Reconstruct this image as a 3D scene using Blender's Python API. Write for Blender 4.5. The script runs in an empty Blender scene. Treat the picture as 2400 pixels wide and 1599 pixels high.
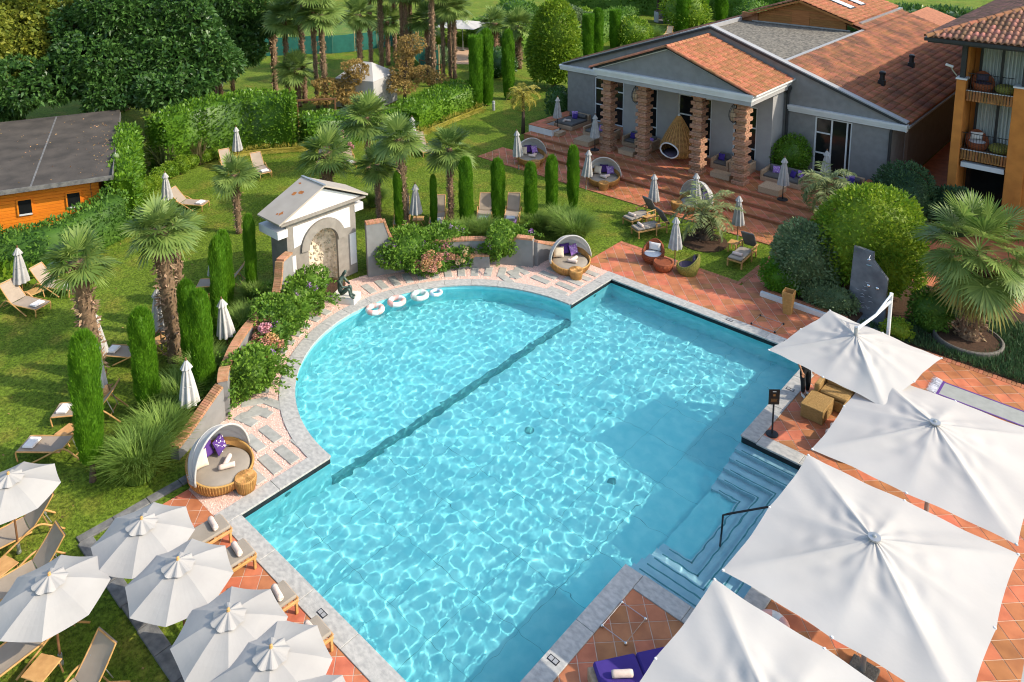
import bpy, math, random
import numpy as np
from mathutils import Vector, Matrix
from mathutils.geometry import tessellate_polygon

SC = bpy.context.scene
COL = SC.collection
PI = math.pi
R = math.radians
random.seed(7)

# ------------------------------------------------------------------ camera, sky, sun, exposure
CAM = Vector((16.301, -7.905, 15.0))
cd = bpy.data.cameras.new('camera')
cam = bpy.data.objects.new('camera', cd)
COL.objects.link(cam)
SC.camera = cam
CX = Vector((0.7400, 0.6725, -0.0092))      # right
CY = -Vector((0.1138, -0.1387, -0.9838))    # up
CZ = -Vector((-0.6629, 0.7270, -0.1792))    # backwards
cam.matrix_world = Matrix(((CX.x, CY.x, CZ.x, CAM.x), (CX.y, CY.y, CZ.y, CAM.y), (CX.z, CY.z, CZ.z, CAM.z), (0, 0, 0, 1)))
cd.sensor_width = 36
cd.lens = 27.502
cd.shift_x = 0.00423
cd.shift_y = -0.29906
cd.clip_end = 2000
cd.clip_start = 0.3

SUN_AZ, SUN_EL = R(29), R(36)
SUN = Vector((math.cos(SUN_AZ) * math.cos(SUN_EL), math.sin(SUN_AZ) * math.cos(SUN_EL), math.sin(SUN_EL)))
world = bpy.data.worlds.new('World')
SC.world = world
world.use_nodes = True
wn = world.node_tree
sky = wn.nodes.new('ShaderNodeTexSky')
sky.sky_type = 'NISHITA'
sky.sun_disc = False
sky.sun_elevation = SUN_EL
sky.sun_rotation = PI / 2 - SUN_AZ
sky.air_density = 1.2
sky.dust_density = 2.0
wn.links.new(sky.outputs[0], wn.nodes['Background'].inputs[0])
wn.nodes['Background'].inputs[1].default_value = 0.15
sl = bpy.data.lights.new('sun', 'SUN')
sl.energy = 2.5
sl.angle = R(0.5)
sl.color = (1.0, 0.91, 0.76)
sl.cycles.is_caustics_light = True
so = bpy.data.objects.new('sun', sl)
COL.objects.link(so)
so.rotation_euler = SUN.to_track_quat('Z', 'Y').to_euler()
SC.view_settings.view_transform = 'Standard'
SC.view_settings.look = 'None'
SC.view_settings.gamma = 1.0
SC.view_settings.exposure = 0.98
SC.cycles.use_denoising = True
SC.cycles.filter_width = 1.1
SC.cycles.max_bounces = 10
SC.cycles.diffuse_bounces = 3
SC.cycles.transparent_max_bounces = 10
SC.cycles.sample_clamp_indirect = 4.0

# ------------------------------------------------------------------ materials
MT = {}


def mat(name, c1, c2=None, scale=4.0, rough=0.75, bump=0.0, bscale=None, var=0.0, spec=0.3, metal=0.0, trans=0.0, detail=4.0, stretch=None, wave=None):
    m = bpy.data.materials.new(name)
    m.use_nodes = True
    t = m.node_tree
    b = t.nodes['Principled BSDF']
    b.inputs['Roughness'].default_value = rough
    b.inputs['Specular IOR Level'].default_value = spec
    b.inputs['Metallic'].default_value = metal
    geo = t.nodes.new('ShaderNodeNewGeometry')
    pos = geo.outputs['Position']
    if stretch:
        mp = t.nodes.new('ShaderNodeVectorMath')
        mp.operation = 'MULTIPLY'
        mp.inputs[1].default_value = stretch
        t.links.new(pos, mp.inputs[0])
        pos = mp.outputs[0]
    nz = t.nodes.new('ShaderNodeTexNoise')
    nz.inputs['Scale'].default_value = scale
    nz.inputs['Detail'].default_value = detail
    t.links.new(pos, nz.inputs['Vector'])
    c2 = c2 or tuple(x * 0.8 for x in c1)
    rp = t.nodes.new('ShaderNodeValToRGB')
    rp.color_ramp.elements[0].position = 0.34
    rp.color_ramp.elements[1].position = 0.66
    rp.color_ramp.elements[0].color = (*c2, 1)
    rp.color_ramp.elements[1].color = (*c1, 1)
    t.links.new(nz.outputs['Fac'], rp.inputs['Fac'])
    col = rp.outputs['Color']
    if var:
        oi = t.nodes.new('ShaderNodeObjectInfo')
        ad = t.nodes.new('ShaderNodeMath')
        ad.operation = 'ADD'
        t.links.new(oi.outputs['Random'], ad.inputs[0])
        t.links.new(geo.outputs['Random Per Island'], ad.inputs[1])
        fr = t.nodes.new('ShaderNodeMath')
        fr.operation = 'FRACT'
        t.links.new(ad.outputs[0], fr.inputs[0])
        mr = t.nodes.new('ShaderNodeMapRange')
        mr.inputs['To Min'].default_value = 1 - var
        mr.inputs['To Max'].default_value = 1 + var
        t.links.new(fr.outputs[0], mr.inputs['Value'])
        hs = t.nodes.new('ShaderNodeHueSaturation')
        t.links.new(col, hs.inputs['Color'])
        t.links.new(mr.outputs[0], hs.inputs['Value'])
        ml = t.nodes.new('ShaderNodeMath')
        ml.operation = 'MULTIPLY_ADD'
        ml.inputs[1].default_value = -0.035 * var / 0.3
        ml.inputs[2].default_value = 0.5 + 0.0175 * var / 0.3
        t.links.new(fr.outputs[0], ml.inputs[0])
        t.links.new(ml.outputs[0], hs.inputs['Hue'])
        col = hs.outputs['Color']
    t.links.new(col, b.inputs['Base Color'])
    if bump:
        n2 = t.nodes.new('ShaderNodeTexNoise')
        n2.inputs['Scale'].default_value = bscale or scale * 6
        n2.inputs['Detail'].default_value = 3
        t.links.new(pos, n2.inputs['Vector'])
        src = n2.outputs['Fac']
        if wave:
            w = t.nodes.new('ShaderNodeTexWave')
            w.inputs['Scale'].default_value = wave
            w.bands_direction = 'Z'
            t.links.new(geo.outputs['Position'], w.inputs['Vector'])
            src = w.outputs['Fac']
        bp = t.nodes.new('ShaderNodeBump')
        bp.inputs['Strength'].default_value = bump
        bp.inputs['Distance'].default_value = 0.02
        t.links.new(src, bp.inputs['Height'])
        t.links.new(bp.outputs['Normal'], b.inputs['Normal'])
    if trans:
        tr = t.nodes.new('ShaderNodeBsdfTranslucent')
        t.links.new(col, tr.inputs['Color'])
        mx = t.nodes.new('ShaderNodeMixShader')
        mx.inputs[0].default_value = trans
        t.links.new(b.outputs[0], mx.inputs[1])
        t.links.new(tr.outputs[0], mx.inputs[2])
        t.links.new(mx.outputs[0], t.nodes['Material Output'].inputs['Surface'])
    MT[name] = m
    return m


def leafmat(name, c1, c2, trans=0.3, rough=0.55, spec=0.3):
    """leaf colour picked per leaf between two natural greens"""
    m = bpy.data.materials.new(name)
    m.use_nodes = True
    t = m.node_tree
    b = t.nodes['Principled BSDF']
    b.inputs['Roughness'].default_value = rough
    b.inputs['Specular IOR Level'].default_value = spec
    geo = t.nodes.new('ShaderNodeNewGeometry')
    nz = t.nodes.new('ShaderNodeTexNoise')
    nz.inputs['Scale'].default_value = 1.3
    t.links.new(geo.outputs['Position'], nz.inputs['Vector'])
    ad = t.nodes.new('ShaderNodeMath')
    ad.operation = 'MULTIPLY_ADD'
    ad.inputs[1].default_value = 0.6
    t.links.new(geo.outputs['Random Per Island'], ad.inputs[0])
    m2 = t.nodes.new('ShaderNodeMath')
    m2.operation = 'MULTIPLY_ADD'
    m2.inputs[1].default_value = 1.0
    m2.inputs[2].default_value = -0.3
    t.links.new(nz.outputs['Fac'], m2.inputs[0])
    t.links.new(m2.outputs[0], ad.inputs[2])
    rp = t.nodes.new('ShaderNodeValToRGB')
    rp.color_ramp.elements[0].position = 0.1
    rp.color_ramp.elements[1].position = 0.9
    rp.color_ramp.elements[0].color = (*c2, 1)
    rp.color_ramp.elements[1].color = (*c1, 1)
    t.links.new(ad.outputs[0], rp.inputs['Fac'])
    t.links.new(rp.outputs[0], b.inputs['Base Color'])
    tr = t.nodes.new('ShaderNodeBsdfTranslucent')
    t.links.new(rp.outputs[0], tr.inputs['Color'])
    mx = t.nodes.new('ShaderNodeMixShader')
    mx.inputs[0].default_value = trans
    t.links.new(b.outputs[0], mx.inputs[1])
    t.links.new(tr.outputs[0], mx.inputs[2])
    t.links.new(mx.outputs[0], t.nodes['Material Output'].inputs['Surface'])
    MT[name] = m
    return m


def lawnmat():
    m = bpy.data.materials.new('lawn')
    m.use_nodes = True
    t = m.node_tree
    b = t.nodes['Principled BSDF']
    b.inputs['Roughness'].default_value = 0.9
    b.inputs['Specular IOR Level'].default_value = 0.1
    geo = t.nodes.new('ShaderNodeNewGeometry')

    def noise(scale, detail=4):
        n = t.nodes.new('ShaderNodeTexNoise')
        n.inputs['Scale'].default_value = scale
        n.inputs['Detail'].default_value = detail
        t.links.new(geo.outputs['Position'], n.inputs['Vector'])
        return n.outputs['Fac']

    def ramp(f, stops):
        r = t.nodes.new('ShaderNodeValToRGB')
        e = r.color_ramp.elements
        while len(e) < len(stops):
            e.new(0.5)
        for k, (p, c) in enumerate(stops):
            e[k].position = p
            e[k].color = (*c, 1)
        t.links.new(f, r.inputs['Fac'])
        return r.outputs[0]

    def mix(a, bb, fac, mode='MIX'):
        x = t.nodes.new('ShaderNodeMix')
        x.data_type = 'RGBA'
        x.blend_type = mode
        t.links.new(a, x.inputs['A'])
        t.links.new(bb, x.inputs['B'])
        if isinstance(fac, float):
            x.inputs['Factor'].default_value = fac
        else:
            t.links.new(fac, x.inputs['Factor'])
        return x.outputs['Result']
    base = ramp(noise(0.45, 5), [(0.3, (0.088, 0.150, 0.014)), (0.7, (0.155, 0.215, 0.028))])
    dry = ramp(noise(0.33, 3), [(0.0, (0.22, 0.19, 0.04)), (1.0, (0.19, 0.20, 0.03))])
    mask = ramp(noise(0.8, 7), [(0.50, (0, 0, 0)), (0.70, (0.85, 0.85, 0.85))])
    c = mix(base, dry, mask)
    fine = ramp(noise(13, 8), [(0.34, (0.38, 0.40, 0.38)), (0.66, (1.45, 1.4, 1.25))])
    c = mix(c, fine, 0.85, 'MULTIPLY')
    t.links.new(c, b.inputs['Base Color'])
    bp = t.nodes.new('ShaderNodeBump')
    bp.inputs['Strength'].default_value = 0.9
    bp.inputs['Distance'].default_value = 0.03
    t.links.new(noise(20, 6), bp.inputs['Height'])
    t.links.new(bp.outputs[0], b.inputs['Normal'])
    MT['lawn'] = m


lawnmat()
mat('terracotta', (0.52, 0.19, 0.083), (0.36, 0.12, 0.052), 2.2, 0.62, 0.12, 60, 0.24, 0.35)
mat('terracotta_edge', (0.42, 0.17, 0.09), (0.33, 0.12, 0.06), 6, 0.7, 0.2, 60, 0.2)
mat('grout', (0.62, 0.49, 0.39), (0.52, 0.40, 0.31), 6, 0.9)
mat('coping', (0.47, 0.455, 0.42), (0.33, 0.325, 0.305), 7, 0.7, 0.35, 45, 0.08, stretch=(1, 1.6, 1))
mat('stone_paver', (0.40, 0.39, 0.35), (0.30, 0.30, 0.27), 5, 0.8, 0.3, 40, 0.1)
mat('slate_strip', (0.20, 0.195, 0.185), (0.11, 0.11, 0.11), 5, 0.8, 0.4, 30, 0.15)
mat('gravel', (0.80, 0.56, 0.46), (0.58, 0.37, 0.29), 30, 0.9, 1.0, 55)
mat('pebble', (0.84, 0.62, 0.52), (0.74, 0.50, 0.41), 8, 0.8, 0, var=0.25)
mat('liner', (0.27, 0.71, 0.74), (0.19, 0.64, 0.69), 3.0, 0.6, 0.0, var=0.0)
mat('liner_edge', (0.07, 0.30, 0.32), (0.045, 0.22, 0.24), 8, 0.6)
mat('waterline_shaded', (0.012, 0.018, 0.022), None, 8, 0.5)  # dark tile band, with the shade under the coping put into its colour
mat('pool_step', (0.42, 0.62, 0.68), (0.34, 0.55, 0.62), 4, 0.7)
mat('wall_grey', (0.235, 0.23, 0.222), (0.20, 0.195, 0.188), 3, 0.9, 0.25, 120)
mat('wall_pale', (0.37, 0.36, 0.35), (0.34, 0.33, 0.32), 3, 0.9, 0.25, 120)
mat('plaster_white', (0.66, 0.65, 0.63), (0.60, 0.59, 0.57), 3, 0.85, 0.2, 60)
mat('fountain_stucco', (0.265, 0.238, 0.205), (0.215, 0.192, 0.165), 4, 0.9, 0.25, 70)
mat('sheet_roof', (0.40, 0.355, 0.30), (0.35, 0.31, 0.26), 1.5, 0.6, 0.1, 8)
mat('rust', (0.42, 0.16, 0.04), (0.30, 0.10, 0.03), 10, 0.8)
mat('rough_stone', (0.62, 0.55, 0.42), (0.40, 0.34, 0.24), 6, 0.95, 0.5, 30, 0.3)
mat('brick', (0.46, 0.25, 0.14), (0.37, 0.18, 0.09), 8, 0.85, 0.4, 60, 0.22)
mat('brick_column', (0.48, 0.27, 0.17), (0.36, 0.19, 0.11), 14, 0.85, 0.9, 60, 0.18, wave=4.6)
mat('roof_tile', (0.395, 0.165, 0.075), (0.27, 0.105, 0.048), 5, 0.75, 0.3, 60, 0.26)
mat('old_tile', (0.375, 0.155, 0.075), (0.155, 0.075, 0.05), 0.9, 0.85, 0.3, 50, 0.24, detail=8)
mat('hotel_tile', (0.42, 0.20, 0.12), (0.26, 0.13, 0.09), 2.0, 0.85, 0.3, 50, 0.35)
mat('roof_gravel', (0.26, 0.23, 0.18), (0.07, 0.065, 0.055), 7, 0.95, 1.0, 25, detail=8)
mat('white_trim', (0.64, 0.65, 0.65), (0.58, 0.59, 0.59), 2, 0.5)
mat('grey_trim', (0.34, 0.34, 0.34), (0.30, 0.30, 0.30), 2, 0.5)
mat('dark_trim', (0.035, 0.037, 0.038), None, 4, 0.5)
mat('glass_dark', (0.010, 0.011, 0.012), (0.014, 0.016, 0.016), 1.5, 0.06, spec=0.35)
mat('curtain', (0.52, 0.55, 0.52), (0.30, 0.34, 0.32), 9, 0.8, 0, stretch=(3, 3, 0.05))
mat('larch', (0.36, 0.15, 0.04), (0.26, 0.10, 0.025), 4, 0.6, 0.2, 30, 0.12, stretch=(0.3, 1, 5))
mat('orange_board', (0.72, 0.22, 0.012), (0.64, 0.18, 0.010), 2, 0.6, 0.15, 40, 0.05, stretch=(0.4, 0.4, 6))
mat('felt_roof', (0.085, 0.072, 0.060), (0.048, 0.042, 0.036), 1.1, 0.9, 0.2, 18, detail=8)
mat('hotel_ochre', (0.56, 0.215, 0.045), (0.45, 0.165, 0.035), 2.2, 0.85, 0.3, 40, detail=8)
mat('wood_slat', (0.40, 0.19, 0.06), (0.28, 0.12, 0.04), 5, 0.7, 0.2, 30, 0.15)
mat('dead_leaf', (0.42, 0.27, 0.12), (0.22, 0.12, 0.05), 9, 0.8, var=0.4)
mat('cloth_white', (0.515, 0.50, 0.472), (0.475, 0.46, 0.435), 0.9, 0.85, 0.3, 3.5, trans=0.16)
mat('cloth_grey', (0.415, 0.40, 0.38), (0.375, 0.36, 0.342), 1.5, 0.85, 0.25, 6, trans=0.12)
mat('cloth_folded', (0.41, 0.40, 0.385), (0.33, 0.32, 0.31), 5, 0.9, 0.2, 30)
mat('cloth_folded_light', (0.50, 0.485, 0.465), (0.42, 0.41, 0.39), 5, 0.9, 0.2, 30)
mat('sling', (0.34, 0.275, 0.21), (0.30, 0.24, 0.18), 3, 0.85, 0.15, 90, 0.06)
mat('teak', (0.55, 0.315, 0.115), (0.44, 0.235, 0.08), 6, 0.6, 0.15, 40, 0.12, stretch=(1, 1, 3))
mat('dark_wood', (0.20, 0.10, 0.045), (0.14, 0.065, 0.03), 8, 0.55)
mat('taupe_cushion', (0.31, 0.27, 0.22), (0.27, 0.235, 0.19), 3, 0.9, 0.2, 60)
mat('charcoal', (0.135, 0.128, 0.12), (0.105, 0.10, 0.095), 4, 0.9, 0.2, 60)
mat('towel_pink', (0.72, 0.58, 0.50), (0.62, 0.49, 0.42), 10, 0.95, 0.5, 90)
mat('towel_white', (0.80, 0.76, 0.72), (0.72, 0.68, 0.64), 10, 0.95, 0.5, 90)
mat('beige_pillow', (0.66, 0.57, 0.44), (0.60, 0.51, 0.39), 8, 0.95, 0.3, 70)
mat('purple_pillow', (0.085, 0.035, 0.20), (0.065, 0.027, 0.16), 5, 0.9, 0.2, 60)
mat('purple_mat', (0.055, 0.030, 0.21), (0.045, 0.025, 0.18), 3, 0.85, 0.15, 40)
mat('lilac_pillow', (0.36, 0.20, 0.52), (0.30, 0.15, 0.46), 5, 0.9, 0.2, 60)
mat('pillow_dot', (0.80, 0.74, 0.80), None, 5, 0.9)
mat('wicker_honey', (0.50, 0.27, 0.085), (0.36, 0.18, 0.05), 3, 0.7, 0.0)
mat('wicker_deep', (0.26, 0.13, 0.04), (0.18, 0.085, 0.025), 3, 0.7, 0.0)
mat('wicker_strand', (0.56, 0.31, 0.10), (0.42, 0.22, 0.065), 12, 0.6, var=0.15)
mat('wicker_pale', (0.52, 0.37, 0.24), (0.40, 0.27, 0.165), 16, 0.75, 0.9, 70, 0.05, stretch=(1, 1, 5))
mat('wicker_olive', (0.40, 0.255, 0.095), (0.30, 0.18, 0.06), 16, 0.75, 0.9, 70, stretch=(1, 1, 5))
mat('wicker_red', (0.30, 0.085, 0.03), (0.20, 0.05, 0.02), 30, 0.6, 0.9, 60)
mat('wicker_green', (0.26, 0.24, 0.05), (0.15, 0.15, 0.03), 30, 0.6, 0.9, 60)
mat('aubergine', (0.075, 0.055, 0.085), (0.06, 0.045, 0.07), 4, 0.9, 0.2, 60)
mat('metal_dark', (0.03, 0.032, 0.035), None, 5, 0.45, metal=0.4)
mat('chrome', (0.75, 0.75, 0.75), None, 5, 0.2, metal=1.0)
mat('metal_grey', (0.45, 0.46, 0.46), None, 5, 0.4, metal=0.7)
mat('pot', (0.40, 0.15, 0.07), (0.30, 0.11, 0.05), 5, 0.75, 0.2, 30)
mat('soil', (0.085, 0.045, 0.025), (0.045, 0.025, 0.015), 20, 0.95, 1.0, 40)
mat('kerb_stone', (0.17, 0.155, 0.135), (0.12, 0.11, 0.095), 20, 0.9, 0.8, 40)
mat('bronze', (0.085, 0.135, 0.115), (0.035, 0.045, 0.038), 4, 0.42, 0.2, 20, metal=0.3)
mat('marble', (0.70, 0.67, 0.62), (0.60, 0.57, 0.52), 3, 0.6, 0.15, 20)
mat('ring_white', (0.82, 0.80, 0.76), None, 4, 0.3)
mat('ring_pink', (0.80, 0.45, 0.40), None, 4, 0.3)
mat('ring_mint', (0.50, 0.68, 0.60), None, 4, 0.3)
mat('ring_blue', (0.42, 0.60, 0.72), None, 4, 0.3)
mat('net_green', (0.03, 0.17, 0.13), (0.025, 0.13, 0.10), 2, 0.8, trans=0.25)
mat('post_wood', (0.42, 0.31, 0.15), (0.33, 0.24, 0.11), 5, 0.8)
mat('bark', (0.12, 0.085, 0.06), (0.06, 0.042, 0.03), 8, 0.95, 0.8, 25, stretch=(1, 1, 0.3))
mat('palm_bark', (0.26, 0.165, 0.10), (0.13, 0.08, 0.048), 9, 0.95, 0.9, 25, 0.25)
mat('palm_fibre', (0.36, 0.25, 0.155), (0.20, 0.13, 0.08), 9, 0.95, 0, var=0.35)
mat('slate_wall', (0.17, 0.185, 0.205), (0.085, 0.095, 0.11), 2.2, 0.55, 0.12, 12, detail=9)
mat('quartz', (0.45, 0.47, 0.50), (0.30, 0.32, 0.35), 9, 0.5)
mat('carpet_grey', (0.33, 0.34, 0.32), (0.29, 0.30, 0.28), 5, 0.95, 0.3, 80)
mat('carpet_purple', (0.12, 0.05, 0.24), None, 5, 0.95)
mat('carpet_fringe', (0.70, 0.70, 0.74), (0.60, 0.60, 0.66), 9, 0.95, var=0.15)
mat('skin', (0.42, 0.21, 0.12), (0.38, 0.19, 0.11), 6, 0.55)
mat('hair', (0.03, 0.018, 0.012), None, 9, 0.6)
mat('cloth_black', (0.018, 0.019, 0.022), (0.012, 0.013, 0.015), 6, 0.85, 0.3, 25)
mat('shirt_white', (0.72, 0.71, 0.70), (0.64, 0.63, 0.62), 6, 0.85, 0.3, 25)
mat('shoe', (0.74, 0.71, 0.68), None, 8, 0.7)
mat('sign_face', (0.022, 0.017, 0.014), None, 6, 0.4)
mat('sign_gold', (0.42, 0.18, 0.05), None, 6, 0.5)
mat('sand', (0.55, 0.36, 0.24), (0.50, 0.32, 0.21), 3, 0.9)

leafmat('leaf_cypress', (0.135, 0.300, 0.012), (0.055, 0.165, 0.008), 0.35)
leafmat('leaf_hedge', (0.165, 0.310, 0.020), (0.050, 0.135, 0.010), 0.32, 0.42, 0.4)
leafmat('leaf_dark', (0.095, 0.200, 0.040), (0.026, 0.085, 0.016), 0.32, 0.40, 0.5)
leafmat('leaf_maple', (0.330, 0.340, 0.045), (0.120, 0.180, 0.025), 0.4)
leafmat('leaf_lime', (0.270, 0.370, 0.026), (0.085, 0.195, 0.013), 0.35)
leafmat('leaf_mid', (0.150, 0.280, 0.035), (0.050, 0.135, 0.016), 0.35)
leafmat('leaf_vine', (0.200, 0.340, 0.038), (0.060, 0.150, 0.015), 0.35)
leafmat('leaf_rust', (0.480, 0.320, 0.100), (0.230, 0.165, 0.050), 0.35)
leafmat('leaf_sage', (0.240, 0.320, 0.150), (0.085, 0.140, 0.055), 0.3)
leafmat('leaf_palm', (0.260, 0.350, 0.085), (0.090, 0.170, 0.032), 0.35, 0.42, 0.45)
leafmat('leaf_palm_dry', (0.36, 0.300, 0.070), (0.150, 0.180, 0.040), 0.28, 0.5)
leafmat('leaf_palm_dark', (0.130, 0.220, 0.055), (0.045, 0.100, 0.025), 0.32, 0.42, 0.45)
leafmat('leaf_feather', (0.330, 0.370, 0.160), (0.130, 0.190, 0.060), 0.35)
leafmat('leaf_gold', (0.48, 0.40, 0.075), (0.28, 0.26, 0.035), 0.3)
leafmat('leaf_grass', (0.270, 0.390, 0.075), (0.100, 0.190, 0.028), 0.4)
leafmat('leaf_flax', (0.170, 0.190, 0.070), (0.060, 0.085, 0.030), 0.25)
leafmat('leaf_flax_dry', (0.300, 0.240, 0.110), (0.140, 0.130, 0.055), 0.25)
leafmat('leaf_cover', (0.085, 0.160, 0.065), (0.032, 0.078, 0.030), 0.3)
leafmat('petal_pink', (0.70, 0.36, 0.30), (0.52, 0.27, 0.15), 0.3)
leafmat('petal_peach', (0.78, 0.52, 0.28), (0.62, 0.34, 0.15), 0.3)
leafmat('petal_rose', (0.80, 0.42, 0.46), (0.62, 0.28, 0.34), 0.3)
leafmat('petal_cream', (0.82, 0.70, 0.46), (0.72, 0.50, 0.28), 0.3)
leafmat('petal_mauve', (0.52, 0.26, 0.62), (0.36, 0.16, 0.46), 0.3)


# ------------------------------------------------------------------ mesh helpers
def xf(p, rz=0, o=(0, 0, 0)):
    c, s = math.cos(rz), math.sin(rz)
    return (o[0] + p[0] * c - p[1] * s, o[1] + p[0] * s + p[1] * c, o[2] + p[2])


class MB:
    """collects shapes that become one mesh"""

    def __init__(self):
        self.v, self.f = [], []

    def add(self, vs, fs):
        n = len(self.v)
        self.v += [tuple(p) for p in vs]
        self.f += [tuple(i + n for i in f) for f in fs]
        return self

    def box(self, c, s, rz=0, rot=None):
        x, y, z = s[0] / 2, s[1] / 2, s[2] / 2
        ps = [(-x, -y, -z), (x, -y, -z), (x, y, -z), (-x, y, -z), (-x, -y, z), (x, -y, z), (x, y, z), (-x, y, z)]
        if rot:
            ps = [tuple(rot @ Vector(p)) for p in ps]
        ps = [xf(p, rz, c) for p in ps]
        return self.add(ps, [(3, 2, 1, 0), (4, 5, 6, 7), (0, 1, 5, 4), (1, 2, 6, 5), (2, 3, 7, 6), (3, 0, 4, 7)])

    def bx(self, x0, x1, y0, y1, z0, z1):
        return self.box(((x0 + x1) / 2, (y0 + y1) / 2, (z0 + z1) / 2), (x1 - x0, y1 - y0, z1 - z0))

    def cbox(self, c, s, b=0.02, rz=0):
        """box with chamfered edges"""
        x, y, z = s[0] / 2, s[1] / 2, s[2] / 2
        b = min(b, x * .9, y * .9, z * .9)
        ps = []
        for (xx, yy, zz) in ((x - b, y - b, -z), (x, y, -z + b), (x, y, z - b), (x - b, y - b, z)):
            bb = b
            ring = [(-xx, -yy + (bb if xx == x else 0)), (-xx + (bb if xx == x else 0), -yy), (xx - (bb if xx == x else 0), -yy), (xx, -yy + (bb if xx == x else 0)),
                    (xx, yy - (bb if xx == x else 0)), (xx - (bb if xx == x else 0), yy), (-xx + (bb if xx == x else 0), yy), (-xx, yy - (bb if xx == x else 0))]
            ps += [xf((a, d, zz), rz, c) for a, d in ring]
        fs = [tuple(reversed(range(8))), tuple(range(24, 32))]
        for k in range(3):
            for i in range(8):
                j = (i + 1) % 8
                fs.append((k * 8 + i, k * 8 + j, k * 8 + 8 + j, k * 8 + 8 + i))
        return self.add(ps, fs)

    def tube(self, pts, r, n=8, closed=False, caps=True):
        pts = [Vector(p) for p in pts]
        m = len(pts)
        rs = r if isinstance(r, (list, tuple)) else [r] * m
        vs = []
        up = None
        for i, p in enumerate(pts):
            a = pts[i - 1] if (i > 0 or closed) else p
            b = pts[(i + 1) % m] if (i < m - 1 or closed) else p
            d = (b - a).normalized()
            if up is None:
                up = Vector((0, 0, 1)) if abs(d.z) < 0.9 else Vector((1, 0, 0))
            u = (up - d * up.dot(d))
            u = u.normalized() if u.length > 1e-5 else d.orthogonal().normalized()
            up = u
            w = d.cross(u)
            for k in range(n):
                t = 2 * PI * k / n
                vs.append(tuple(p + (u * math.cos(t) + w * math.sin(t)) * rs[i]))
        fs = []
        for i in range(m if closed else m - 1):
            j = (i + 1) % m
            for k in range(n):
                l = (k + 1) % n
                fs.append((i * n + k, i * n + l, j * n + l, j * n + k))
        if caps and not closed:
            fs.append(tuple(reversed(range(n))))
            fs.append(tuple(range((m - 1) * n, m * n)))
        return self.add(vs, fs)

    def lathe(self, prof, o=(0, 0, 0), n=24, sx=1, sy=1, caps=True):
        vs, fs = [], []
        for (r, z) in prof:
            for k in range(n):
                t = 2 * PI * k / n
                vs.append((o[0] + r * sx * math.cos(t), o[1] + r * sy * math.sin(t), o[2] + z))
        for i in range(len(prof) - 1):
            for k in range(n):
                l = (k + 1) % n
                fs.append((i * n + k, i * n + l, (i + 1) * n + l, (i + 1) * n + k))
        if caps:
            fs.append(tuple(reversed(range(n))))
            fs.append(tuple(range((len(prof) - 1) * n, len(prof) * n)))
        return self.add(vs, fs)

    def prism(self, poly, z0, z1):
        n = len(poly)
        vs = [(p[0], p[1], z0) for p in poly] + [(p[0], p[1], z1) for p in poly]
        tri = tessellate_polygon([[Vector((p[0], p[1], 0)) for p in poly]])
        area = sum(poly[i][0] * poly[(i + 1) % n][1] - poly[(i + 1) % n][0] * poly[i][1] for i in range(n))
        fs = []
        for t in tri:
            a = (poly[t[1]][0] - poly[t[0]][0]) * (poly[t[2]][1] - poly[t[0]][1]) - (poly[t[2]][0] - poly[t[0]][0]) * (poly[t[1]][1] - poly[t[0]][1])
            t = tuple(t) if a > 0 else tuple(reversed(t))
            fs.append(tuple(i + n for i in t))
            fs.append(tuple(reversed(t)))
        for i in range(n):
            j = (i + 1) % n
            fs.append((i, j, n + j, n + i) if area > 0 else (j, i, n + i, n + j))
        return self.add(vs, fs)

    def yprism(self, poly, y0, y1):
        """polygon in (x, z) pushed from y0 to y1"""
        n = len(poly)
        vs = [(p[0], y0, p[1]) for p in poly] + [(p[0], y1, p[1]) for p in poly]
        tri = tessellate_polygon([[Vector((p[0], p[1], 0)) for p in poly]])
        fs = [tuple(t) for t in tri] + [tuple(i + n for i in t) for t in tri]
        for i in range(n):
            j = (i + 1) % n
            fs.append((i, j, n + j, n + i))
        return self.add(vs, fs)

    def build(self, name, m, parent=None, smooth=False, loc=None):
        me = bpy.data.meshes.new(name)
        me.from_pydata(self.v, [], self.f)
        return obj(name, me, m, parent, smooth, loc)


def obj(name, me, m, parent=None, smooth=False, loc=None):
    if m and not me.materials:
        me.materials.append(MT[m] if isinstance(m, str) else m)
    if smooth:
        me.polygons.foreach_set('use_smooth', np.ones(len(me.polygons), bool))
    o = bpy.data.objects.new(name, me)
    COL.objects.link(o)
    if parent:
        o.parent = parent
    if loc:
        o.location = loc
    return o


def tag(o, label=None, cat=None, group=None, kind=None):
    if label:
        o['label'] = label
    if cat:
        o['category'] = cat
    if group:
        o['group'] = group
    if kind:
        o['kind'] = kind
    return o


def thing(name, label, cat, loc=(0, 0, 0), rz=0.0, group=None):
    o = bpy.data.objects.new(name, None)
    o.empty_display_size = 0.2
    COL.objects.link(o)
    o.location = (loc[0], loc[1], loc[2] if len(loc) > 2 else 0)
    o.rotation_euler = (0, 0, rz)
    return tag(o, label, cat, group)


def dup(src, label, loc, rz=0.0, scale=None, group=None, parent=None):
    c = src.copy()
    COL.objects.link(c)
    if parent:
        c.parent = parent
    else:
        c.location = (loc[0], loc[1], loc[2] if len(loc) > 2 else 0)
        c.rotation_euler = (0, 0, rz)
        if scale:
            c.scale = scale if isinstance(scale, tuple) else (scale,) * 3
        tag(c, label, None, group)
    for ch in src.children:
        dup(ch, None, None, parent=c)
    return c


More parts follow.
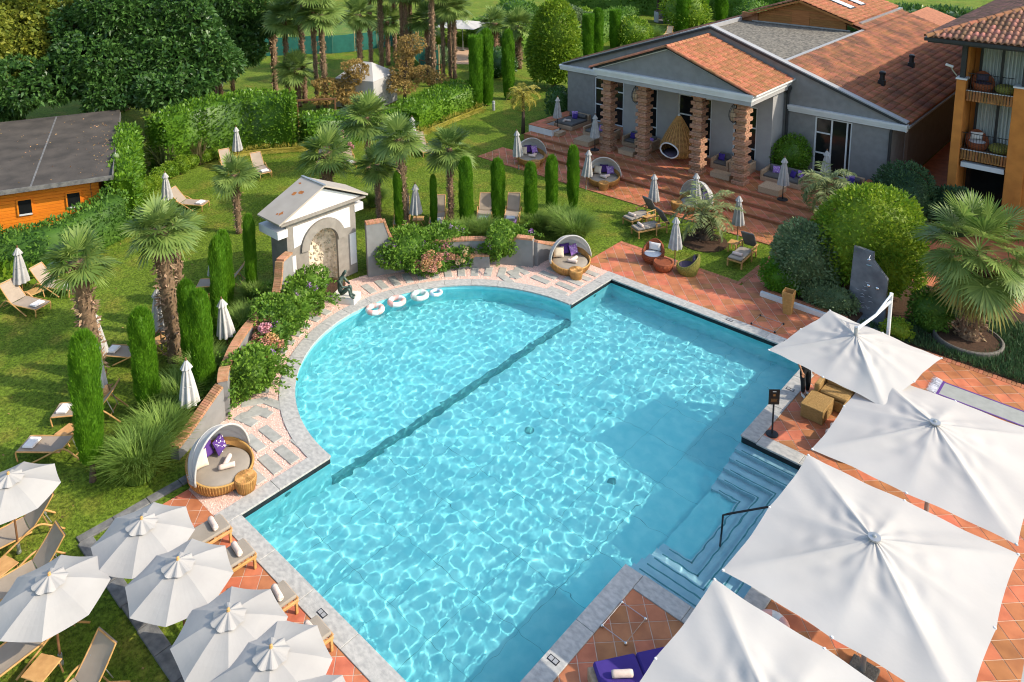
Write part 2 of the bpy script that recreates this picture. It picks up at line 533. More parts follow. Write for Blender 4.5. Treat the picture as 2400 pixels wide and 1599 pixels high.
def npmesh(name, V, F):
    """fast mesh from numpy arrays, F is (n, k)"""
    me = bpy.data.meshes.new(name)
    V = np.asarray(V, np.float32)
    F = np.asarray(F, np.int32)
    n, k = F.shape
    me.vertices.add(len(V))
    me.vertices.foreach_set('co', V.ravel())
    me.loops.add(n * k)
    me.loops.foreach_set('vertex_index', F.ravel())
    me.polygons.add(n)
    me.polygons.foreach_set('loop_start', np.arange(0, n * k, k, dtype=np.int32))
    me.update(calc_edges=True)
    return me


RNG = np.random.default_rng(11)


def unit(a):
    return a / np.maximum(np.linalg.norm(a, axis=-1, keepdims=True), 1e-6)


def leaves(P, N, size, asp=0.45, up=0.0, spread=0.9, rng=RNG, droop=0.0):
    """one rhombic leaf per point: (verts, quads)"""
    n = len(P)
    a = unit(N + spread * rng.normal(size=(n, 3)) * 0.6 + np.array([0, 0, up]))
    b = unit(np.cross(a, rng.normal(size=(n, 3))))
    s = size * rng.uniform(0.65, 1.35, (n, 1))
    w = s * asp * 0.5
    mid = P + a * s * 0.45
    tip = P + a * s + np.array([0, 0, -droop]) * s
    V = np.stack([P, mid + b * w, tip, mid - b * w], 1).reshape(-1, 3)
    F = np.arange(n * 4).reshape(n, 4)
    return V, F


def join(parts):
    Vs, Fs, o = [], [], 0
    for V, F in parts:
        Vs.append(np.asarray(V))
        Fs.append(np.asarray(F) + o)
        o += len(V)
    return np.concatenate(Vs), np.concatenate(Fs)


def lump(D, k, seed, amp):
    """smooth bumpy radius over directions D"""
    r = np.random.default_rng(seed)
    f = np.zeros(len(D))
    for i in range(k):
        ax = unit(r.normal(size=3))
        f += amp * r.uniform(0.4, 1) * np.sin(r.uniform(2, 5.5) * (D @ ax) + r.uniform(0, 6.28))
    return f


def blob(c, rad, n, size, asp=0.5, amp=0.10, seed=1, low=-0.55, up=0.1, spread=0.9, core=0.84):
    """leafy ellipsoid: leaves near the surface over a closed leafy core"""
    r = np.random.default_rng(seed)
    D = unit(r.normal(size=(n * 2, 3)))
    D = D[D[:, 2] > low][:n]
    rr = (1 + lump(D, 5, seed + 5, amp)) * r.uniform(0.86, 1.03, len(D))
    P = D * rr[:, None] * np.array(rad) + np.array(c)
    N = unit(D / np.array(rad))
    out = [leaves(P, N, size, asp, up, spread, r)]
    nu, nv = 18, 10
    U, Vv = np.meshgrid(np.linspace(0, 2 * PI, nu, endpoint=False), np.linspace(-0.5 * PI * min(1, abs(low) + 0.2), PI / 2, nv))
    D2 = np.stack([np.cos(Vv) * np.cos(U), np.cos(Vv) * np.sin(U), np.sin(Vv)], -1).reshape(-1, 3)
    P2 = D2 * ((1 + lump(D2, 5, seed + 5, amp)) * core)[:, None] * np.array(rad) + np.array(c)
    idx = np.arange(nu * nv).reshape(nv, nu)
    F2 = np.stack([idx[:-1], np.roll(idx, -1, 1)[:-1], np.roll(idx, -1, 1)[1:], idx[1:]], -1).reshape(-1, 4)
    out.append((P2, F2))
    return join(out)


def gblob(name, label, cat, loc, rad, n, size, m, seed=1, asp=0.5, amp=0.1, low=-0.4, core=0.84, zc=0.8, group=None, trunk=True, up=0.1, spread=0.9):
    """a rounded shrub: foliage over a short stem"""
    t = thing(name, label, cat, loc, 0, group)
    V, F = blob((0, 0, rad[2] * zc), rad, n, size, asp, amp, seed, low, up, spread, core)
    obj('foliage', npmesh('foliage', V, F), m, t)
    if trunk:
        MB().tube([(0, 0, -.05), (0.02, 0, rad[2] * zc)], [0.06, 0.03], 6).build('stem', 'bark', t)
    return t


# ------------------------------------------------------------------ the ground, the pool, paving
def arc(ax, ay, a0, a1, n, cy=7.98):
    return [(ax * math.cos(R(a0 + (a1 - a0) * k / n)), cy + ay * math.sin(R(a0 + (a1 - a0) * k / n))) for k in range(n + 1)]


AX, AY = 5.65, 5.3
PX, PY, NX0, NY0, NY1 = 7.93, 15.89, 10.3, 5.12, 10.81
WATER_Z = -0.16
hole = [(-.15, -.15), (8.08, -.15), (8.08, 4.97), (10.45, 4.97), (10.45, 10.96), (8.08, 10.96), (8.08, 16.04), (-.15, 16.04)] + arc(AX + .15, AY + .15, 90, 270, 40)
BIG = 900
outer = [(-BIG, -BIG), (BIG, -BIG), (BIG, BIG), (-BIG, BIG)]
loops = [[Vector((x, y, 0)) for x, y in outer], [Vector((x, y, 0)) for x, y in hole]]
pts = outer + hole
tri = tessellate_polygon(loops)
fs = []
for t in tri:
    a = (pts[t[1]][0] - pts[t[0]][0]) * (pts[t[2]][1] - pts[t[0]][1]) - (pts[t[2]][0] - pts[t[0]][0]) * (pts[t[1]][1] - pts[t[0]][1])
    fs.append(tuple(t) if a > 0 else tuple(reversed(t)))
me = bpy.data.meshes.new('lawn')
me.from_pydata([(x, y, -0.035) for x, y in pts], [], fs)
tag(obj('lawn', me, 'lawn'), kind='structure')

# basin: straight walls, curved wall, floors, the sunken edge of the curved part, the entry steps
basin = tag(bpy.data.objects.new('pool_basin', None), kind='structure')
COL.objects.link(basin)
FZ, AZ = -1.38, -1.16


def wallstrip(path, z0, z1, name, m, off=0.0):
    mb = MB()
    for (x0, y0), (x1, y1) in zip(path[:-1], path[1:]):
        mb.add([(x0, y0, z0), (x1, y1, z0), (x1, y1, z1), (x0, y0, z1)], [(0, 1, 2, 3)])
    return mb.build(name, m, basin)


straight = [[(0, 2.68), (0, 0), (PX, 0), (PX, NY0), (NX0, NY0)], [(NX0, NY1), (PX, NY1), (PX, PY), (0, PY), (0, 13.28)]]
wet = []
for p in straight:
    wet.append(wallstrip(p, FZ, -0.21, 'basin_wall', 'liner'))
    wallstrip(p, -0.21, -0.02, 'waterline_band', 'waterline_shaded')
apath = arc(AX, AY, 90, 270, 48)
wet.append(wallstrip(apath, AZ, -0.02, 'curved_wall', 'liner'))
wet.append(MB().add([(0, 0, FZ), (PX, 0, FZ), (PX, PY, FZ), (0, PY, FZ)], [(0, 1, 2, 3)]).build('basin_floor', 'liner', basin))
n = len(apath)
wet.append(MB().add([(x, y, AZ) for x, y in apath] + [(0, 7.98, AZ)], [(n, k, k + 1) for k in range(n - 1)]).build('curved_floor', 'liner', basin))
wet.append(MB().add([(0, 2.68, FZ), (0, 13.28, FZ), (0, 13.28, AZ), (0, 2.68, AZ)], [(0, 1, 2, 3)]).build('ledge_wall', 'liner', basin))
wet.append(MB().bx(-0.14, 0.004, 2.68, 13.28, AZ - .02, AZ + .03).build('ledge_edge', 'liner_edge', basin))
wet.append(MB().bx(0.004, 0.05, 2.68, 13.28, FZ + .001, AZ + .028).build('ledge_face', 'liner_edge', basin))
for k in range(5):
    z1 = -0.24 - 0.17 * k
    y0, y1, x1 = NY0 + 0.33 * k, NY1 - 0.33 * k, NX0 - 0.33 * k
    w = 0.335
    s = MB()
    poly = [(PX - .03, y0), (x1, y0), (x1, y1), (PX - .03, y1), (PX - .03, y1 - w), (x1 - w, y1 - w), (x1 - w, y0 + w), (PX - .03, y0 + w)]
    s.prism(poly, FZ, z1)
    o = s.build('pool_step', 'pool_step', basin)
    wet.append(o)
    d = 0.05
    s = MB()
    for q in ((PX + .15, x1 - w + .06, y0 + w - .07, y0 + w - .035), (PX + .15, x1 - w + .06, y1 - w + .035, y1 - w + .07), (x1 - w + .03, x1 - w + .065, y0 + w - .07, y1 - w + .07)):
        s.bx(q[0], q[1], q[2], q[3], z1 - .02, z1 + .004)
    wet.append(s.build('nosing_groove', 'liner_edge', o))
wet.append(MB().bx(PX - .05, NX0 - 1.6, NY0 + 1.6, NY1 - 1.6, FZ - .05, -1.05).build('step_landing', 'liner', basin))
wet.append(MB().bx(NX0 - .001, NX0 + .1, NY0, NY1, FZ, -.02).build('step_wall', 'pool_step', basin))
# inlets in the wall
for (x, y, rot) in ((0.012, 1.35, 0), (0.012, 14.8, 0)):
    wet.append(MB().add([xf((0.0, .09 * math.cos(a * PI / 8), .09 * math.sin(a * PI / 8)), 0, (x, y, -.38)) for a in range(16)], [tuple(range(16))]).build('inlet', 'liner_edge', basin))
jt = MB()
for k in range(1, 11):
    jt.bx(.06, PX - .01, 1.45 * k - .0025, 1.45 * k + .0025, FZ - .02, FZ + .003)
for k in range(1, 6):
    jt.bx(1.32 * k - .0025, 1.32 * k + .0025, .01, PY - .01, FZ - .02, FZ + .0035)
wet.append(tag(jt.build('floor_joints', 'liner_edge', basin), kind='stuff'))
for (x, y) in ((2.6, 7.9), (5.6, 7.9)):
    wet.append(MB().lathe([(.14, FZ - .02), (.14, FZ + .012), (.11, FZ + .014)], (x, y, 0), 20).build('floor_drain', 'liner_edge', basin))
for o in wet:
    o.cycles.is_caustics_receiver = True

# water: real ripples; the sun is refracted through them onto the floor
step = 0.021
xs = np.arange(-AX - .02, NX0 + .04, step)
ys = np.arange(-.02, PY + .03, step)
Xg, Yg = np.meshgrid(xs, ys, indexing='ij')
Zg = np.zeros_like(Xg)
wr = np.random.default_rng(5)
for i in range(80):
    lam = wr.uniform(0.18, 0.42)
    a = wr.uniform(0, 2 * PI)
    k = 2 * PI / lam
    Zg += 0.0043 * lam ** 2 * np.sin(k * (Xg * math.cos(a) + Yg * math.sin(a)) + wr.uniform(0, 6.28))
inside = ((Xg > -.02) & (Xg < PX + .02) & (Yg > -.02) & (Yg < PY + .02)) | ((Xg >= PX) & (Xg < NX0 + .02) & (Yg > NY0 - .02) & (Yg < NY1 + .02)) | ((Xg <= 0) & ((Xg / (AX + .02)) ** 2 + ((Yg - 7.98) / (AY + .02)) ** 2 < 1))
idx = np.arange(Xg.size).reshape(Xg.shape)
ok = inside[:-1, :-1] & inside[1:, :-1] & inside[1:, 1:] & inside[:-1, 1:]
Q = np.stack([idx[:-1, :-1], idx[1:, :-1], idx[1:, 1:], idx[:-1, 1:]], -1)[ok]
V = np.stack([Xg, Yg, Zg + WATER_Z], -1).reshape(-1, 3)
used = np.unique(Q)
remap = np.zeros(len(V), np.int64)
remap[used] = np.arange(len(used))
wm = bpy.data.materials.new('water')
wm.use_nodes = True
t = wm.node_tree
t.nodes.clear()
ou = t.nodes.new('ShaderNodeOutputMaterial')
g = t.nodes.new('ShaderNodeBsdfGlass')
g.inputs['IOR'].default_value = 1.33
g.inputs['Roughness'].default_value = 0.0
g.inputs['Color'].default_value = (0.93, 0.99, 1.0, 1)
t.links.new(g.outputs[0], ou.inputs[0])
MT['water'] = wm
water = tag(obj('water', npmesh('water', V[used], remap[Q]), 'water', smooth=True), kind='structure')
water.cycles.is_caustics_caster = True

# coping slabs
coping = tag(bpy.data.objects.new('pool_coping', None), kind='structure')
COL.objects.link(coping)
CW, OV = 0.43, 0.035


def slabs(x0, x1, y0, y1, along, ln):
    L = (x1 - x0) if along == 'x' else (y1 - y0)
    k = max(1, round(L / ln))
    for i in range(k):
        a, b = i / k, (i + 1) / k
        if along == 'x':
            q = (x0 + L * a + .004, x0 + L * b - .004, y0, y1)
        else:
            q = (x0, x1, y0 + L * a + .004, y0 + L * b - .004)
        MB().cbox(((q[0] + q[1]) / 2, (q[2] + q[3]) / 2, -.008), (q[1] - q[0], q[3] - q[2], .056), .008).build('coping_slab', 'coping', coping)


slabs(-CW, OV, -CW, 2.66, 'y', 1.45)
slabs(-CW, OV, 13.30, PY + CW, 'y', 1.2)
slabs(OV + .006, PX - OV - .006, -CW, OV, 'x', 1.55)
slabs(OV + .006, PX - OV - .006, PY - OV, PY + CW, 'x', 1.55)
slabs(PX - OV, PX + CW, -CW, NY0 - .006, 'y', 1.6)
slabs(PX - OV, PX + CW, NY1 + .006, PY + CW, 'y', 1.6)
slabs(PX + CW + .006, NX0 + CW, NY0 - CW, NY0 + .02, 'x', 1.2)
slabs(PX + CW + .006, NX0 + CW, NY1 - .02, NY1 + CW, 'x', 1.2)
slabs(NX0 - .02, NX0 + CW, NY0 + .03, NY1 - .03, 'y', 1.4)
K = 17
for i in range(K):
    a0, a1 = 90 + 180 * i / K + .06, 90 + 180 * (i + 1) / K - .06
    if i == 0:
        a0 += 0.2
    inn, out = arc(AX - .03, AY - .03, a0, a1, 5), arc(AX + .44, AY + .44, a0, a1, 5)
    MB().prism(inn + out[::-1], -.036, .018).build('coping_slab', 'coping', coping)
# skimmer grates
for k, (gx, gy, rz) in enumerate(((3.81, -0.21), (8.10, 2.26), (7.0, 16.1), (4.9, 16.12), (8.10, 13.72))[i] + (0.0,) for i in range(5)):
    gr = thing('drain_grate', ['dark skimmer grate in the coping beside the grey octagonal umbrellas', 'dark skimmer grate in the coping beside the purple sunbed', 'dark skimmer grate in the coping by the cantilever parasol', 'dark skimmer grate in the coping in front of the wicker bin', 'dark skimmer grate in the coping at the feet of the standing person'][k], 'grate', (gx, gy, .02), 0, 'skimmer grates in the coping')
    MB().box((0, 0, .003), (.24, .13, .006)).build('frame', 'metal_dark', gr)
    for q in range(2):
        MB().box((-.055 + .11 * q, 0, .008), (.09, .09, .005)).build('lid', 'grey_trim', gr)


# ---- terracotta decks: square tiles laid on the diagonal
def clip(poly, x0, x1, y0, y1):
    for (ax, s, lim) in ((0, 1, x0), (0, -1, -x1), (1, 1, y0), (1, -1, -y1)):
        out = []
        for i in range(len(poly)):
            p, q = poly[i - 1], poly[i]
            dp, dq = p[ax] * s - lim, q[ax] * s - lim
            if dp >= 0:
                out.append(p)
            if dp * dq < 0:
                t = dp / (dp - dq)
                out.append((p[0] + (q[0] - p[0]) * t, p[1] + (q[1] - p[1]) * t))
        poly = out
        if len(poly) < 3:
            return []
    return poly


def px(p):
    d = Vector(p) - CAM
    return (1189.85 + 1833.5 * d.dot(CX) / -d.dot(CZ), 81.75 - 1833.5 * d.dot(CY) / -d.dot(CZ))


tile_me = MB()
h = 0.1905
tile_me.add([(0, -h * 1.4142, 0), (h * 1.4142, 0, 0), (0, h * 1.4142, 0), (-h * 1.4142, 0, 0), (0, -h * 1.4142, -.02), (h * 1.4142, 0, -.02), (0, h * 1.4142, -.02), (-h * 1.4142, 0, -.02)],
            [(0, 1, 2, 3), (4, 5, 1, 0), (5, 6, 2, 1), (6, 7, 3, 2), (7, 4, 0, 3)])
tme = bpy.data.meshes.new('tile')
tme.from_pydata(tile_me.v, [], tile_me.f)


def deck(parent, rects, limit=300):
    s = 0.4 / math.sqrt(2)
    full, rest = [], MB()
    for (x0, x1, y0, y1, z) in rects:
        for i in range(int((x0 + y0) / (2 * s)) - 3, int((x1 + y1) / (2 * s)) + 4):
            for j in range(int((x0 - y1) / (2 * s)) - 3, int((x1 - y0) / (2 * s)) + 4):
                cx, cy = (i + j) * s, (i - j) * s
                e = h * 1.4142
                if cx + e < x0 or cx - e > x1 or cy + e < y0 or cy - e > y1:
                    continue
                pc = px((cx, cy, z))
                if not (-90 < pc[0] < 2490 and -60 < pc[1] < 1690):
                    continue
                sq = [(cx, cy - e), (cx + e, cy), (cx, cy + e), (cx - e, cy)]
                if cx - e >= x0 and cx + e <= x1 and cy - e >= y0 and cy + e <= y1:
                    full.append((cx, cy, z))
                else:
                    p = clip(sq, x0, x1, y0, y1)
                    if len(p) >= 3:
                        nn = len(p)
                        rest.add([(a, b, z) for a, b in p] + [(a, b, z - .02) for a, b in p], [tuple(range(nn))] + [((k + 1) % nn, k, nn + k, nn + (k + 1) % nn) for k in range(nn)])
    full.sort(key=lambda p: (Vector(p) - CAM).length)
    for p in full[:limit]:
        obj('tile', tme, 'terracotta', parent, loc=p)
    for p in full[limit:]:
        rest.add([(v[0] + p[0], v[1] + p[1], v[2] + p[2]) for v in tile_me.v], tile_me.f)
    if rest.f:
        tag(rest.build('tile_field', 'terracotta', parent), kind='stuff')


def bed(parent, rects, dz=-.008, m='grout'):
    for (x0, x1, y0, y1, z) in rects:
        MB().bx(x0, x1, y0, y1, z - .06, z + dz).build('grout_bed', m, parent)


DECK = [(8.366, 18, 11.25, 18.45, 0), (10.74, 18, 4.68, 11.25, 0), (8.366, 18, -9, 4.68, 0), (-.44, 8.366, 16.33, 18.45, 0), (-1.62, -.44, 16.33, 18.45, 0), (-1.62, 4.95, 18.45, 18.74, 0),
        (4.06, 4.95, 18.74, 23.06, 0), (-14.2, 6.0, 23.06, 25.0, 0)]
DECK2 = [(-1.75, 8.366, -1.95, -.44, 0)]
dk = tag(bpy.data.objects.new('terracotta_deck', None), kind='structure')
COL.objects.link(dk)
bed(dk, DECK)
deck(dk, DECK)
dk2 = tag(bpy.data.objects.new('umbrella_deck', None), kind='structure')
COL.objects.link(dk2)
bed(dk2, DECK2)
deck(dk2, DECK2)
# brick edging beside lawn and beds
bm = MB().cbox((0, 0, 0), (.115, .225, .05), .006)
bme = bpy.data.meshes.new('edge_brick')
bme.from_pydata(bm.v, [], bm.f)
for (x0, y0, x1, y1) in ((-1.62, 18.86, 4.06, 18.86), (-14.2, 22.95, 4.0, 22.95), (3.94, 18.98, 3.94, 22.85), (9.85, 18.57, 14.2, 18.57)):
    L = math.hypot(x1 - x0, y1 - y0)
    for k in range(int(L / .127)):
        f = (k + .5) * .127 / L
        o = obj('edge_brick', bme, 'terracotta_edge', dk, loc=(x0 + (x1 - x0) * f, y0 + (y1 - y0) * f, -.018))
        if x0 == x1:
            o.rotation_euler = (0, 0, PI / 2)

# gravel and stepping slabs round the curved end
gravel = [(x, y) for x, y in arc(AX + .40, AY + .40, 92, 268, 44)] + [(-.40, 2.4), (-.40, -.43), (-1.75, -.43), (-2.9, .9), (-4.2, 1.9)] + arc(7.75, 7.75, 238, 122, 30) + [(-2.9, 15.6), (-2.3, 16.34), (-.40, 16.34), (-.40, 13.55)]
tag(MB().prism(gravel, -.08, -.012).build('gravel', 'gravel'), label='pale pink gravel strip round the curved end of the pool', cat='gravel', kind='stuff')
gr = np.random.default_rng(3)


def inpoly(x, y, poly):
    c = False
    for i in range(len(poly)):
        (x1, y1), (x2, y2) = poly[i - 1], poly[i]
        if (y1 > y) != (y2 > y) and x < (x2 - x1) * (y - y1) / (y2 - y1) + x1:
            c = not c
    return c


P = []
while len(P) < 9000:
    x, y = gr.uniform(-8, 0), gr.uniform(-.5, 16.4)
    if inpoly(x, y, gravel):
        P.append((x, y, -.006))
P = np.array(P)
n = len(P)
r = gr.uniform(.012, .026, (n, 1))
offs = np.array([(1, 0, 0), (0, 1, 0), (-1, 0, 0), (0, -1, 0), (0, 0, .8)])
V = (P[:, None, :] + offs[None] * r[:, None, :] * gr.uniform(.7, 1.3, (n, 5, 1)))
b = np.arange(n)[:, None] * 5
F = np.concatenate([b + np.array([[0, 1, 4]]), b + np.array([[1, 2, 4]]), b + np.array([[2, 3, 4]]), b + np.array([[3, 0, 4]])])
tag(obj('gravel_stones', npmesh('gravel_stones', V.reshape(-1, 3), F), 'pebble'), label='loose pink pebbles lying round the stepping slabs', cat='pebbles', kind='stuff')

pav = tag(bpy.data.objects.new('stepping_slabs', None), kind='structure')
COL.objects.link(pav)
pm = MB().cbox((0, 0, 0), (.82, .30, .05), .012)
pme = bpy.data.meshes.new('stone_slab')
pme.from_pydata(pm.v, [], pm.f)


def paver(x, y, rz, s=1.0):
    o = obj('stone_slab', pme, 'stone_paver', pav, loc=(x, y, -.012 + random.uniform(-.002, .008)))
    o.rotation_euler = (random.uniform(-.01, .01), random.uniform(-.01, .01), rz + random.uniform(-.02, .02))
    o.scale = (s, 1, 1)


for k in range(27):
    a = 118 + k * 4.75
    if 172 < a < 187:
        continue
    paver(6.66 * math.cos(R(a)), 7.98 + 6.5 * math.sin(R(a)), R(a), .95)
for k in range(5):
    paver(-.98, .45 + .5 * k, 0, 1.05)
    paver(-.98, 15.75 - .5 * k, 0, 1.05)
for k in range(5):
    paver(-2.05, .1 + .5 * k, 0, 1.0)
    paver(-2.05, 16.0 - .5 * k, 0, 1.0)
for k in range(3):
    paver(-3.1, 1.95 + .48 * k, 0.25, .9)
    paver(-3.1, 14.1 - .48 * k, -0.25, .9)

# slate edging strips in the lawn
slate = tag(bpy.data.objects.new('slate_path', None), kind='structure')
COL.objects.link(slate)
random.seed(3)
for (x0, y0, x1, y1, w) in ((-2.15, -2.95, -2.15, 1.2, .26), (-2.02, -2.83, 6.2, -2.83, .34)):
    L = math.hypot(x1 - x0, y1 - y0)
    k = int(L / .8)
    for i in range(k):
        f = (i + .5) / k
        MB().cbox((0, 0, 0), (w * random.uniform(.92, 1.05), L / k - .012, .07), .012).build('slate_slab', 'slate_strip', slate, loc=(x0 + (x1 - x0) * f, y0 + (y1 - y0) * f, -.03 + random.uniform(0, .012))).rotation_euler = (0, 0, (PI / 2 if y0 == y1 else 0) + random.uniform(-.01, .01))

# terrace of the spa with its three steps
ter = tag(bpy.data.objects.new('terrace', None), kind='structure')
COL.objects.link(ter)
TR = [(-14.0, 5.6, 26.7, 31.3, .48), (-13.3, 4.1, 25.85, 26.7, .32), (-13.3, 4.6, 25.0, 25.85, .16)]
for (x0, x1, y0, y1, z) in TR:
    MB().bx(x0, x1, y0 + .02, y1, -.05, z - .021).build('step_body', 'terracotta_edge', ter)
    MB().bx(x0 - .01, x1 + .01, y0 - .012, y0 + .1, z - .05, z - .001).build('nosing', 'terracotta_edge', ter)
deck(ter, [(x0, x1, y0 + .102, y1, z) for (x0, x1, y0, y1, z) in TR])
bed(ter, [(x0, x1, y0 + .104, y1, z - .0105) for (x0, x1, y0, y1, z) in TR], 0.003)
# paving of the alley behind the spa
tag(MB().bx(5.5, 15, 23.5, 60, -.06, -.014).build('alley_paving', 'terracotta'), kind='structure')


# ------------------------------------------------------------------ roofs and walls shared by the buildings
def roof_tile_mesh(w, l):
    prof = [(0.0, 0.0), (.12, .005), (.28, .062), (.5, .085), (.72, .062), (.88, .005), (1.0, 0.0)]
    vs, fs = [], []
    for (y, dz) in ((0, .05), (l * 1.12, 0.0)):
        vs += [(p[0] * w, y, p[1] * w / .22 + dz) for p in prof]
    n = len(prof)
    for i in range(n - 1):
        fs.append((i, i + 1, n + i + 1, n + i))
    vs += [(p[0] * w, 0, p[1] * w / .22 - .004) for p in prof]
    for i in range(n - 1):
        fs.append((2 * n + i, 2 * n + i + 1, i + 1, i))
    return vs, fs


def roof_tiles(parent, O, a, u, La, Lu, m, limit=0, w=.22, l=.36, keep=None, seed=1):
    a, u = Vector(a).normalized(), Vector(u).normalized()
    nrm = a.cross(u)
    if nrm.z < 0:
        nrm = -nrm
    O = Vector(O)
    vs, fs = roof_tile_mesh(w, l)
    rot = Matrix((a, u, nrm)).transposed()
    sites = []
    for j in range(int(Lu / l)):
        for i in range(int(La / w)):
            c = O + a * (i * w) + u * (j * l)
            if keep and not keep(c + a * w / 2 + u * l / 2, i * w, j * l):
                continue
            sites.append(c)
    rs = np.random.default_rng(seed)
    if limit:
        def seen(c):
            p = px(c)
            return 0 if (-20 < p[0] < 2420 and -20 < p[1] < 1620) else 1
        sites.sort(key=lambda c: (seen(c), (c - CAM).length))
        me = bpy.data.meshes.new('roof_tile')
        me.from_pydata(vs, [], fs)
        me.polygons.foreach_set('use_smooth', np.ones(len(me.polygons), bool))
        for c in sites[:limit]:
            o = obj('roof_tile', me, m, parent)
            j = Matrix.Rotation(rs.normal(0, .012), 3, 'Z')
            o.matrix_local = Matrix.Translation(c + nrm * rs.uniform(0, .012)) @ (rot @ j).to_4x4()
    rest = sites[limit:]
    if rest:
        B = np.array([rot @ Vector(v) for v in vs])
        C = np.array([tuple(c) for c in rest]) + np.array(nrm)[None] * rs.uniform(0, .012, (len(rest), 1))
        V = (C[:, None] + B[None]).reshape(-1, 3)
        F = (np.arange(len(rest))[:, None, None] * len(vs) + np.array(fs)[None]).reshape(-1, 4)
        tag(obj('tile_field', npmesh('tile_field', V, F), m, parent, True), kind='stuff')


def ridge_tiles(parent, p0, p1, m, r=.12, step=.36, name='ridge_tile'):
    p0, p1 = Vector(p0), Vector(p1)
    d = p1 - p0
    k = max(1, int(d.length / step))
    mb = MB()
    vs = []
    for (y, rr) in ((0, 1.06), (step * 1.08, .92)):
        vs += [(r * rr * math.cos(PI * q / 6), y, r * rr * math.sin(PI * q / 6) - .02) for q in range(7)]
    mb.add(vs, [(i, i + 1, 8 + i, 7 + i) for i in range(6)])
    me = bpy.data.meshes.new(name)
    me.from_pydata(mb.v, [], mb.f)
    me.polygons.foreach_set('use_smooth', np.ones(len(me.polygons), bool))
    q = d.to_track_quat('Y', 'Z')
    for i in range(k):
        o = obj(name, me, m, parent, loc=tuple(p0 + d * (i / k)))
        o.rotation_mode = 'QUATERNION'
        o.rotation_quaternion = q


def wall_y(parent, x0, x1, z0, z1, y, th, openings, m, name='wall'):
    """wall in the plane y with rectangular openings (x0, x1, z0, z1)"""
    mb = MB()
    xs = sorted(set([x0, x1] + [o[0] for o in openings] + [o[1] for o in openings]))
    for a, b in zip(xs[:-1], xs[1:]):
        c = (a + b) / 2
        zz = [z0]
        for o in sorted(openings, key=lambda o: o[2]):
            if o[0] < c < o[1]:
                zz += [o[2], o[3]]
        zz.append(z1)
        for k in range(0, len(zz), 2):
            if zz[k + 1] - zz[k] > .001:
                mb.bx(a, b, y, y + th, zz[k], zz[k + 1])
    return mb.build(name, m, parent)


def window_y(parent, x0, x1, z0, z1, y, vx=(), hz=(), frame='white_trim', fw=.07, glass='glass_dark', depth=.1, hspan=None):
    w = MB().bx(x0, x1, y + depth, y + depth + .02, z0, z1).build('window', glass, parent)
    for (a, b, c, d) in ((x0, x0 + fw, z0, z1), (x1 - fw, x1, z0, z1), (x0 + fw, x1 - fw, z0, z0 + fw), (x0 + fw, x1 - fw, z1 - fw, z1)):
        MB().bx(a, b, y + depth - .06, y + depth - .002, c, d).build('window_frame', frame, w)
    for q in vx:
        MB().bx(q - fw / 2, q + fw / 2, y + depth - .058, y + depth - .003, z0 + fw, z1 - fw).build('mullion', frame, w)
    for q in hz:
        a, b = hspan or (x0, x1)
        MB().bx(a + fw, b - fw, y + depth - .05, y + depth - .004, q - fw / 2, q + fw / 2).build('transom', frame, w)
    return w


# ------------------------------------------------------------------ the spa building
spa = thing('spa_building', 'grey single-storey spa with terracotta roofs, white cornices and a gabled portico', 'building', (0, 0, 0))
YW, YB, YP = 31.3, 29.87, 26.72
RX = -4.2
wall_y(spa, -14.2, -8.9, 0, 3.62, YW, .3, [(-12.05, -9.86, .62, 3.5)], 'wall_grey')
wall_y(spa, .2, 5.46, 0, 3.62, YW, .3, [(1.86, 3.7, .55, 3.55)], 'wall_grey')
wall_y(spa, -8.9, .2, .4, 4.7, YB, .25, [(-7.4, -6.6, .55, 3.85), (-5.26, -3.2, .55, 3.85), (-1.92, -.6, .55, 3.85)], 'wall_pale', 'portico_wall')
MB().bx(-8.9, -8.65, YB + .25, YW + .2, .4, 4.7).build('portico_side_wall', 'wall_pale', spa)
MB().bx(-.05, .2, YB + .25, YW - .001, .4, 4.7).build('portico_side_wall', 'wall_pale', spa)
MB().bx(-8.9, .2, YB + .02, YW + .3, 4.7, 4.78).build('portico_ceiling', 'wall_pale', spa)
window_y(spa, -12.05, -9.86, .62, 3.5, YW, (-10.95,), (1.75, 2.78))
window_y(spa, 1.86, 3.7, .55, 3.55, YW, (2.7, 3.46), (1.66, 2.73), hspan=(1.86, 2.7))
for (a, b) in ((-7.4, -6.6), (-5.26, -3.2), (-1.92, -.6)):
    window_y(spa, a, b, .55, 3.85, YB, ((a + b) / 2,) if b - a > 1.5 else (), (1.55, 2.7))
    MB().bx(a - .02, b + .02, YB - .03, YB - .002, .482, .55).build('sill', 'brick', spa)
MB().bx(-12.1, -9.8, YW - .03, YW - .002, .482, .62).build('sill', 'brick', spa)
MB().bx(1.8, 3.75, YW - .03, YW - .002, .482, .55).build('sill', 'brick', spa)
# gable wall above the cornice, side walls, back
SL = (7.55 - 3.98) / 10.35
MB().yprism([(-14.55, 3.62), (6.0, 3.62), (6.0, 3.95), (RX, 7.5), (-14.55, 3.95)], YW + .002, YW + .32).build('gable_wall', 'wall_grey', spa)
MB().bx(-14.2, -13.9, YW + .32, 58, 0, 3.9).build('side_wall', 'wall_grey', spa)
MB().bx(5.16, 5.46, YW + .32, 58, 0, 3.9).build('side_wall', 'wall_grey', spa)
MB().bx(5.455, 5.48, 33.9, 34.5, 1.0, 2.7).build('niche_panel', 'grey_trim', spa)
for (x0, x1) in ((-14.75, -8.75), (.45, 6.2)):
    c = MB().bx(x0, x1, YW - .12, YW - .001, 3.62, 3.72).build('cornice', 'white_trim', spa)
    MB().bx(x0, x1, YW - .17, YW - .001, 3.735, 3.84).build('cornice_band', 'white_trim', c)
    MB().bx(x0, x1, YW - .22, YW - .001, 3.855, 3.96).build('cornice_band', 'white_trim', c)
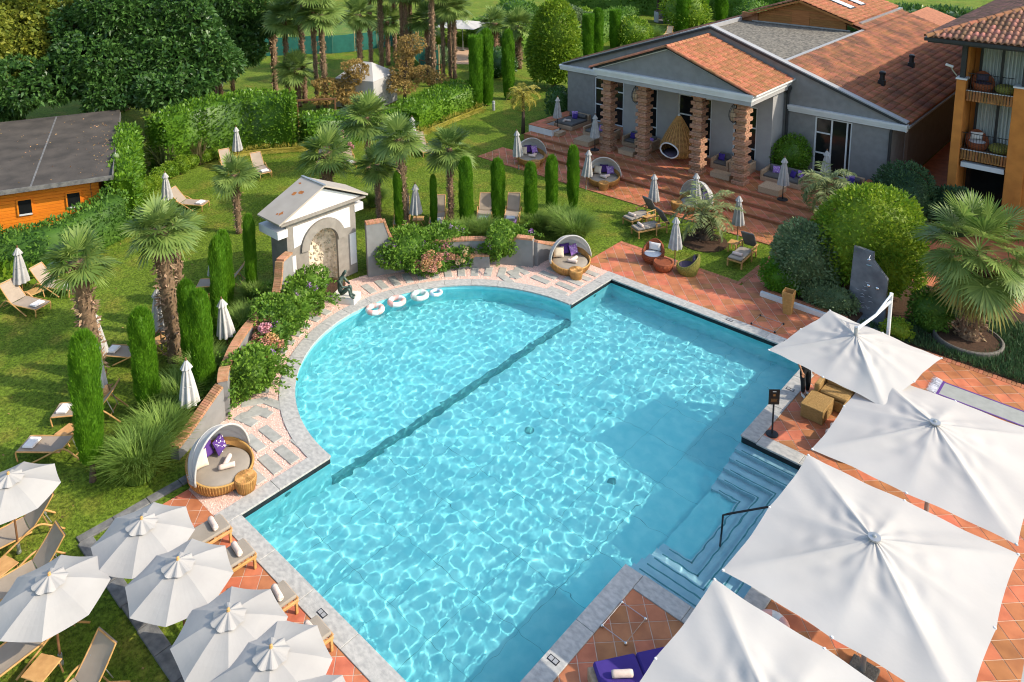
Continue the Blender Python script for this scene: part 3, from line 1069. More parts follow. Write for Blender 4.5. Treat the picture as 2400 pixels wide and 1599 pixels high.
MB().bx(6.2, 6.24, YW - .22, YW + .1, 3.62, 3.96).build('cornice_return', 'white_trim', spa)
# raking parapet of the main gable
for sx in (-1, 1):
    L = 10.4
    rot = Matrix.Rotation(math.atan(SL) * sx, 3, 'Y')
    MB().box((RX + sx * L / 2, YW + .12, (7.6 + 3.98) / 2 + .03), (math.hypot(L, L * SL), .42, .07), rot=rot).build('parapet_coping', 'grey_trim', spa)
    MB().box((RX + sx * L / 2, YW - .105, (7.6 + 3.98) / 2 - .06), (math.hypot(L, L * SL), .02, .12), rot=rot).build('parapet_edge', 'dark_trim', spa)
# roof planes under the tiles
for sx in (-1, 1):
    xe = RX + sx * 10.45
    xi = RX + sx * 4.22
    ze = 3.96
    zi = 7.55 - 4.22 * SL
    MB().add([(xe, YW + .3, ze - .06), (xi, YW + .3, zi - .06), (xi, 58, zi - .06), (xe, 58, ze - .06)], [(0, 1, 2, 3)]).build('roof_deck', 'roof_tile', spa)
    xr = RX + sx * 3.0
    zr = 7.55 - 3.0 * SL
    MB().add([(xi, 43.6, zi - .065), (xr, 43.6, zr - .065), (xr, 53, zr - .065), (xi, 53, zi - .065)], [(0, 1, 2, 3)]).build('roof_deck', 'roof_tile', spa)
    MB().bx(min(xe, xe + sx * .1), max(xe, xe + sx * .1), YW - .1, 58, ze - .16, ze - .05).build('gutter', 'metal_grey', spa)
roof_tiles(spa, (6.27, YW + .34, 3.98), (0, 1, 0), (-1, 0, SL), 21.3, 6.55, 'old_tile', 0, .21, .36, seed=2)
roof_tiles(spa, (.02 + .1, 43.7, 6.14), (0, 1, 0), (-1, 0, SL), 9.2, 1.2, 'old_tile', 0, .21, .36, seed=3)
roof_tiles(spa, (-14.65, 58, 3.98), (0, -1, 0), (1, 0, SL), 26, 6.5, 'old_tile', 0, .21, .36, seed=4)
# flat gravel roof between the slopes, its parapets, the timber clerestory
MB().bx(RX - 4.2, RX + 4.2, YW + .3, 44, 5.7, 5.92).build('gravel_roof', 'roof_gravel', spa)
MB().bx(RX + 4.06, RX + 4.24, YW + .3, 43.7, 5.75, 6.17).build('roof_kerb', 'grey_trim', spa)
MB().bx(RX - 4.24, RX - 4.06, YW + .3, 43.7, 5.75, 6.17).build('roof_kerb', 'grey_trim', spa)
MB().yprism([(RX - 3.0, 5.8), (RX + 3.0, 5.8), (RX + 3.0, 6.55), (RX, 7.55), (RX - 3.0, 6.55)], 44.0, 44.2).build('clerestory_wall', 'larch', spa)
for k in range(9):
    z = 5.98 + .17 * k
    hw = min(3.0, max(0.2, (7.52 - z - .1) / .335))
    MB().bx(RX - hw + .02, RX + hw - .02, 43.975, 43.998, z, z + .155).build('clerestory_board', 'larch', spa)
MB().bx(RX - .6, RX + .6, 43.955, 43.974, 5.98, 6.95).build('hatch', 'larch', spa)
MB().bx(RX - 4.2, RX - 3.02, 43.9, 44.1, 5.8, 6.5).build('clerestory_cheek', 'terracotta_edge', spa)
MB().bx(RX - 3.4, RX + 3.3, 43.85, 43.94, 5.921, 6.0).build('flashing', 'metal_grey', spa)
for sx in (-1, 1):
    MB().add([(RX, 43.55, 7.72), (RX + sx * 3.55, 43.55, 6.53), (RX + sx * 3.55, 53, 6.53), (RX, 53, 7.72)], [(0, 1, 2, 3)]).build('clerestory_roof_deck', 'roof_tile', spa)
    MB().box((RX + sx * 1.775, 43.5, 7.06), (3.75, .08, .12), rot=Matrix.Rotation(math.atan(.335) * sx, 3, 'Y')).build('barge_board', 'larch', spa)
roof_tiles(spa, (RX + 3.6, 43.5, 6.56), (0, 1, 0), (-3.55, 0, 1.19), 9.4, 3.76, 'roof_tile', 0, .21, .36, seed=5)
roof_tiles(spa, (RX - 3.6, 52.9, 6.56), (0, -1, 0), (3.55, 0, 1.19), 9.4, 3.76, 'roof_tile', 0, .21, .36, seed=6)
ridge_tiles(spa, (RX, 43.4, 7.78), (RX, 52.8, 7.78), 'roof_tile')
for q in range(2):
    y = 46.6 + 2.1 * q
    rot = Matrix.Rotation(math.atan(.335), 3, 'Y')
    sk = MB().box((RX + 1.6, y, 7.33), (1.9, .95, .10), rot=rot).build('skylight', 'metal_dark', spa)
    MB().box((RX + 1.62, y, 7.385), (1.7, .75, .02), rot=rot).build('pane', 'white_trim', sk)
MB().bx(RX + 3.62, RX + 3.85, 44.3, 53, 6.1, 6.5).build('gutter', 'metal_grey', spa)
for (x, y) in ((3.9, 34.8), (3.84, 40.2)):
    z = 7.55 - (x - RX) * SL
    v = MB().box((x, y, z + .17), (.32, .32, .42)).build('roof_vent', 'metal_dark', spa)
    MB().lathe([(.14, 0), (.12, .28), (.16, .30), (.17, .42), (.10, .48)], (x, y, z + .38), 14).build('cowl', 'metal_dark', v)
    MB().box((x + .45, y, z - .06), (.5, .14, .02), rot=Matrix.Rotation(math.atan(SL), 3, 'Y')).build('flashing', 'white_trim', v)
MB().tube([(5.55, YW - .05, 3.7), (5.52, YW - .06, 3.4), (5.52, YW - .06, .3)], .07, 8).build('downpipe', 'dark_trim', spa)
MB().tube([(.42, YW - .1, 5.3), (.42, YW - .1, 4.6), (.42, YW - .1, .48)], .08, 8).build('downpipe', 'dark_trim', spa)
MB().lathe([(.1, 0), (.19, .3), (.19, .36)], (.42, YW - .1, 4.55), 10).build('rain_hopper', 'dark_trim', spa)
# portico: beam, pediment, roof
bm_ = MB().bx(-8.6, .46, YP, YP + .5, 4.78, 5.0).build('portico_beam', 'grey_trim', spa)
for k, (o, z0, z1) in enumerate(((.05, 5.0, 5.12), (.10, 5.132, 5.24), (.16, 5.252, 5.38))):
    MB().bx(-8.6 - o, .46 + o, YP - o, YP + .45, z0, z1).build('beam_band', 'white_trim', bm_)
    MB().bx(.44, .46 + o, YP + .452, YW, z0, z1).build('beam_band', 'white_trim', bm_)
MB().bx(.16, .45, YP + .502, YW, 4.78, 5.0).build('portico_beam', 'wall_pale', spa)
MB().bx(-8.6, -8.3, YP + .502, YW, 4.78, 5.38).build('portico_beam', 'wall_pale', spa)
MB().yprism([(-8.5, 5.39), (.4, 5.39), (RX, 6.95)], YP + .12, YP + .3).build('pediment', 'wall_grey', spa)
for sx in (-1, 1):
    MB().box((RX + sx * 2.15, YP + .09, 6.24), (4.55, .08, .16), rot=Matrix.Rotation(math.atan(.37) * sx, 3, 'Y')).build('pediment_trim', 'white_trim', spa)
    MB().box((RX + sx * 2.4, YP - .02, 6.22), (5.15, .06, .20), rot=Matrix.Rotation(math.atan(.372) * sx, 3, 'Y')).build('barge_board', 'dark_trim', spa)
    MB().add([(RX, YP - .1, 7.08), (RX + sx * 4.82, YP - .1, 5.30), (RX + sx * 4.82, YW, 5.30), (RX, YW, 7.08)], [(0, 1, 2, 3)]).build('portico_roof_deck', 'roof_tile', spa)
MB().bx(.60, .72, YP, YW, 5.28, 5.36).build('gutter', 'plaster_white', spa)
roof_tiles(spa, (.68, YP - .08, 5.31), (0, 1, 0), (-4.85, 0, 1.79), 4.62, 5.2, 'roof_tile', 300, .205, .36, seed=7)
roof_tiles(spa, (-9.08, YW, 5.31), (0, -1, 0), (4.85, 0, 1.79), 4.62, 5.2, 'roof_tile', 0, .205, .36, seed=8)
ridge_tiles(spa, (RX, YP - .12, 7.14), (RX, YW - .1, 7.14), 'roof_tile')
for sx in (-1, 1):
    ridge_tiles(spa, (RX + sx * 4.86, YP - .05, 5.35), (RX, YP - .05, 7.15), 'roof_tile', .10, .36, 'verge_tile')

# brick columns: alternating wide and narrow courses
bks = []
for v_ in range(3):
    block = MB()
    for q in range(3):
        block.cbox((random.uniform(-.02, .02), random.uniform(-.02, .02), -.333 + .333 * q), (random.uniform(.95, 1.03), random.uniform(.95, 1.03), .27), .02)
    block.box((0, 0, 0), (.9, .9, .98))
    bk = bpy.data.meshes.new('brick')
    bk.from_pydata(block.v, [], block.f)
    bks.append(bk)
random.seed(5)
for i, x in enumerate((-8.32, -5.99, -2.68, -.29)):
    col = thing('brick_column', ['stacked brick column furthest from the hotel, under the portico beam', 'stacked brick column left of the hanging basket chair', 'stacked brick column right of the hanging basket chair', 'stacked brick column at the sunlit corner of the portico, beside the lantern'][i], 'column', (x, 27.54, .48), 0, 'brick columns of the portico')
    hz = 4.3 / 21
    for k in range(21):
        wide = k % 2 == 0
        s = .345 if wide else .245
        if k == 0:
            s = .34
        j = random.uniform(-.012, .012)
        for q in range(4):
            a = s * 2 * (.62 if (k + q) % 2 else .38)
            o = obj('brick', bks[random.randrange(3)], 'brick_column', col)
            # pin-wheel of four blocks round a hollow
            L, W = s * 1.25, s * .75
            dx, dy = [(s - W / 2, s - L / 2), (-(s - L / 2), s - W / 2), (-(s - W / 2), -(s - L / 2)), (s - L / 2, -(s - W / 2))][q]
            o.location = (dx + j, dy + j, hz * (k + .5))
            o.scale = ((W, L, hz * .97) if q % 2 == 0 else (L, W, hz * .97))

# wall lanterns beside the columns
for i, x in enumerate((-6.42, -.70)):
    t = thing('wire_lantern', ['onion-shaped wire lantern half hidden behind the second brick column', 'onion-shaped wire lantern hanging beside the sunlit corner column'][i], 'lantern', (x, 27.35, 3.6), 0, 'wire lanterns on the portico')
    prof = [(.03, 0), (.17, .12), (.25, .35), (.23, .6), (.12, .85), (.03, .98)]
    for k in range(10):
        a = 2 * PI * k / 10
        MB().tube([(r * math.cos(a), r * math.sin(a), z) for r, z in prof], .009, 4).build('rib', 'metal_dark', t)
    for (r, z) in prof[1:-1]:
        MB().tube([(r * math.cos(2 * PI * k / 16), r * math.sin(2 * PI * k / 16), z) for k in range(16)], .008, 4, True).build('hoop', 'metal_dark', t)
    MB().lathe([(.02, .05), (.14, .15), (.19, .38), (.17, .6), (.02, .8)], (0, 0, 0), 12).build('shade', 'wicker_pale', t, True)
    MB().tube([(0, 0, .98), (0, 0, 1.18)], .012, 6).build('hanger', 'metal_dark', t)

# white bench walls with tiled tops on the terrace
for i, parts in enumerate(([(-14.15, -13.45, 27.35, 31.2), (-13.45, -12.3, 27.35, 28.05)], [(3.95, 5.35, 26.3, 27.0), (4.7, 5.4, 27.0, 31.2)])):
    t = thing('bench_wall', ['white L-shaped bench wall with terracotta top at the lawn end of the terrace', 'white L-shaped bench wall with terracotta top beside the potted palm'][i], 'bench', (0, 0, 0), 0, 'bench walls of the terrace')
    for (x0, x1, y0, y1) in parts:
        b_ = MB().bx(x0, x1, y0, y1, .0 if i == 0 else .1, .86).build('bench_body', 'plaster_white', t)
        nx, ny = max(1, round((x1 - x0) / .36)), max(1, round((y1 - y0) / .36))
        for a in range(nx):
            for c in range(ny):
                ww, hh = (x1 - x0 + .06) / nx, (y1 - y0) / ny
                MB().cbox((x0 - .03 + ww * (a + .5), y0 + hh * (c + .5), .885), (ww - .01, hh - .01, .045), .006).build('top_tile', 'terracotta', b_)

# ------------------------------------------------------------------ the ochre hotel
hot = thing('hotel', 'ochre three-storey hotel with dark tiled roof, balconies and curtained windows', 'building', (0, 0, 0))
HY = 31.0
for (x0, x1, cap) in ((8.14, 8.52, 6.55), (10.36, 11.05, 6.5)):
    p = MB().cbox(((x0 + x1) / 2, HY + .25, cap / 2), (x1 - x0, .5, cap), .02).build('pillar', 'hotel_ochre', hot)
    MB().bx(x0 - .03, x1 + .04, HY - .04, HY + .54, cap + .001, cap + .07).build('pillar_cap', 'white_trim', p)
    MB().bx((x0 + x1) / 2 - .1, (x0 + x1) / 2 + .1, HY + .12, HY + .34, cap + .071, 8.4).build('roof_post', 'dark_trim', p)
MB().bx(8.5, 20, 32.62, 33, 0, 8.3).build('wall', 'hotel_ochre', hot)
MB().bx(8.16, 8.49, HY + .52, 62, 0, 8.3).build('side_wall', 'hotel_ochre', hot)
MB().bx(11.05, 15, HY + .1, HY + .45, 0, 3.1).build('wall', 'hotel_ochre', hot)
for fl, (z0, ztop) in enumerate(((3.28, 5.75), (6.02, 8.3))):
    sb = MB().bx(8.52, 14.4, HY + .2, 32.62, z0 - .18, z0).build('balcony_floor', 'dark_wood', hot)
    for seg in ((8.54, 10.34), (11.07, 13.6)):
        k = int((seg[1] - seg[0]) / .115)
        for i in range(k):
            x = seg[0] + (i + .5) * (seg[1] - seg[0]) / k
            MB().cbox((x, HY + .16, z0 - .2), (.1, .05, .46), .008).build('fascia_slat', 'wood_slat', sb)
        MB().bx(seg[0], seg[1], HY + .12, HY + .2, z0 + .04, z0 + .065).build('fascia_cap', 'white_trim', sb)
        for i in range(int((seg[1] - seg[0]) / .11)):
            MB().tube([(seg[0] + .05 + .11 * i, HY + .1, z0 - .35), (seg[0] + .05 + .11 * i, HY + .1, z0 + .85)], .009, 5).build('railing_bar', 'metal_dark', sb)
        MB().tube([(seg[0], HY + .1, z0 + .85), (seg[1], HY + .1, z0 + .85)], .018, 6).build('handrail', 'metal_dark', sb)
    w = MB().bx(8.75, 13.6, 32.52, 32.6, z0 + .02, ztop).build('window', 'curtain', hot)
    for i in range(34):
        x = 8.85 + i * .14
        MB().tube([(x, 32.5, z0 + .05), (x, 32.5, ztop - .05)], .05, 6).build('curtain_fold', 'curtain', w)
    MB().add([(8.75, 32.40, z0 + .02), (13.6, 32.40, z0 + .02), (13.6, 32.40, ztop), (8.75, 32.40, ztop)], [(0, 1, 2, 3)]).build('pane', 'hotel_glass', w) if 'hotel_glass' in MT else None
    for x in (8.78, 9.62, 10.6, 11.7, 12.8):
        MB().bx(x - .05, x + .05, 32.34, 32.46, z0 + .021, ztop - .001).build('window_frame', 'dark_trim', w)
MB().bx(8.6, 10.3, HY + .15, HY + .45, 2.5, 2.72).build('awning_box', 'white_trim', hot)
MB().bx(8.6, 13, 32.45, 32.6, .1, 2.4).build('ground_window', 'glass_dark', hot)
ez = 8.42
MB().add([(7.0, 30.2, ez), (24, 30.2, ez), (24, 38.2, ez + 3.0), (15.0, 38.2, ez + 3.0), (7.0, 62, ez), (15, 62, ez + 3.0)], [(0, 1, 2, 3), (0, 3, 5, 4)]).build('roof_deck', 'hotel_tile', hot)
MB().bx(7.02, 24, 30.22, 62, ez - .2, ez - .13).build('soffit', 'dark_trim', hot)
MB().bx(6.9, 24, 30.08, 30.2, ez - .12, ez + .02).build('gutter', 'dark_trim', hot)
MB().bx(6.88, 7.0, 30.2, 62, ez - .12, ez + .02).build('gutter', 'dark_trim', hot)
roof_tiles(hot, (7.0, 30.14, ez + .04), (1, 0, 0), (0, 8, 3.0), 9, 8.3, 'hotel_tile', 300, .24, .38, keep=lambda c, i, j: c.x - 7.0 > (c.y - 30.14), seed=9)
roof_tiles(hot, (6.94, 62, ez + .04), (0, -1, 0), (8, 0, 3.0), 31.8, 8.3, 'hotel_tile', 0, .24, .38, keep=lambda c, i, j: c.y - 30.14 > (c.x - 6.94), seed=10)
ridge_tiles(hot, (6.95, 30.1, ez + .06), (14.9, 38.1, ez + 3.08), 'roof_tile', .14, .4, 'hip_tile')
MB().tube([(8.12, HY + .05, 6.7), (7.95, HY - .05, 6.95), (7.9, HY - .1, 7.1)], .03, 6).build('camera_arm', 'metal_grey', hot)
MB().tube([(7.98, HY - .1, 7.1), (7.7, HY - .2, 7.2)], .06, 8).build('lamp_head', 'white_trim', hot)

# ------------------------------------------------------------------ the orange timber shed
su = Vector((.398, .917, 0))
sv = Vector((-.917, .398, 0))
SR = math.atan2(.917, .398)
shed = thing('timber_shed', 'bright orange board shed with a dark felt roof behind the hedge', 'shed', (-19.36, 4.79, 0), SR)
# local x runs along the front towards its right end (negative = left), local y to the back
MB().bx(-16, -.62, .72, 10.2, 0, 2.5).build('wall', 'orange_board', shed)
for k in range(17):
    MB().cbox((-8.3, .70, .08 + .148 * k), (15.36, .05, .138), .008).build('wall_board', 'orange_board', shed)
MB().box((-.95, .665, 1.25), (.02, .03, 2.5)).build('board_joint', 'dark_wood', shed)
rf = MB().add([(-17, 0, 2.66), (.0, 0, 2.66), (.0, 11.0, 2.95), (-17, 11.0, 2.95), (-17, 0, 2.52), (.0, 0, 2.52), (.0, 11, 2.81), (-17, 11, 2.81)], [(0, 1, 2, 3), (4, 7, 6, 5), (0, 4, 5, 1), (1, 5, 6, 2), (2, 6, 7, 3), (3, 7, 4, 0)]).build('roof', 'felt_roof', shed)
MB().bx(-17, .03, -.035, -.002, 2.48, 2.69).build('fascia', 'slate_strip', rf)
MB().bx(.002, .035, -.035, 11, 2.50, 2.80).build('fascia', 'slate_strip', rf)
for k in range(4):
    MB().add([(-3.2 - 3.3 * k, .01, 2.668), (-3.12 - 3.3 * k, .01, 2.668), (-3.12 - 3.3 * k, 10.9, 2.955), (-3.2 - 3.3 * k, 10.9, 2.955)], [(0, 1, 2, 3)]).build('felt_seam', 'slate_strip', rf)
for x in (-1.66, -3.55):
    w = MB().bx(x - .25, x + .25, .63, .672, 1.27, 1.9).build('window', 'glass_dark', shed)
    for q in ((x - .31, x - .25, 1.2, 1.96), (x + .25, x + .31, 1.2, 1.96), (x - .25, x + .25, 1.9, 1.96)):
        MB().bx(q[0], q[1], .61, .672, q[2], q[3]).build('window_frame', 'orange_board', w)
    MB().bx(x - .25, x + .25, .60, .668, 1.2, 1.27).build('window_sill', 'white_trim', w)
V = []
rl = np.random.default_rng(8)
Pn = np.stack([rl.uniform(-12, -.3, 260), rl.uniform(.3, 10, 260), np.zeros(260)], 1)
Pn[:90, 0] = -.3 - np.abs(rl.normal(0, .5, 90))
Pn[:, 2] = 2.675 + Pn[:, 1] * .29 / 11
V, F = leaves(Pn, np.tile([0, 0, .15], (260, 1)) + rl.normal(0, .5, (260, 3)) * [1, 1, .1], .08, .5, 0, .2, rl)
tag(obj('fallen_leaves', npmesh('fallen_leaves', V, F), 'dead_leaf', rf), kind='stuff')
t = thing('ladder_rail', 'small bent steel ladder rail sticking up behind the shed roof', 'rail', tuple(Vector((-19.36, 4.79, 0)) + su * -6.6 + sv * 10.9) [:2] + (0,), SR)
MB().tube([(-.25, .25, 0), (-.25, .2, 3.3), (-.2, .15, 3.4), (.2, .15, 3.4), (.25, .2, 3.3), (.25, .25, 0)], .03, 6).build('rail', 'metal_grey', t)

# ------------------------------------------------------------------ the wall fountain
FY = 8.1
ft = thing('wall_fountain', 'small temple-like fountain with grey stucco, white panels and an arched pebble niche', 'fountain', (-8.0, FY, 0), PI / 2)
# local: x along the front (world +Y), y to the back (world -X), front at y = 0
NR, SPZ = .66, 1.72
front = [(-1.55, 0), (-NR, 0), (-NR, SPZ)] + [(-NR * math.cos(PI * k / 16), SPZ + NR * math.sin(PI * k / 16)) for k in range(1, 16)] + [(NR, SPZ), (NR, 0), (1.55, 0), (1.55, 3.05), (-1.55, 3.05)]
MB().yprism(front, 0, .75).build('facade', 'fountain_stucco', ft)
MB().bx(-1.5, 1.5, .75, 1.2, 0, 3.05).build('back_wall', 'fountain_stucco', ft)
# arch moulding proud of the panel
ring = [(-1.0 * math.cos(PI * k / 20), SPZ + .05 + 1.0 * math.sin(PI * k / 20)) for k in range(21)] + [(NR * math.cos(PI * k / 20), SPZ + .02 + NR * math.sin(PI * k / 20)) for k in range(21)]
MB().yprism(ring, -.09, .0).build('arch_moulding', 'fountain_stucco', ft)
for sx in (-1, 1):
    pan = [(sx * 1.28, 2.02)] + [(sx * 1.02 * math.cos(R(17 + 73 * k / 10)), SPZ + .05 + 1.02 * math.sin(R(17 + 73 * k / 10))) for k in range(11)] + [(0, 2.86), (sx * 1.28, 2.86)]
    MB().yprism(pan, -.012, .0).build('white_panel', 'plaster_white', ft)
    MB().bx(sx * 1.37 - .15, sx * 1.37 + .15, -.014, .0, .42, 1.72).build('white_panel', 'plaster_white', ft)
    MB().box((sx * 1.72, .62, 2.72), (.42, 1.3, .30)).build('side_block', 'plaster_white', ft)
# niche lining of rough pebbles
lin = MB()
nn = 14
for k in range(nn + 1):
    a = PI * k / nn
for (z0, z1) in ((0, SPZ),):
    vs = [(-NR * math.cos(PI * k / nn), .12 + .55 * math.sin(PI * k / nn), z) for z in (0, SPZ) for k in range(nn + 1)]
    lin.add(vs, [(k, k + 1, nn + 2 + k, nn + 1 + k) for k in range(nn)])
dome = [(-NR * math.cos(PI * k / nn) * math.cos(PI / 2 * j / 6), .12 + .55 * math.sin(PI * k / nn) * math.cos(PI / 2 * j / 6), SPZ + NR * math.sin(PI / 2 * j / 6)) for j in range(7) for k in range(nn + 1)]
lin.add(dome, [(j * (nn + 1) + k, j * (nn + 1) + k + 1, (j + 1) * (nn + 1) + k + 1, (j + 1) * (nn + 1) + k) for j in range(6) for k in range(nn)])
nl = lin.build('niche_lining', 'rough_stone', ft, True)
rs = np.random.default_rng(4)
vs, fs = MB().lathe([(.0, -.6), (.8, -.3), (1, .1), (.6, .5), (0, .6)], (0, 0, 0), 6, caps=False).v, MB().lathe([(.0, -.6), (.8, -.3), (1, .1), (.6, .5), (0, .6)], (0, 0, 0), 6, caps=False).f
mm = bpy.data.meshes.new('pebble')
mm.from_pydata(vs, [], fs)
for k in range(300):
    th, z = rs.uniform(.05, PI - .05), rs.uniform(.1, SPZ + .55)
    c = 1.0 if z < SPZ else math.sqrt(max(0, 1 - ((z - SPZ) / NR) ** 2))
    o = obj('pebble', mm, 'rough_stone', nl, loc=(-NR * math.cos(th) * c, .12 + .53 * math.sin(th) * c, z))
    o.scale = [rs.uniform(.03, .06) for _ in range(3)]
    o.rotation_euler = rs.uniform(0, 6, 3)
# gabled sheet roof
MB().bx(-1.75, 1.75, -.12, 1.1, 3.05, 3.12).build('cornice', 'fountain_stucco', ft)
MB().bx(-1.9, 1.9, -.25, 1.15, 3.121, 3.2).build('cornice', 'fountain_stucco', ft)
MB().yprism([(-1.75, 3.201), (1.75, 3.201), (0, 4.02)], -.12, 1.1).build('tympanum', 'plaster_white', ft)
for sx in (-1, 1):
    q = MB().add([(0, -.3, 4.13), (sx * 1.98, -.3, 3.2), (sx * 1.98, 1.2, 3.2), (0, 1.2, 4.13), (0, -.3, 4.20), (sx * 2.0, -.3, 3.27), (sx * 2.0, 1.2, 3.27), (0, 1.2, 4.20)],
                 [(0, 1, 2, 3), (7, 6, 5, 4), (0, 4, 5, 1), (1, 5, 6, 2), (2, 6, 7, 3)]).build('roof_sheet', 'sheet_roof', ft)
    if sx < 0:
        for (a, b, w, l) in ((.30, .45, .09, .2), (.38, .62, .1, .14), (.8, .33, .1, .13), (.84, .42, .05, .1), (.15, .8, .05, .12)):
            pts_ = [(a + w * .5 * math.cos(k) * random.uniform(.6, 1.2), b + l * .5 * math.sin(k) * random.uniform(.5, 1.2)) for k in np.linspace(0, 2 * PI, 12, endpoint=False)]
            MB().add([(-2.0 * p[0], -.3 + 1.5 * p[1], 4.203 - .93 * p[0]) for p in pts_], [tuple(range(12))]).build('rust_stain', 'rust', q)
MB().box((0, .45, 4.2), (.10, 1.52, .05)).build('ridge_cap', 'metal_grey', ft)
MB().lathe([(.0, .0), (.55, .02), (.62, .12), (.5, .13), (.48, .05), (0, .05)], (0, -.25, -.02), 20).build('basin', 'soil', ft)

# curved garden walls either side with brick caps
cbm = MB().cbox((0, 0, 0), (.30, .062, .09), .006)
cbme = bpy.data.meshes.new('brick')
cbme.from_pydata(cbm.v, [], cbm.f)


def garden_wall(name, label, path, th=.26):
    """path: (x, y, top z)"""
    t = thing(name, label, 'wall', (0, 0, 0), 0, 'curved garden walls beside the fountain')
    mb = MB()
    P = [Vector((p[0], p[1], 0)) for p in path]
    lft, rgt = [], []
    for i in range(len(P)):
        d = (P[min(i + 1, len(P) - 1)] - P[max(i - 1, 0)]).normalized()
        nrm = Vector((-d.y, d.x, 0)) * th / 2
        lft.append(P[i] + nrm)
        rgt.append(P[i] - nrm)
    vs = []
    for i, p in enumerate(path):
        vs += [(lft[i].x, lft[i].y, -.05), (lft[i].x, lft[i].y, p[2]), (rgt[i].x, rgt[i].y, p[2]), (rgt[i].x, rgt[i].y, -.05)]
    fs = []
    for i in range(len(path) - 1):
        for k in range(3):
            fs.append((i * 4 + k, i * 4 + k + 1, i * 4 + 5 + k, i * 4 + 4 + k))
    fs += [(0, 1, 2, 3), tuple(len(vs) - 4 + k for k in (3, 2, 1, 0))]
    mb.add(vs, fs).build('wall_body', 'wall_grey', t)
    # bricks along the top
    dist = [0.0]
    Q = [Vector(p) for p in path]
    for a, b in zip(Q[:-1], Q[1:]):
        dist.append(dist[-1] + (b - a).length)
    s, i = .035, 0
    while s < dist[-1]:
        while dist[i + 1] < s:
            i += 1
        f = (s - dist[i]) / max(1e-6, dist[i + 1] - dist[i])
        p = Q[i].lerp(Q[i + 1], f)
        d = (Q[i + 1] - Q[i]).normalized()
        side = Vector((-d.y, d.x, 0)).normalized()
        up = d.cross(side) * -1
        up = side.cross(d) * -1 if up.z < 0 else up
        if up.z < 0:
            up = -up
        o = obj('brick', cbme, 'brick', t)
        o.matrix_local = Matrix.Translation(p + up * .04) @ Matrix((side, d, side.cross(d))).transposed().to_4x4()
        s += .068
    return t


def wall_path(a0, a1, sgn):
    out = []
    for k in range(41):
        f = k / 40
        a = a0 + (a1 - a0) * f
        r = 7.62 - .27 * min(1, f * 5)
        if f < .11:
            z = 2.2
        elif f < .38:
            u = (f - .11) / .27
            z = .62 + 1.45 * (1 - math.sqrt(1 - (1 - u) ** 2))
        elif f < .90:
            z = .62
        else:
            z = 1.0
        z = max(z, 1.0) if f < .9 else 1.15
        out.append((r * math.cos(R(a)), 7.98 + sgn * r * math.sin(R(a)), z))
    return out


garden_wall('garden_wall', 'curved grey wall with brick cap right of the fountain, overgrown with vines', wall_path(167, 114, 1))
garden_wall('garden_wall', 'curved grey wall with brick cap between the fountain and the nearest round daybed', wall_path(167, 120, -1))


garden_wall('garden_wall', 'low brick-capped planter wall behind the cream hydrangea', [(6.95 * math.cos(R(a)), 7.98 + 6.95 * math.sin(R(a)), .5) for a in range(128, 153)])


def tail_path(x0, y0, x1, y1, cxy):
    out = []
    for k in range(17):
        f = k / 16
        x = (1 - f) ** 2 * x0 + 2 * f * (1 - f) * cxy[0] + f * f * x1
        y = (1 - f) ** 2 * y0 + 2 * f * (1 - f) * cxy[1] + f * f * y1
        out.append((x, y, .30 + .72 * (1 - math.sin(f * PI / 2)) ** 1.0))
    return out


garden_wall('garden_wall', 'low sweeping end of the grey wall behind the daybed beyond the flowering vine', tail_path(-2.98, 14.75, -2.2, 16.95, (-3.3, 15.9)))
garden_wall('garden_wall', 'low sweeping end of the grey wall behind the daybed by the grass clump', tail_path(-3.7, 1.55, -3.1, -.15, (-3.55, .6)))


# ------------------------------------------------------------------ planting
def cyp_mesh(seed, flat=False):
    r = np.random.default_rng(seed)
    n = 15000
    z = r.uniform(0.02, 1.0, n)

    def rad(z, a):
        top = np.sqrt(np.clip(1 - ((z - .80) / .20).clip(0, 1) ** 2.2, 0, 1)) if not flat else np.ones_like(z)
        return .5 * top * (.66 + .34 * np.clip(z / .25, 0, 1)) * (1 + .07 * np.sin(4 * a + 8 * z + seed) + .06 * np.sin(15 * z + 3 * a + seed) + .05 * np.sin(31 * z - 5 * a))
    a = r.uniform(0, 2 * PI, n)
    rr = rad(z, a) * r.uniform(.88, 1.03, n)
    P = np.stack([rr * np.cos(a), rr * np.sin(a), z * 3.3], 1)
    tops = r.uniform(0, 1, 900) ** .5 * (.62 if not flat else 1)
    at = r.uniform(0, 2 * PI, 900)
    Pt = np.stack([.42 * tops * np.cos(at), .42 * tops * np.sin(at), 3.3 * (.985 + 0 * tops - (0 if flat else .06) * tops ** 2)], 1)
    N = np.stack([np.cos(a) * .55, np.sin(a) * .55, np.full(n, .9)], 1)
    L1 = leaves(P, N, .12, .15, .25, .5, r)
    w = r.choice(n, 420)
    L1 = join([L1, leaves(P[w] * [1.03, 1.03, 1], N[w], .24, .10, .5, .5, r)])
    L2 = leaves(Pt, np.tile([0, 0, 1.0], (900, 1)), .085, .3, .2, .6, r)
    zz = np.linspace(.01, .99, 26)
    aa = np.linspace(0, 2 * PI, 20, endpoint=False)
    Zm, Am = np.meshgrid(zz, aa, indexing='ij')
    rc = rad(Zm, Am) * .93
    C = np.stack([rc * np.cos(Am), rc * np.sin(Am), Zm * 3.3], -1).reshape(-1, 3)
    ii = np.arange(26 * 20).reshape(26, 20)
    F = np.stack([ii[:-1], np.roll(ii, -1, 1)[:-1], np.roll(ii, -1, 1)[1:], ii[1:]], -1).reshape(-1, 4)
    capi = np.array([[ii[-1, k], ii[-1, k + 1], ii[-1, 19 - k - 1], ii[-1, 19 - k]] for k in range(9)])
    V, F = join([L1, L2, (C, np.concatenate([F, capi]))])
    return npmesh('crown', V, F)


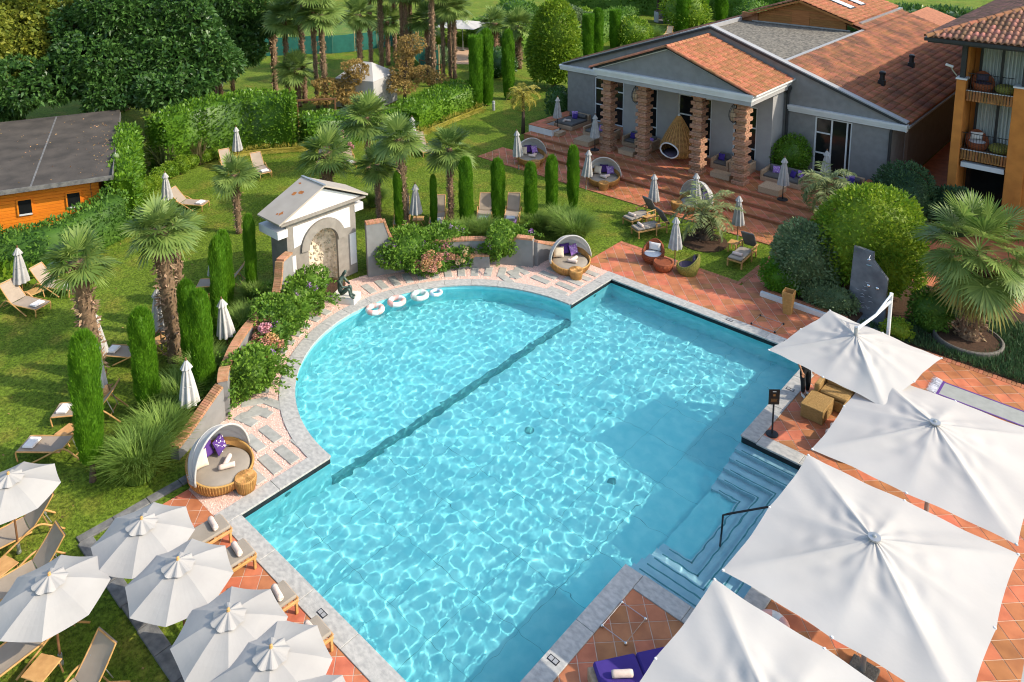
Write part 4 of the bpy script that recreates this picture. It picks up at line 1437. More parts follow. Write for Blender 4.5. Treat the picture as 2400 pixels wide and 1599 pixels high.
CYP = [cyp_mesh(1), cyp_mesh(2), cyp_mesh(3, True), cyp_mesh(4), cyp_mesh(5)]
trunk_me = bpy.data.meshes.new('trunk')
tm = MB().tube([(0, 0, -.1), (.02, 0, .25), (0, .01, .6)], [.10, .07, .05], 8)
trunk_me.from_pydata(tm.v, [], tm.f)


def cypress(label, loc, hh, w, v=0, group='clipped columnar cypresses', lift=0.0):
    t = thing('cypress', label, 'cypress', loc, random.uniform(0, 6), group)
    o = obj('crown', CYP[v if v == 2 else (0, 1, 3, 4)[random.randrange(4)]], 'leaf_cypress', t)
    o.scale = (w * .86, w * .86, (hh - lift) / 3.3)
    o.location = (0, 0, lift)
    k = obj('trunk', trunk_me, 'bark', t)
    k.scale = (1, 1, max(1, lift * 2.4))
    return t


random.seed(2)
cypress('column cypress nearest the camera, leaning above the bamboo-like grass with bare stem', (-3.95, -1.95), 4.0, .76, 0, lift=.5).rotation_euler = (R(-4.5), R(1), 1)
cypress('column cypress between two sun loungers, behind the tall grass clump', (-5.32, 0.14), 3.4, .72, 1)
cypress('broad column cypress just left of the brick-capped curved wall', (-4.83, 1.62), 3.55, .68, 0)
cypress('rounded column cypress tucked behind the broad one by the curved wall', (-6.55, 2.04), 3.1, .58, 1)
cypress('tall leaning column cypress behind the pair at the curved wall', (-7.75, 3.6), 3.45, .58, 0).rotation_euler = (R(-5), R(-5), 0)
cypress('slim ragged cypress right of the leaning one on the lawn', (-9.31, 4.73), 3.0, .60, 1)
cypress('slim leaning cypress closest to the fountain on the lawn side', (-9.39, 5.78), 3.2, .46, 0).rotation_euler = (R(-2), R(-2), 0)
cypress('narrow young cypress behind the flowering vine, against a palm trunk', (-9.78, 13.31), 2.75, .44, 0)
cypress('narrowest young cypress beside the wooden lounger frames', (-8.69, 14.44), 2.55, .34, 1)
cypress('dark column cypress above the grasses in the middle of the curved bed', (-7.32, 15.15), 3.5, .66, 0)
cypress('column cypress standing between two loungers with folded towels', (-6.78, 16.66), 3.15, .66, 1)
cypress('column cypress at the vine-covered end of the curved wall', (-5.51, 17.46), 3.05, .62, 0)
cypress('column cypress in the middle of the three by the terrace', (-5.39, 18.81), 3.05, .60, 1)
cypress('column cypress nearest the terrace daybeds', (-5.41, 20.46), 3.1, .60, 0)
cypress('flat-topped cypress at the end of the golden-edged hedge', (-21.24, 29.95), 5.2, 1.02, 2)
cypress('tall cypress right beside the flat-topped one behind the lawn', (-21.45, 31.25), 5.45, 1.0, 0)
cypress('tall cypress standing alone left of the dense oval tree', (-21.39, 33.46), 5.1, .95, 0)
cypress('flat-topped cypress immediately right of the oval tree', (-24.56, 47.54), 4.3, 1.1, 2)
cypress('cypress touching the flat-topped one behind the grey gable', (-24.66, 49.12), 4.6, 1.1, 0)
cypress('flat-topped cypress behind the ridge of the grey gable', (-25.67, 53.36), 3.9, 1.15, 2)
cypress('leftmost of the three cypresses cut off by the top edge behind the spa', (-25.74, 66.25), 5.5, 1.5, 0)
cypress('middle of the three cypresses cut off by the top edge behind the spa', (-25.88, 70.71), 5.5, 1.5, 1)
cypress('rightmost of the three cypresses cut off by the top edge behind the spa', (-25.32, 74.17), 5.5, 1.5, 0)
cypress('thin far cypress above the spa roof valley', (-25.51, 81.34), 5.0, .9, 1)


# ---- fan palms
def fan_crown(seed, n=24, pet=.50, blade=.72, elmin=-30, elmax=80, nseg=22, droop=.28):
    r = np.random.default_rng(seed)
    Vs, Fs, o = [], [], 0
    for i in range(n):
        f = (i + .5) / n
        el = R(elmax + (elmin - elmax) * f ** .8 + r.normal(0, 6))
        az = i * 2.39996 + r.normal(0, .15)
        d = np.array([math.cos(el) * math.cos(az), math.cos(el) * math.sin(az), math.sin(el)])
        side = unit(np.cross([0, 0, 1.0], d) + 1e-6)
        up = np.cross(d, side)
        L = pet * r.uniform(.8, 1.2)
        p0 = d * .06
        hub = p0 + d * L + np.array([0, 0, -.10 * L * math.cos(el)])
        # petiole
        w = side * .012
        Vs += [p0 - w * 1.6, p0 + w * 1.6, hub + w, hub - w]
        Fs.append([o, o + 1, o + 2, o + 3])
        o += 4
        # blade leans further down than the petiole
        bd = unit(d + np.array([0, 0, -.35 * math.cos(el)]))
        bs = side
        bn = np.cross(bd, bs)
        br = blade * r.uniform(.85, 1.15)
        span = R(r.uniform(230, 275))
        tilt = r.normal(0, .25)
        bs, bn = bs * math.cos(tilt) + bn * math.sin(tilt), bn * math.cos(tilt) - bs * math.sin(tilt)
        for k in range(nseg):
            a = -span / 2 + span * (k + .5) / nseg
            h = span / nseg * .52
            rl = br * (.80 + .20 * math.cos(a)) * r.uniform(.92, 1.05)

            def pt(ang, rad, dn):
                return hub + (bd * math.cos(ang) + bs * math.sin(ang)) * rad + bn * (.10 * (rad / br) * abs(math.sin(ang)) + (.012 if k % 2 else -.012)) + np.array([0, 0, -dn])
            Vs += [hub, pt(a + h, rl * .58, .02 * rl), pt(a, rl, droop * rl * r.uniform(.4, 1.1) * (.4 + .6 * f)), pt(a - h, rl * .58, .02 * rl)]
            Fs.append([o, o + 1, o + 2, o + 3])
            o += 4
    return npmesh('crown', np.array(Vs), np.array(Fs))


def palm_trunk(seed, hh=3.0, r0=.13, r1=.15, n=520, fl=.11):
    r = np.random.default_rng(seed)
    mb = MB()
    k = 14
    prof = [(r0 + (r1 - r0) * j / k + r.uniform(-.012, .012), hh * j / k) for j in range(k + 1)]
    prof[0] = (r0 * 1.25, -.08)
    mb.lathe(prof, (0, 0, 0), 12)
    z = r.uniform(0, 1, n) ** .8 * hh
    a = r.uniform(0, 2 * PI, n)
    rr = (r0 + (r1 - r0) * z / hh)
    P = np.stack([rr * np.cos(a), rr * np.sin(a), z], 1)
    N = np.stack([np.cos(a), np.sin(a), r.uniform(-.8, 1.2, n)], 1)
    V, F = leaves(P, N, fl, .4, 0, .5, r)
    return mb, (V, F)


PALM = [fan_crown(1), fan_crown(2, 30), fan_crown(3, 24)]
TRK = []
for s in range(2):
    mb, (V, F) = palm_trunk(s)
    me = bpy.data.meshes.new('trunk')
    me.from_pydata(mb.v, [], mb.f)
    me.polygons.foreach_set('use_smooth', np.ones(len(me.polygons), bool))
    TRK.append((me, npmesh('fibre', V, F)))


def fan_palm(label, loc, hh, cs=1.0, tr=1.0, v=0, m='leaf_palm', lean=(0, 0), group='windmill fan palms', fm='palm_fibre'):
    t = thing('fan_palm', label, 'palm', loc, random.uniform(0, 6), group)
    t.rotation_euler = (R(lean[0]), R(lean[1]), 0)
    me, fi = TRK[v % 2]
    o = obj('trunk', me, 'palm_bark', t)
    o.scale = (tr, tr, hh / 3.0)
    g = tag(obj('fibre', fi, fm, o), kind='stuff')
    c = obj('crown', PALM[v % 3], m, t, loc=(0, 0, hh - .05))
    c.scale = (cs,) * 3
    c.rotation_euler = (0, 0, random.uniform(0, 6))
    return t


random.seed(12)
fan_palm('fan palm with pale shaggy trunk in front of the lounger pair on the left lawn', (-7.55, -0.35), 4.4, .92, 1.5, 0, lean=(3, -2))
fan_palm('fan palm with thick shaggy trunk beside a closed umbrella on the left lawn', (-7.60, 1.99), 4.55, .95, 1.7, 1, lean=(1.5, -1))
fan_palm('second slimmer fan palm standing behind the thick shaggy trunk', (-8.6, 2.75), 4.1, .8, .7, 2)
fan_palm('small fan palm alone on the lawn near the box balls', (-15.09, 8.38), 2.75, .95, .95, 2)
fan_palm('stocky fan palm directly behind the fountain roof', (-14.2, 12.6), 2.85, 1.25, 1.7, 0)
fan_palm('fan palm in the middle of the back row behind the fountain', (-16.6, 16.9), 3.2, 1.35, .9, 1)
fan_palm('low leaning fan palm between fountain and young cypress', (-11.49, 13.50), 2.6, .95, .8, 2, lean=(-3, -4))
fan_palm('slender fan palm rising behind the narrow young cypress', (-9.64, 13.61), 4.3, 1.1, 1.05, 0, lean=(2, -2))
fan_palm('fan palm between the young cypresses and the dark column cypress', (-8.59, 15.39), 3.6, 1.05, .9, 1)
# the far grove
far = [('leftmost tall palm of the grove behind the hedge', -36.2, 23.2, 6.3, 1.1, -0.9),
       ('slim palm second in the far grove', -33.0, 22.3, 6.2, 0.8, -0.6),
       ('squat palm with orange shaggy trunk in the far grove', -31.5, 22.2, 2.8, 1.0, 5.4),
       ('palm with crown at the top edge above the squat one', -32.1, 23.1, 7.2, 0.9, 1.0),
       ('thin straight palm reaching out of the top edge, left grove', -30.2, 22.9, 8.5, 0.7, 1.9),
       ('palm with even round crown right of the thin straight one', -29.5, 23.1, 6.8, 0.9, 2.3),
       ('palm with crown just above the rust-leaved tree', -33.6, 29.3, 5.6, 1.05, -1.1),
       ('leaning dark palm behind the white tent', -36.1, 32.3, 7.3, 0.8, -4.3),
       ('dark palm right of the white tent roof', -34.9, 32.5, 7.4, 0.95, -3.4),
       ('short-crowned palm in the middle of the far grove', -37.4, 35.2, 3.9, 0.9, 0.5),
       ('dark palm close behind the taller rust-leaved tree', -37.7, 36.3, 6.7, 0.9, 0.7),
       ('left of two twin palms above the rust-leaved tree', -33.8, 33.9, 7.4, 0.8, 0.8),
       ('right of two twin palms above the rust-leaved tree', -33.5, 34.1, 7.5, 0.8, 1.1),
       ('thin palm between the twins and the netting fence', -34.1, 35.1, 6.9, 0.75, 0.9),
       ('palm before the netting fence with a low hanging crown', -31.8, 34.9, 4.7, 1.0, 1.6),
       ('rightmost thick palm before the netting fence', -28.5, 32.5, 8.2, 1.0, 3.4),
       ('thin dark palm right of the netting fence', -30.0, 35.0, 7.4, 0.75, 0.0),
       ('palm with a small crown at the top edge by the fence end', -29.6, 35.4, 6.0, 0.8, 2.0),
       ('curving palm nearest the flat-topped cypress', -29.1, 35.4, 6.1, 0.85, 3.9),
       ('palm trunk hidden in the dark tree, left of the lawn gap', -39.8, 17.2, 3.8, 0.9, 2.2),
       ('palm with shaded trunk beside the dark tree', -40.2, 19.5, 5.0, 1.0, 2.1),
       ('palm with shaded trunk at the edge of the dark tree', -39.6, 20.0, 4.7, 0.9, 3.0),
       ('palm at the dark tree with its crown half showing', -39.2, 20.3, 4.3, 0.9, 5.1),
       ('last dark palm trunk before the lawn gap', -39.4, 21.4, 5.8, 0.8, 1.3),
       ('low palm behind the tall cypress pair', -31.6, 42.9, 3.4, 1.5, -1.3),
       ('low palm left of the oval tree', -27.6, 41.6, 3.7, 1.5, -1.3)]
for k, (lab, x, y, z, tr, ln) in enumerate(far):
    fan_palm(lab, (x, y), z, 1.5 if z > 3.2 else 1.35, 1.35 * tr, k, 'leaf_palm_dark' if k % 3 else 'leaf_palm', (ln * .67, ln * .74), 'palms of the far grove')

# the big desert fan palm on its round kerb
bp = thing('fan_palm', 'huge bright fan palm with skirt of hanging fronds on a round kerb', 'palm', (11.50, 20.36), .4)
mb, (V, F) = palm_trunk(9, 3.0, .36, .30, 800, .2)
o = mb.build('trunk', 'palm_bark', bp, True)
tag(obj('fibre', npmesh('fibre', V, F), 'palm_fibre', o), kind='stuff')
c = obj('crown', fan_crown(21, 46, 1.15, .95, -38, 84, 34, .30), 'leaf_palm', bp, loc=(0, 0, 3.2))
c = obj('hanging_fronds', fan_crown(22, 26, 1.0, .85, -72, -25, 30, .4), 'leaf_palm_dry', bp, loc=(0, 0, 3.05))
kb = thing('palm_kerb', 'dark round stone kerb circling the base of the huge fan palm', 'kerb', (11.48, 20.21))
MB().lathe([(1.05, -.05), (1.05, .17), (1.02, .2), (.98, .2), (.96, .14), (.9, .13)], (0, 0, 0), 40, caps=False).build('kerb_ring', 'kerb_stone', kb)
MB().lathe([(.97, .0), (.97, .135)], (0, 0, 0), 40).build('soil', 'soil', kb)


# ---- feather palms
def feather_crown(seed, n=24, L=1.25, leaf=.34, elmin=-25, elmax=80, arch=1.0, pairs=26):
    r = np.random.default_rng(seed)
    Vs, Fs, o = [], [], 0
    for i in range(n):
        f = (i + .5) / n
        el = R(elmax + (elmin - elmax) * f)
        az = i * 2.39996 + r.normal(0, .1)
        hd = np.array([math.cos(az), math.sin(az), 0])
        side = np.array([-math.sin(az), math.cos(az), 0])
        LL = L * r.uniform(.85, 1.1)
        pts = []
        p = np.array([0, 0, 0.0])
        e = el
        m = 12
        for k in range(m + 1):
            pts.append(p.copy())
            p = p + (hd * math.cos(e) + np.array([0, 0, math.sin(e)])) * LL / m
            e -= arch * 1.6 / m * (.5 + k / m)
        pts = np.array(pts)
        for k in range(m):
            w = side * .014 * (1 - k / m)
            Vs += [pts[k] - w, pts[k] + w, pts[k + 1] + w, pts[k + 1] - w]
            Fs.append([o, o + 1, o + 2, o + 3])
            o += 4
        for k in range(pairs):
            t = .12 + .88 * (k + .5) / pairs
            q = t * m
            a = int(min(m - 1, q))
            c = pts[a] + (pts[a + 1] - pts[a]) * (q - a)
            tg = unit(pts[a + 1] - pts[a])
            ll = leaf * math.sin(PI * min(1, .15 + .85 * t)) ** .6 * r.uniform(.85, 1.15)
            for s in (-1, 1):
                d = unit(side * s + tg * .55 + np.array([0, 0, r.uniform(-.15, .35)]))
                tip = c + d * ll + np.array([0, 0, -.28 * ll * r.uniform(.4, 1.3)])
                w = unit(np.cross(d, [0, 0, 1.0]) + .3 * r.normal(size=3)) * .028
                mid = c + d * ll * .5
                Vs += [c, mid + w, tip, mid - w]
                Fs.append([o, o + 1, o + 2, o + 3])
                o += 4
    return npmesh('crown', np.array(Vs), np.array(Fs))


random.seed(4)
FC = feather_crown(1, 22, 1.6, .44, -25, 80, 1.0, 22)
t = thing('feather_palm', 'silvery feather palm with dark stubby trunk in a round mulch bed', 'palm', (1.05, 21.48), 0)
mb, (V, F) = palm_trunk(5, 1.25, .26, .24, 300, .2)
o = mb.build('trunk', 'bark', t, True)
tag(obj('fibre', npmesh('fibre', V, F), 'bark', o), kind='stuff')
obj('crown', FC, 'leaf_feather', t, loc=(0, 0, 1.25)).scale = (1.05, 1.05, 1.05)
mu = MB().lathe([(1.02, -.05), (1.0, .0), (.6, .05), (.0, .07)], (1.10, 21.30) + (0,), 30, caps=False).build('mulch_bed', 'soil')
tag(mu, label='round brown mulch bed under the silvery feather palm', cat='mulch', kind='stuff')
t = thing('feather_palm', 'thin yellowish feather palm at the corner of the white bench wall', 'palm', (-15.10, 27.89), 0)
MB().tube([(0, 0, -.05), (.03, 0, 1.2), (-.02, .03, 2.55)], [.13, .10, .085], 10).build('trunk', 'bark', t, True)
obj('crown', feather_crown(3, 24, 1.5, .5, -35, 75, 1.3), 'leaf_gold', t, loc=(-.02, .03, 2.5)).scale = (.85, .85, .85)
t = thing('feather_palm', 'feather palm with bulging trunk growing in the terracotta pot', 'palm', (4.51, 25.80) + (.5,), 0)
MB().tube([(0, 0, 0), (.02, 0, .12), (.05, .0, .8), (.02, .02, 1.6)], [.2, .15, .10, .085], 12).build('trunk', 'bark', t, True)
obj('crown', feather_crown(5, 22, 1.25, .42, -40, 78, 1.25), 'leaf_feather', t, loc=(.02, .02, 1.6)).scale = (1.2, 1.2, 1.2)
pt = thing('plant_pot', 'large terracotta pot below the terrace steps holding a feather palm', 'pot', (4.63, 25.58))
MB().lathe([(.27, -.05), (.30, .1), (.40, .5), (.42, .62), (.46, .63), (.47, .72), (.42, .73), (.40, .66)], (0, 0, 0), 28, caps=False).build('pot_body', 'pot', pt, True)
MB().lathe([(.40, .60), (.40, .66)], (0, 0, 0), 24).build('soil', 'soil', pt)


# ---- hedges, built along a line of base points
def hedge(label, path, w, hh, dens, size, m, seed=1, cat='hedge', name='hedge', group=None, asp=.5, rough=.10, closed_ends=True):
    r = np.random.default_rng(seed)
    P = [np.array(p, float) for p in path]
    hs = hh if isinstance(hh, (list, tuple)) else [hh] * len(P)
    t = thing(name, label, cat, (P[0][0], P[0][1], 0), 0, group)
    o = P[0]
    pts, nrm = [], []
    rings = []
    for i in range(len(P) - 1):
        a, b = P[i], P[i + 1]
        L = np.linalg.norm(b - a)
        d = (b - a) / L
        s = np.array([-d[1], d[0]])
        h0, h1 = hs[i], hs[i + 1]
        n = int(dens * L * (w + (h0 + h1)))
        u = r.uniform(-.03, 1.03, n)
        c = r.uniform(0, 1, n)
        hcur = h0 + (h1 - h0) * u
        per = w + 2 * hcur
        q = c * per
        x = np.where(q < hcur, -w / 2, np.where(q < hcur + w, q - hcur - w / 2, w / 2))
        z = np.where(q < hcur, q, np.where(q < hcur + w, hcur, per - q))
        nx = np.where(q < hcur, -1.0, np.where(q < hcur + w, 0, 1.0))
        nz = np.where((q >= hcur) & (q < hcur + w), 1.0, .15)
        # round the shoulders
        k = np.clip((z - (hcur - .35)) / .35, 0, 1) * np.clip((np.abs(x) - (w / 2 - .35)) / .35, 0, 1)
        x = x * (1 - .12 * k)
        z = z - .12 * k
        bump = rough * (np.sin(u * L * 2.1 + z * 1.7 + seed) + np.sin(u * L * 4.7 - z * 3.1)) * .5 + r.normal(0, .05, n)
        wx = a[0] + d[0] * L * u + s[0] * (x + nx * bump)
        wy = a[1] + d[1] * L * u + s[1] * (x + nx * bump)
        pts.append(np.stack([wx - o[0], wy - o[1], z + np.where(nz > .5, bump, 0)], 1))
        nrm.append(np.stack([s[0] * nx, s[1] * nx, nz], 1))
    for i in range(len(P)):
        a = P[max(i - 1, 0)]
        b = P[min(i + 1, len(P) - 1)]
        d = (b - a) / np.linalg.norm(b - a)
        s = np.array([-d[1], d[0]])
        hw = w / 2 - .10
        for (x, z) in ((-hw, -.05), (-hw, hs[i] - .35), (-hw + .25, hs[i] - .12), (hw - .25, hs[i] - .12), (hw, hs[i] - .35), (hw, -.05)):
            rings.append((P[i][0] + s[0] * x - o[0], P[i][1] + s[1] * x - o[1], z))
        if i in (0, len(P) - 1):
            sg = -1 if i == 0 else 1
            n = int(dens * w * hs[i])
            x = r.uniform(-w / 2, w / 2, n)
            z = r.uniform(0, hs[i], n)
            pts.append(np.stack([P[i][0] + s[0] * x + d[0] * sg * .06 - o[0], P[i][1] + s[1] * x + d[1] * sg * .06 - o[1], z], 1))
            nrm.append(np.tile([d[0] * sg, d[1] * sg, .2], (n, 1)))
    pts, nrm = np.concatenate(pts), np.concatenate(nrm)
    F = []
    for i in range(len(P) - 1):
        for k in range(5):
            F.append([i * 6 + k, i * 6 + k + 1, i * 6 + 7 + k, i * 6 + 6 + k])
    e = (len(P) - 1) * 6
    F += [[0, 1, 4, 5], [1, 2, 3, 4], [e, e + 5, e + 4, e + 1], [e + 1, e + 4, e + 3, e + 2]]
    V, F = join([leaves(pts, nrm, size, asp, .25, .9, r), (np.array(rings), np.array(F))])
    obj('foliage', npmesh('foliage', V, F), m, t)
    return t


hedge('tall clipped laurel hedge behind the left lawn, rising into the dark trees', [(-25.7, 9.6), (-26.3, 12.0), (-25.7, 14.9), (-24.0, 17.0)], 1.7, [3.0, 3.3, 3.4, 3.2], 95, .20, 'leaf_hedge', 1)
hedge('lower middle stretch of laurel hedge behind the palms', [(-23.6, 17.5), (-22.8, 19.8), (-21.0, 22.7)], 1.6, [1.9, 1.6, 1.5], 95, .19, 'leaf_hedge', 2)
hedge('glossy laurel hedge running to the flat-topped cypress', [(-21.1, 23.2), (-21.9, 26.5), (-22.4, 29.9)], 2.6, [1.5, 1.6, 1.8], 80, .20, 'leaf_hedge', 3)
hedge('laurel hedge growing over the roof edge of the orange shed', [(-26.2, 8.2), (-23.4, 6.9), (-20.9, 5.8), (-19.2, 5.1)], 1.1, [2.9, 2.8, 2.7, 2.5], 110, .19, 'leaf_hedge', 4)
hedge('flowering hedge in front of the orange shed wall', [(-19.1, 4.7), (-18.6, 3.4), (-18.3, 1.9), (-19.2, .2), (-20.2, -1.6), (-21.2, -3.4)], 1.4, [2.0, 1.8, 1.6, 1.5, 1.5, 1.5], 110, .16, 'leaf_mid', 5)
hedge('golden grass edging along the foot of the tall hedge', [(-25.2, 12.7), (-24.5, 14.6), (-22.8, 16.9), (-21.8, 19.1)], .5, .35, 160, .22, 'leaf_gold', 6, 'grass edging', 'grass_edging', 'golden grass edgings', .12)
hedge('golden grass edging along the foot of the glossy hedge', [(-19.6, 22.9), (-20.3, 26.5), (-20.8, 30.0)], .5, .35, 160, .22, 'leaf_gold', 7, 'grass edging', 'grass_edging', 'golden grass edgings', .12)
hedge('dark evergreen hedge along the top edge behind the hotel roof', [(-9, 66), (2, 68), (16, 70)], 3.0, 4.5, 18, .42, 'leaf_dark', 8)
hedge('dark hedge along the top edge behind the cypress trio', [(-46, 72), (-34, 76), (-20, 80)], 3.0, 3.2, 14, .45, 'leaf_mid', 9)
hedge('low bright hedge beyond the netting fence', [(-44, 42), (-36, 52), (-32, 62)], 2.4, 1.6, 30, .3, 'leaf_lime', 10)
hedge('long shaggy hedge between the oval tree and the far lawn', [(-33, 46), (-30, 56), (-33, 66)], 3.0, 2.0, 28, .3, 'leaf_mid', 11)

# box balls along the left border
balls = [(-25.3, 12.71), (-25.28, 11.96), (-25.04, 11.05), (-24.66, 10.21), (-24.45, 9.52), (-24.05, 8.79), (-23.4, 8.23), (-23.02, 7.78), (-22.38, 7.2), (-21.52, 6.73), (-20.73, 6.32), (-20.16, 5.95)]

BALL = npmesh('foliage', *blob((0, 0, .38), (.43, .43, .41), 1500, .08, .55, .05, 3, -.7))
for k, (x, y) in enumerate(balls):
    t = thing('box_ball', 'clipped box ball, number %s along the row counting from the closed umbrella at the hedge' % ('one two three four five six seven eight nine ten eleven twelve'.split()[k]), 'shrub', (x, y), k, 'clipped box balls beside the hedge')
    o = obj('foliage', BALL, 'leaf_lime', t)
    s = random.uniform(.9, 1.15)
    o.scale = (s, s, s * random.uniform(.9, 1.05))
    obj('stem', trunk_me, 'bark', t).scale = (.5, .5, .6)


# ---- trees
def tree(label, loc, trunk_h, r0, lobes, n, size, m, seed, name='leafy_tree', asp=.42, group=None, whorl=5, lean=(0, 0), bare=.35, droop=.2):
    """lobes: (x, y, z, rx, ry, rz) relative to the base"""
    r = np.random.default_rng(seed)
    t = thing(name, label, 'tree', loc, 0, group)
    mb = MB()
    top = Vector((lean[0], lean[1], trunk_h))
    mb.tube([(0, 0, -.1), tuple(top * .5 + Vector((.08, -.05, 0))), tuple(top)], [r0 * 1.2, r0 * .85, r0 * .6], 9)
    for l in lobes:
        e = Vector(l[:3])
        md = (top + e) / 2 + Vector((0, 0, .12 * (e - top).length))
        mb.tube([tuple(top * .82), tuple(md), tuple(e)], [r0 * .55, r0 * .32, r0 * .12], 6)
        for q in range(3):
            d = Vector(unit(r.normal(size=3))) * min(l[3:]) * .8
            mb.tube([tuple(md.lerp(e, .6)), tuple(e + d)], [r0 * .16, r0 * .05], 5)
    mb.build('trunk', 'bark', t)
    wt = np.array([l[3] * l[4] * l[5] for l in lobes]) ** .67
    parts = []
    for l, w in zip(lobes, wt / wt.sum()):
        k = int(n * w)
        D = unit(r.normal(size=(k, 3)))
        lum = 1 + lump(D, 6, seed + int(l[0] * 7 + l[2] * 3) % 97, .13)
        rr = lum * r.uniform(.42, 1.0, k) ** bare
        P = D * rr[:, None] * np.array(l[3:]) + np.array(l[:3])
        P = np.repeat(P, whorl, 0)
        N = np.repeat(unit(D * .7 + np.array([0, 0, .45])), whorl, 0)
        parts.append(leaves(P, N, size, asp, .05, 1.35, r, droop))
    V, F = join(parts)
    obj('crown', npmesh('crown', V, F), m, t)
    return t


tree('yellow-green maple filling the top left corner', (-38.5, 6.5), 5.0, .35, [(0, 0, 6.5, 3.4, 3.4, 2.8), (-2.5, -1.5, 7.5, 3, 3, 2.6), (1.6, -2.0, 4.9, 2.3, 2.3, 1.9), (.8, 1.6, 8.2, 2.6, 2.6, 2.2), (2.2, .3, 6.4, 2.0, 2.0, 1.8), (-1, -3.6, 5.2, 2.4, 2.4, 2.0), (2.4, -2.8, 7.2, 2.2, 2.2, 2.0)], 9000, .28, 'leaf_maple', 1, asp=.75)
tree('dark large-leaved tree leaning over the shed roof', (-33.2, 9.6), 3.2, .34, [(0, 0, 5.0, 2.7, 2.7, 2.0), (1.8, 1.2, 4.2, 2.2, 2.2, 1.5), (-1.6, .2, 6.6, 2.5, 2.5, 2.0), (.8, 2.2, 6.6, 2.3, 2.3, 1.8), (2.2, -.6, 3.5, 1.4, 1.4, 1.0), (-.2, -2.0, 4.4, 1.7, 1.7, 1.2), (.3, .9, 8.2, 1.9, 1.9, 1.7)], 8500, .33, 'leaf_dark', 2)
tree('dark tree whose low boughs reach over the tall hedge', (-31.2, 13.2), 3.0, .32, [(0, 0, 4.8, 2.5, 2.5, 1.8), (1.7, -.3, 3.9, 2.0, 2.0, 1.3), (-1.3, 1.6, 6.0, 2.4, 2.4, 1.9), (1.5, 1.8, 5.2, 2.0, 2.0, 1.5), (2.3, -1.8, 3.6, 1.5, 1.5, 1.0), (.2, .6, 7.6, 1.8, 1.8, 1.7)], 8000, .33, 'leaf_dark', 3)
tree('tall dark tree behind the shed in the middle of the grove', (-40.5, 13.5), 4.5, .4, [(0, 0, 7.0, 3.2, 3.2, 2.6), (2.4, 1.4, 6.0, 2.6, 2.6, 2.0), (-1, 2.4, 8.5, 3, 3, 2.4), (2.5, -1.6, 5.4, 2.3, 2.3, 1.8), (1.2, 3.8, 6.8, 2.5, 2.5, 2.0)], 7000, .38, 'leaf_dark', 4)
tree('dark tree at the edge of the grove with boughs hanging over the lawn gap', (-39.4, 19.7), 4.2, .34, [(0, 0, 6.4, 2.4, 2.4, 2.0), (1.8, 1.8, 7.2, 2.2, 2.2, 1.8), (2.2, .4, 4.4, 1.8, 1.8, 1.2), (-.5, 2.4, 5.4, 2.0, 2.0, 1.5), (2.4, 2.0, 3.4, 1.2, 1.2, .8), (2.6, 2.8, 5.6, 1.5, 1.5, 1.2)], 6000, .34, 'leaf_dark', 5)
tree('shaded tree filling the gap below the maple', (-35.2, 3.6), 2.6, .26, [(0, 0, 3.6, 2.0, 2.0, 1.5), (1.3, 1.6, 4.2, 1.8, 1.8, 1.4), (-.6, -1.8, 3.0, 1.8, 1.8, 1.2)], 3600, .3, 'leaf_dark', 6)
tree('small rust-leaved tree left of the white tent', (-27.9, 23.4), 1.4, .11, [(0, 0, 1.6, .9, .9, .45), (.6, .8, 3.0, .85, .85, .7), (-.9, -.8, 2.0, .9, .9, .35), (.2, .6, 2.2, .7, .7, .4), (1.0, -.1, 1.2, .9, .9, .35), (-.3, -1.4, 1.1, .7, .7, .3)], 1500, .17, 'leaf_rust', 7, group='rust-leaved small trees')
tree('taller rust-leaved tree right of the white tent', (-26.2, 27.6), 1.9, .13, [(0, 0, 2.2, 1.1, 1.1, .6), (.1, .6, 4.2, .95, .95, .8), (-.2, .2, 3.3, .8, .8, .6), (1.2, .9, 2.3, .95, .95, .5), (.9, -.9, 1.6, 1.0, 1.0, .4), (-1.0, -.5, 1.6, .9, .9, .4), (1.7, 1.6, 1.7, .8, .8, .35)], 1900, .17, 'leaf_rust', 8, group='rust-leaved small trees')
tree('thin weeping lime-green tree at the top edge behind the spa', (-31.5, 70.5), 3.2, .2, [(0, 0, 5.2, 2.6, 2.6, 2.0), (1.6, 1, 3.8, 1.5, 1.5, 1.3)], 1500, .35, 'leaf_lime', 9, droop=.9)
tree('broad grey-green tree left of the cypresses behind the gable', (-31.0, 52.5), 1.2, .2, [(0, 0, 2.6, 2.0, 2.0, 1.5), (1.4, 1.2, 2.0, 1.5, 1.5, 1.2)], 1700, .26, 'leaf_sage', 10)
t = gblob('oval_tree', 'dense oval evergreen tree with yellowish leaves left of the spa gable', 'tree', (-20.9, 38.2), (2.0, 2.0, 3.5), 9000, .26, 'leaf_lime', 14, .5, .05, -.75, zc=.98)
t['label'] = 'dense oval evergreen tree with yellowish leaves left of the spa gable'
MB().tube([(0, 0, -.1), (0, 0, 1.4)], [.22, .16], 8).build('trunk', 'bark', t)
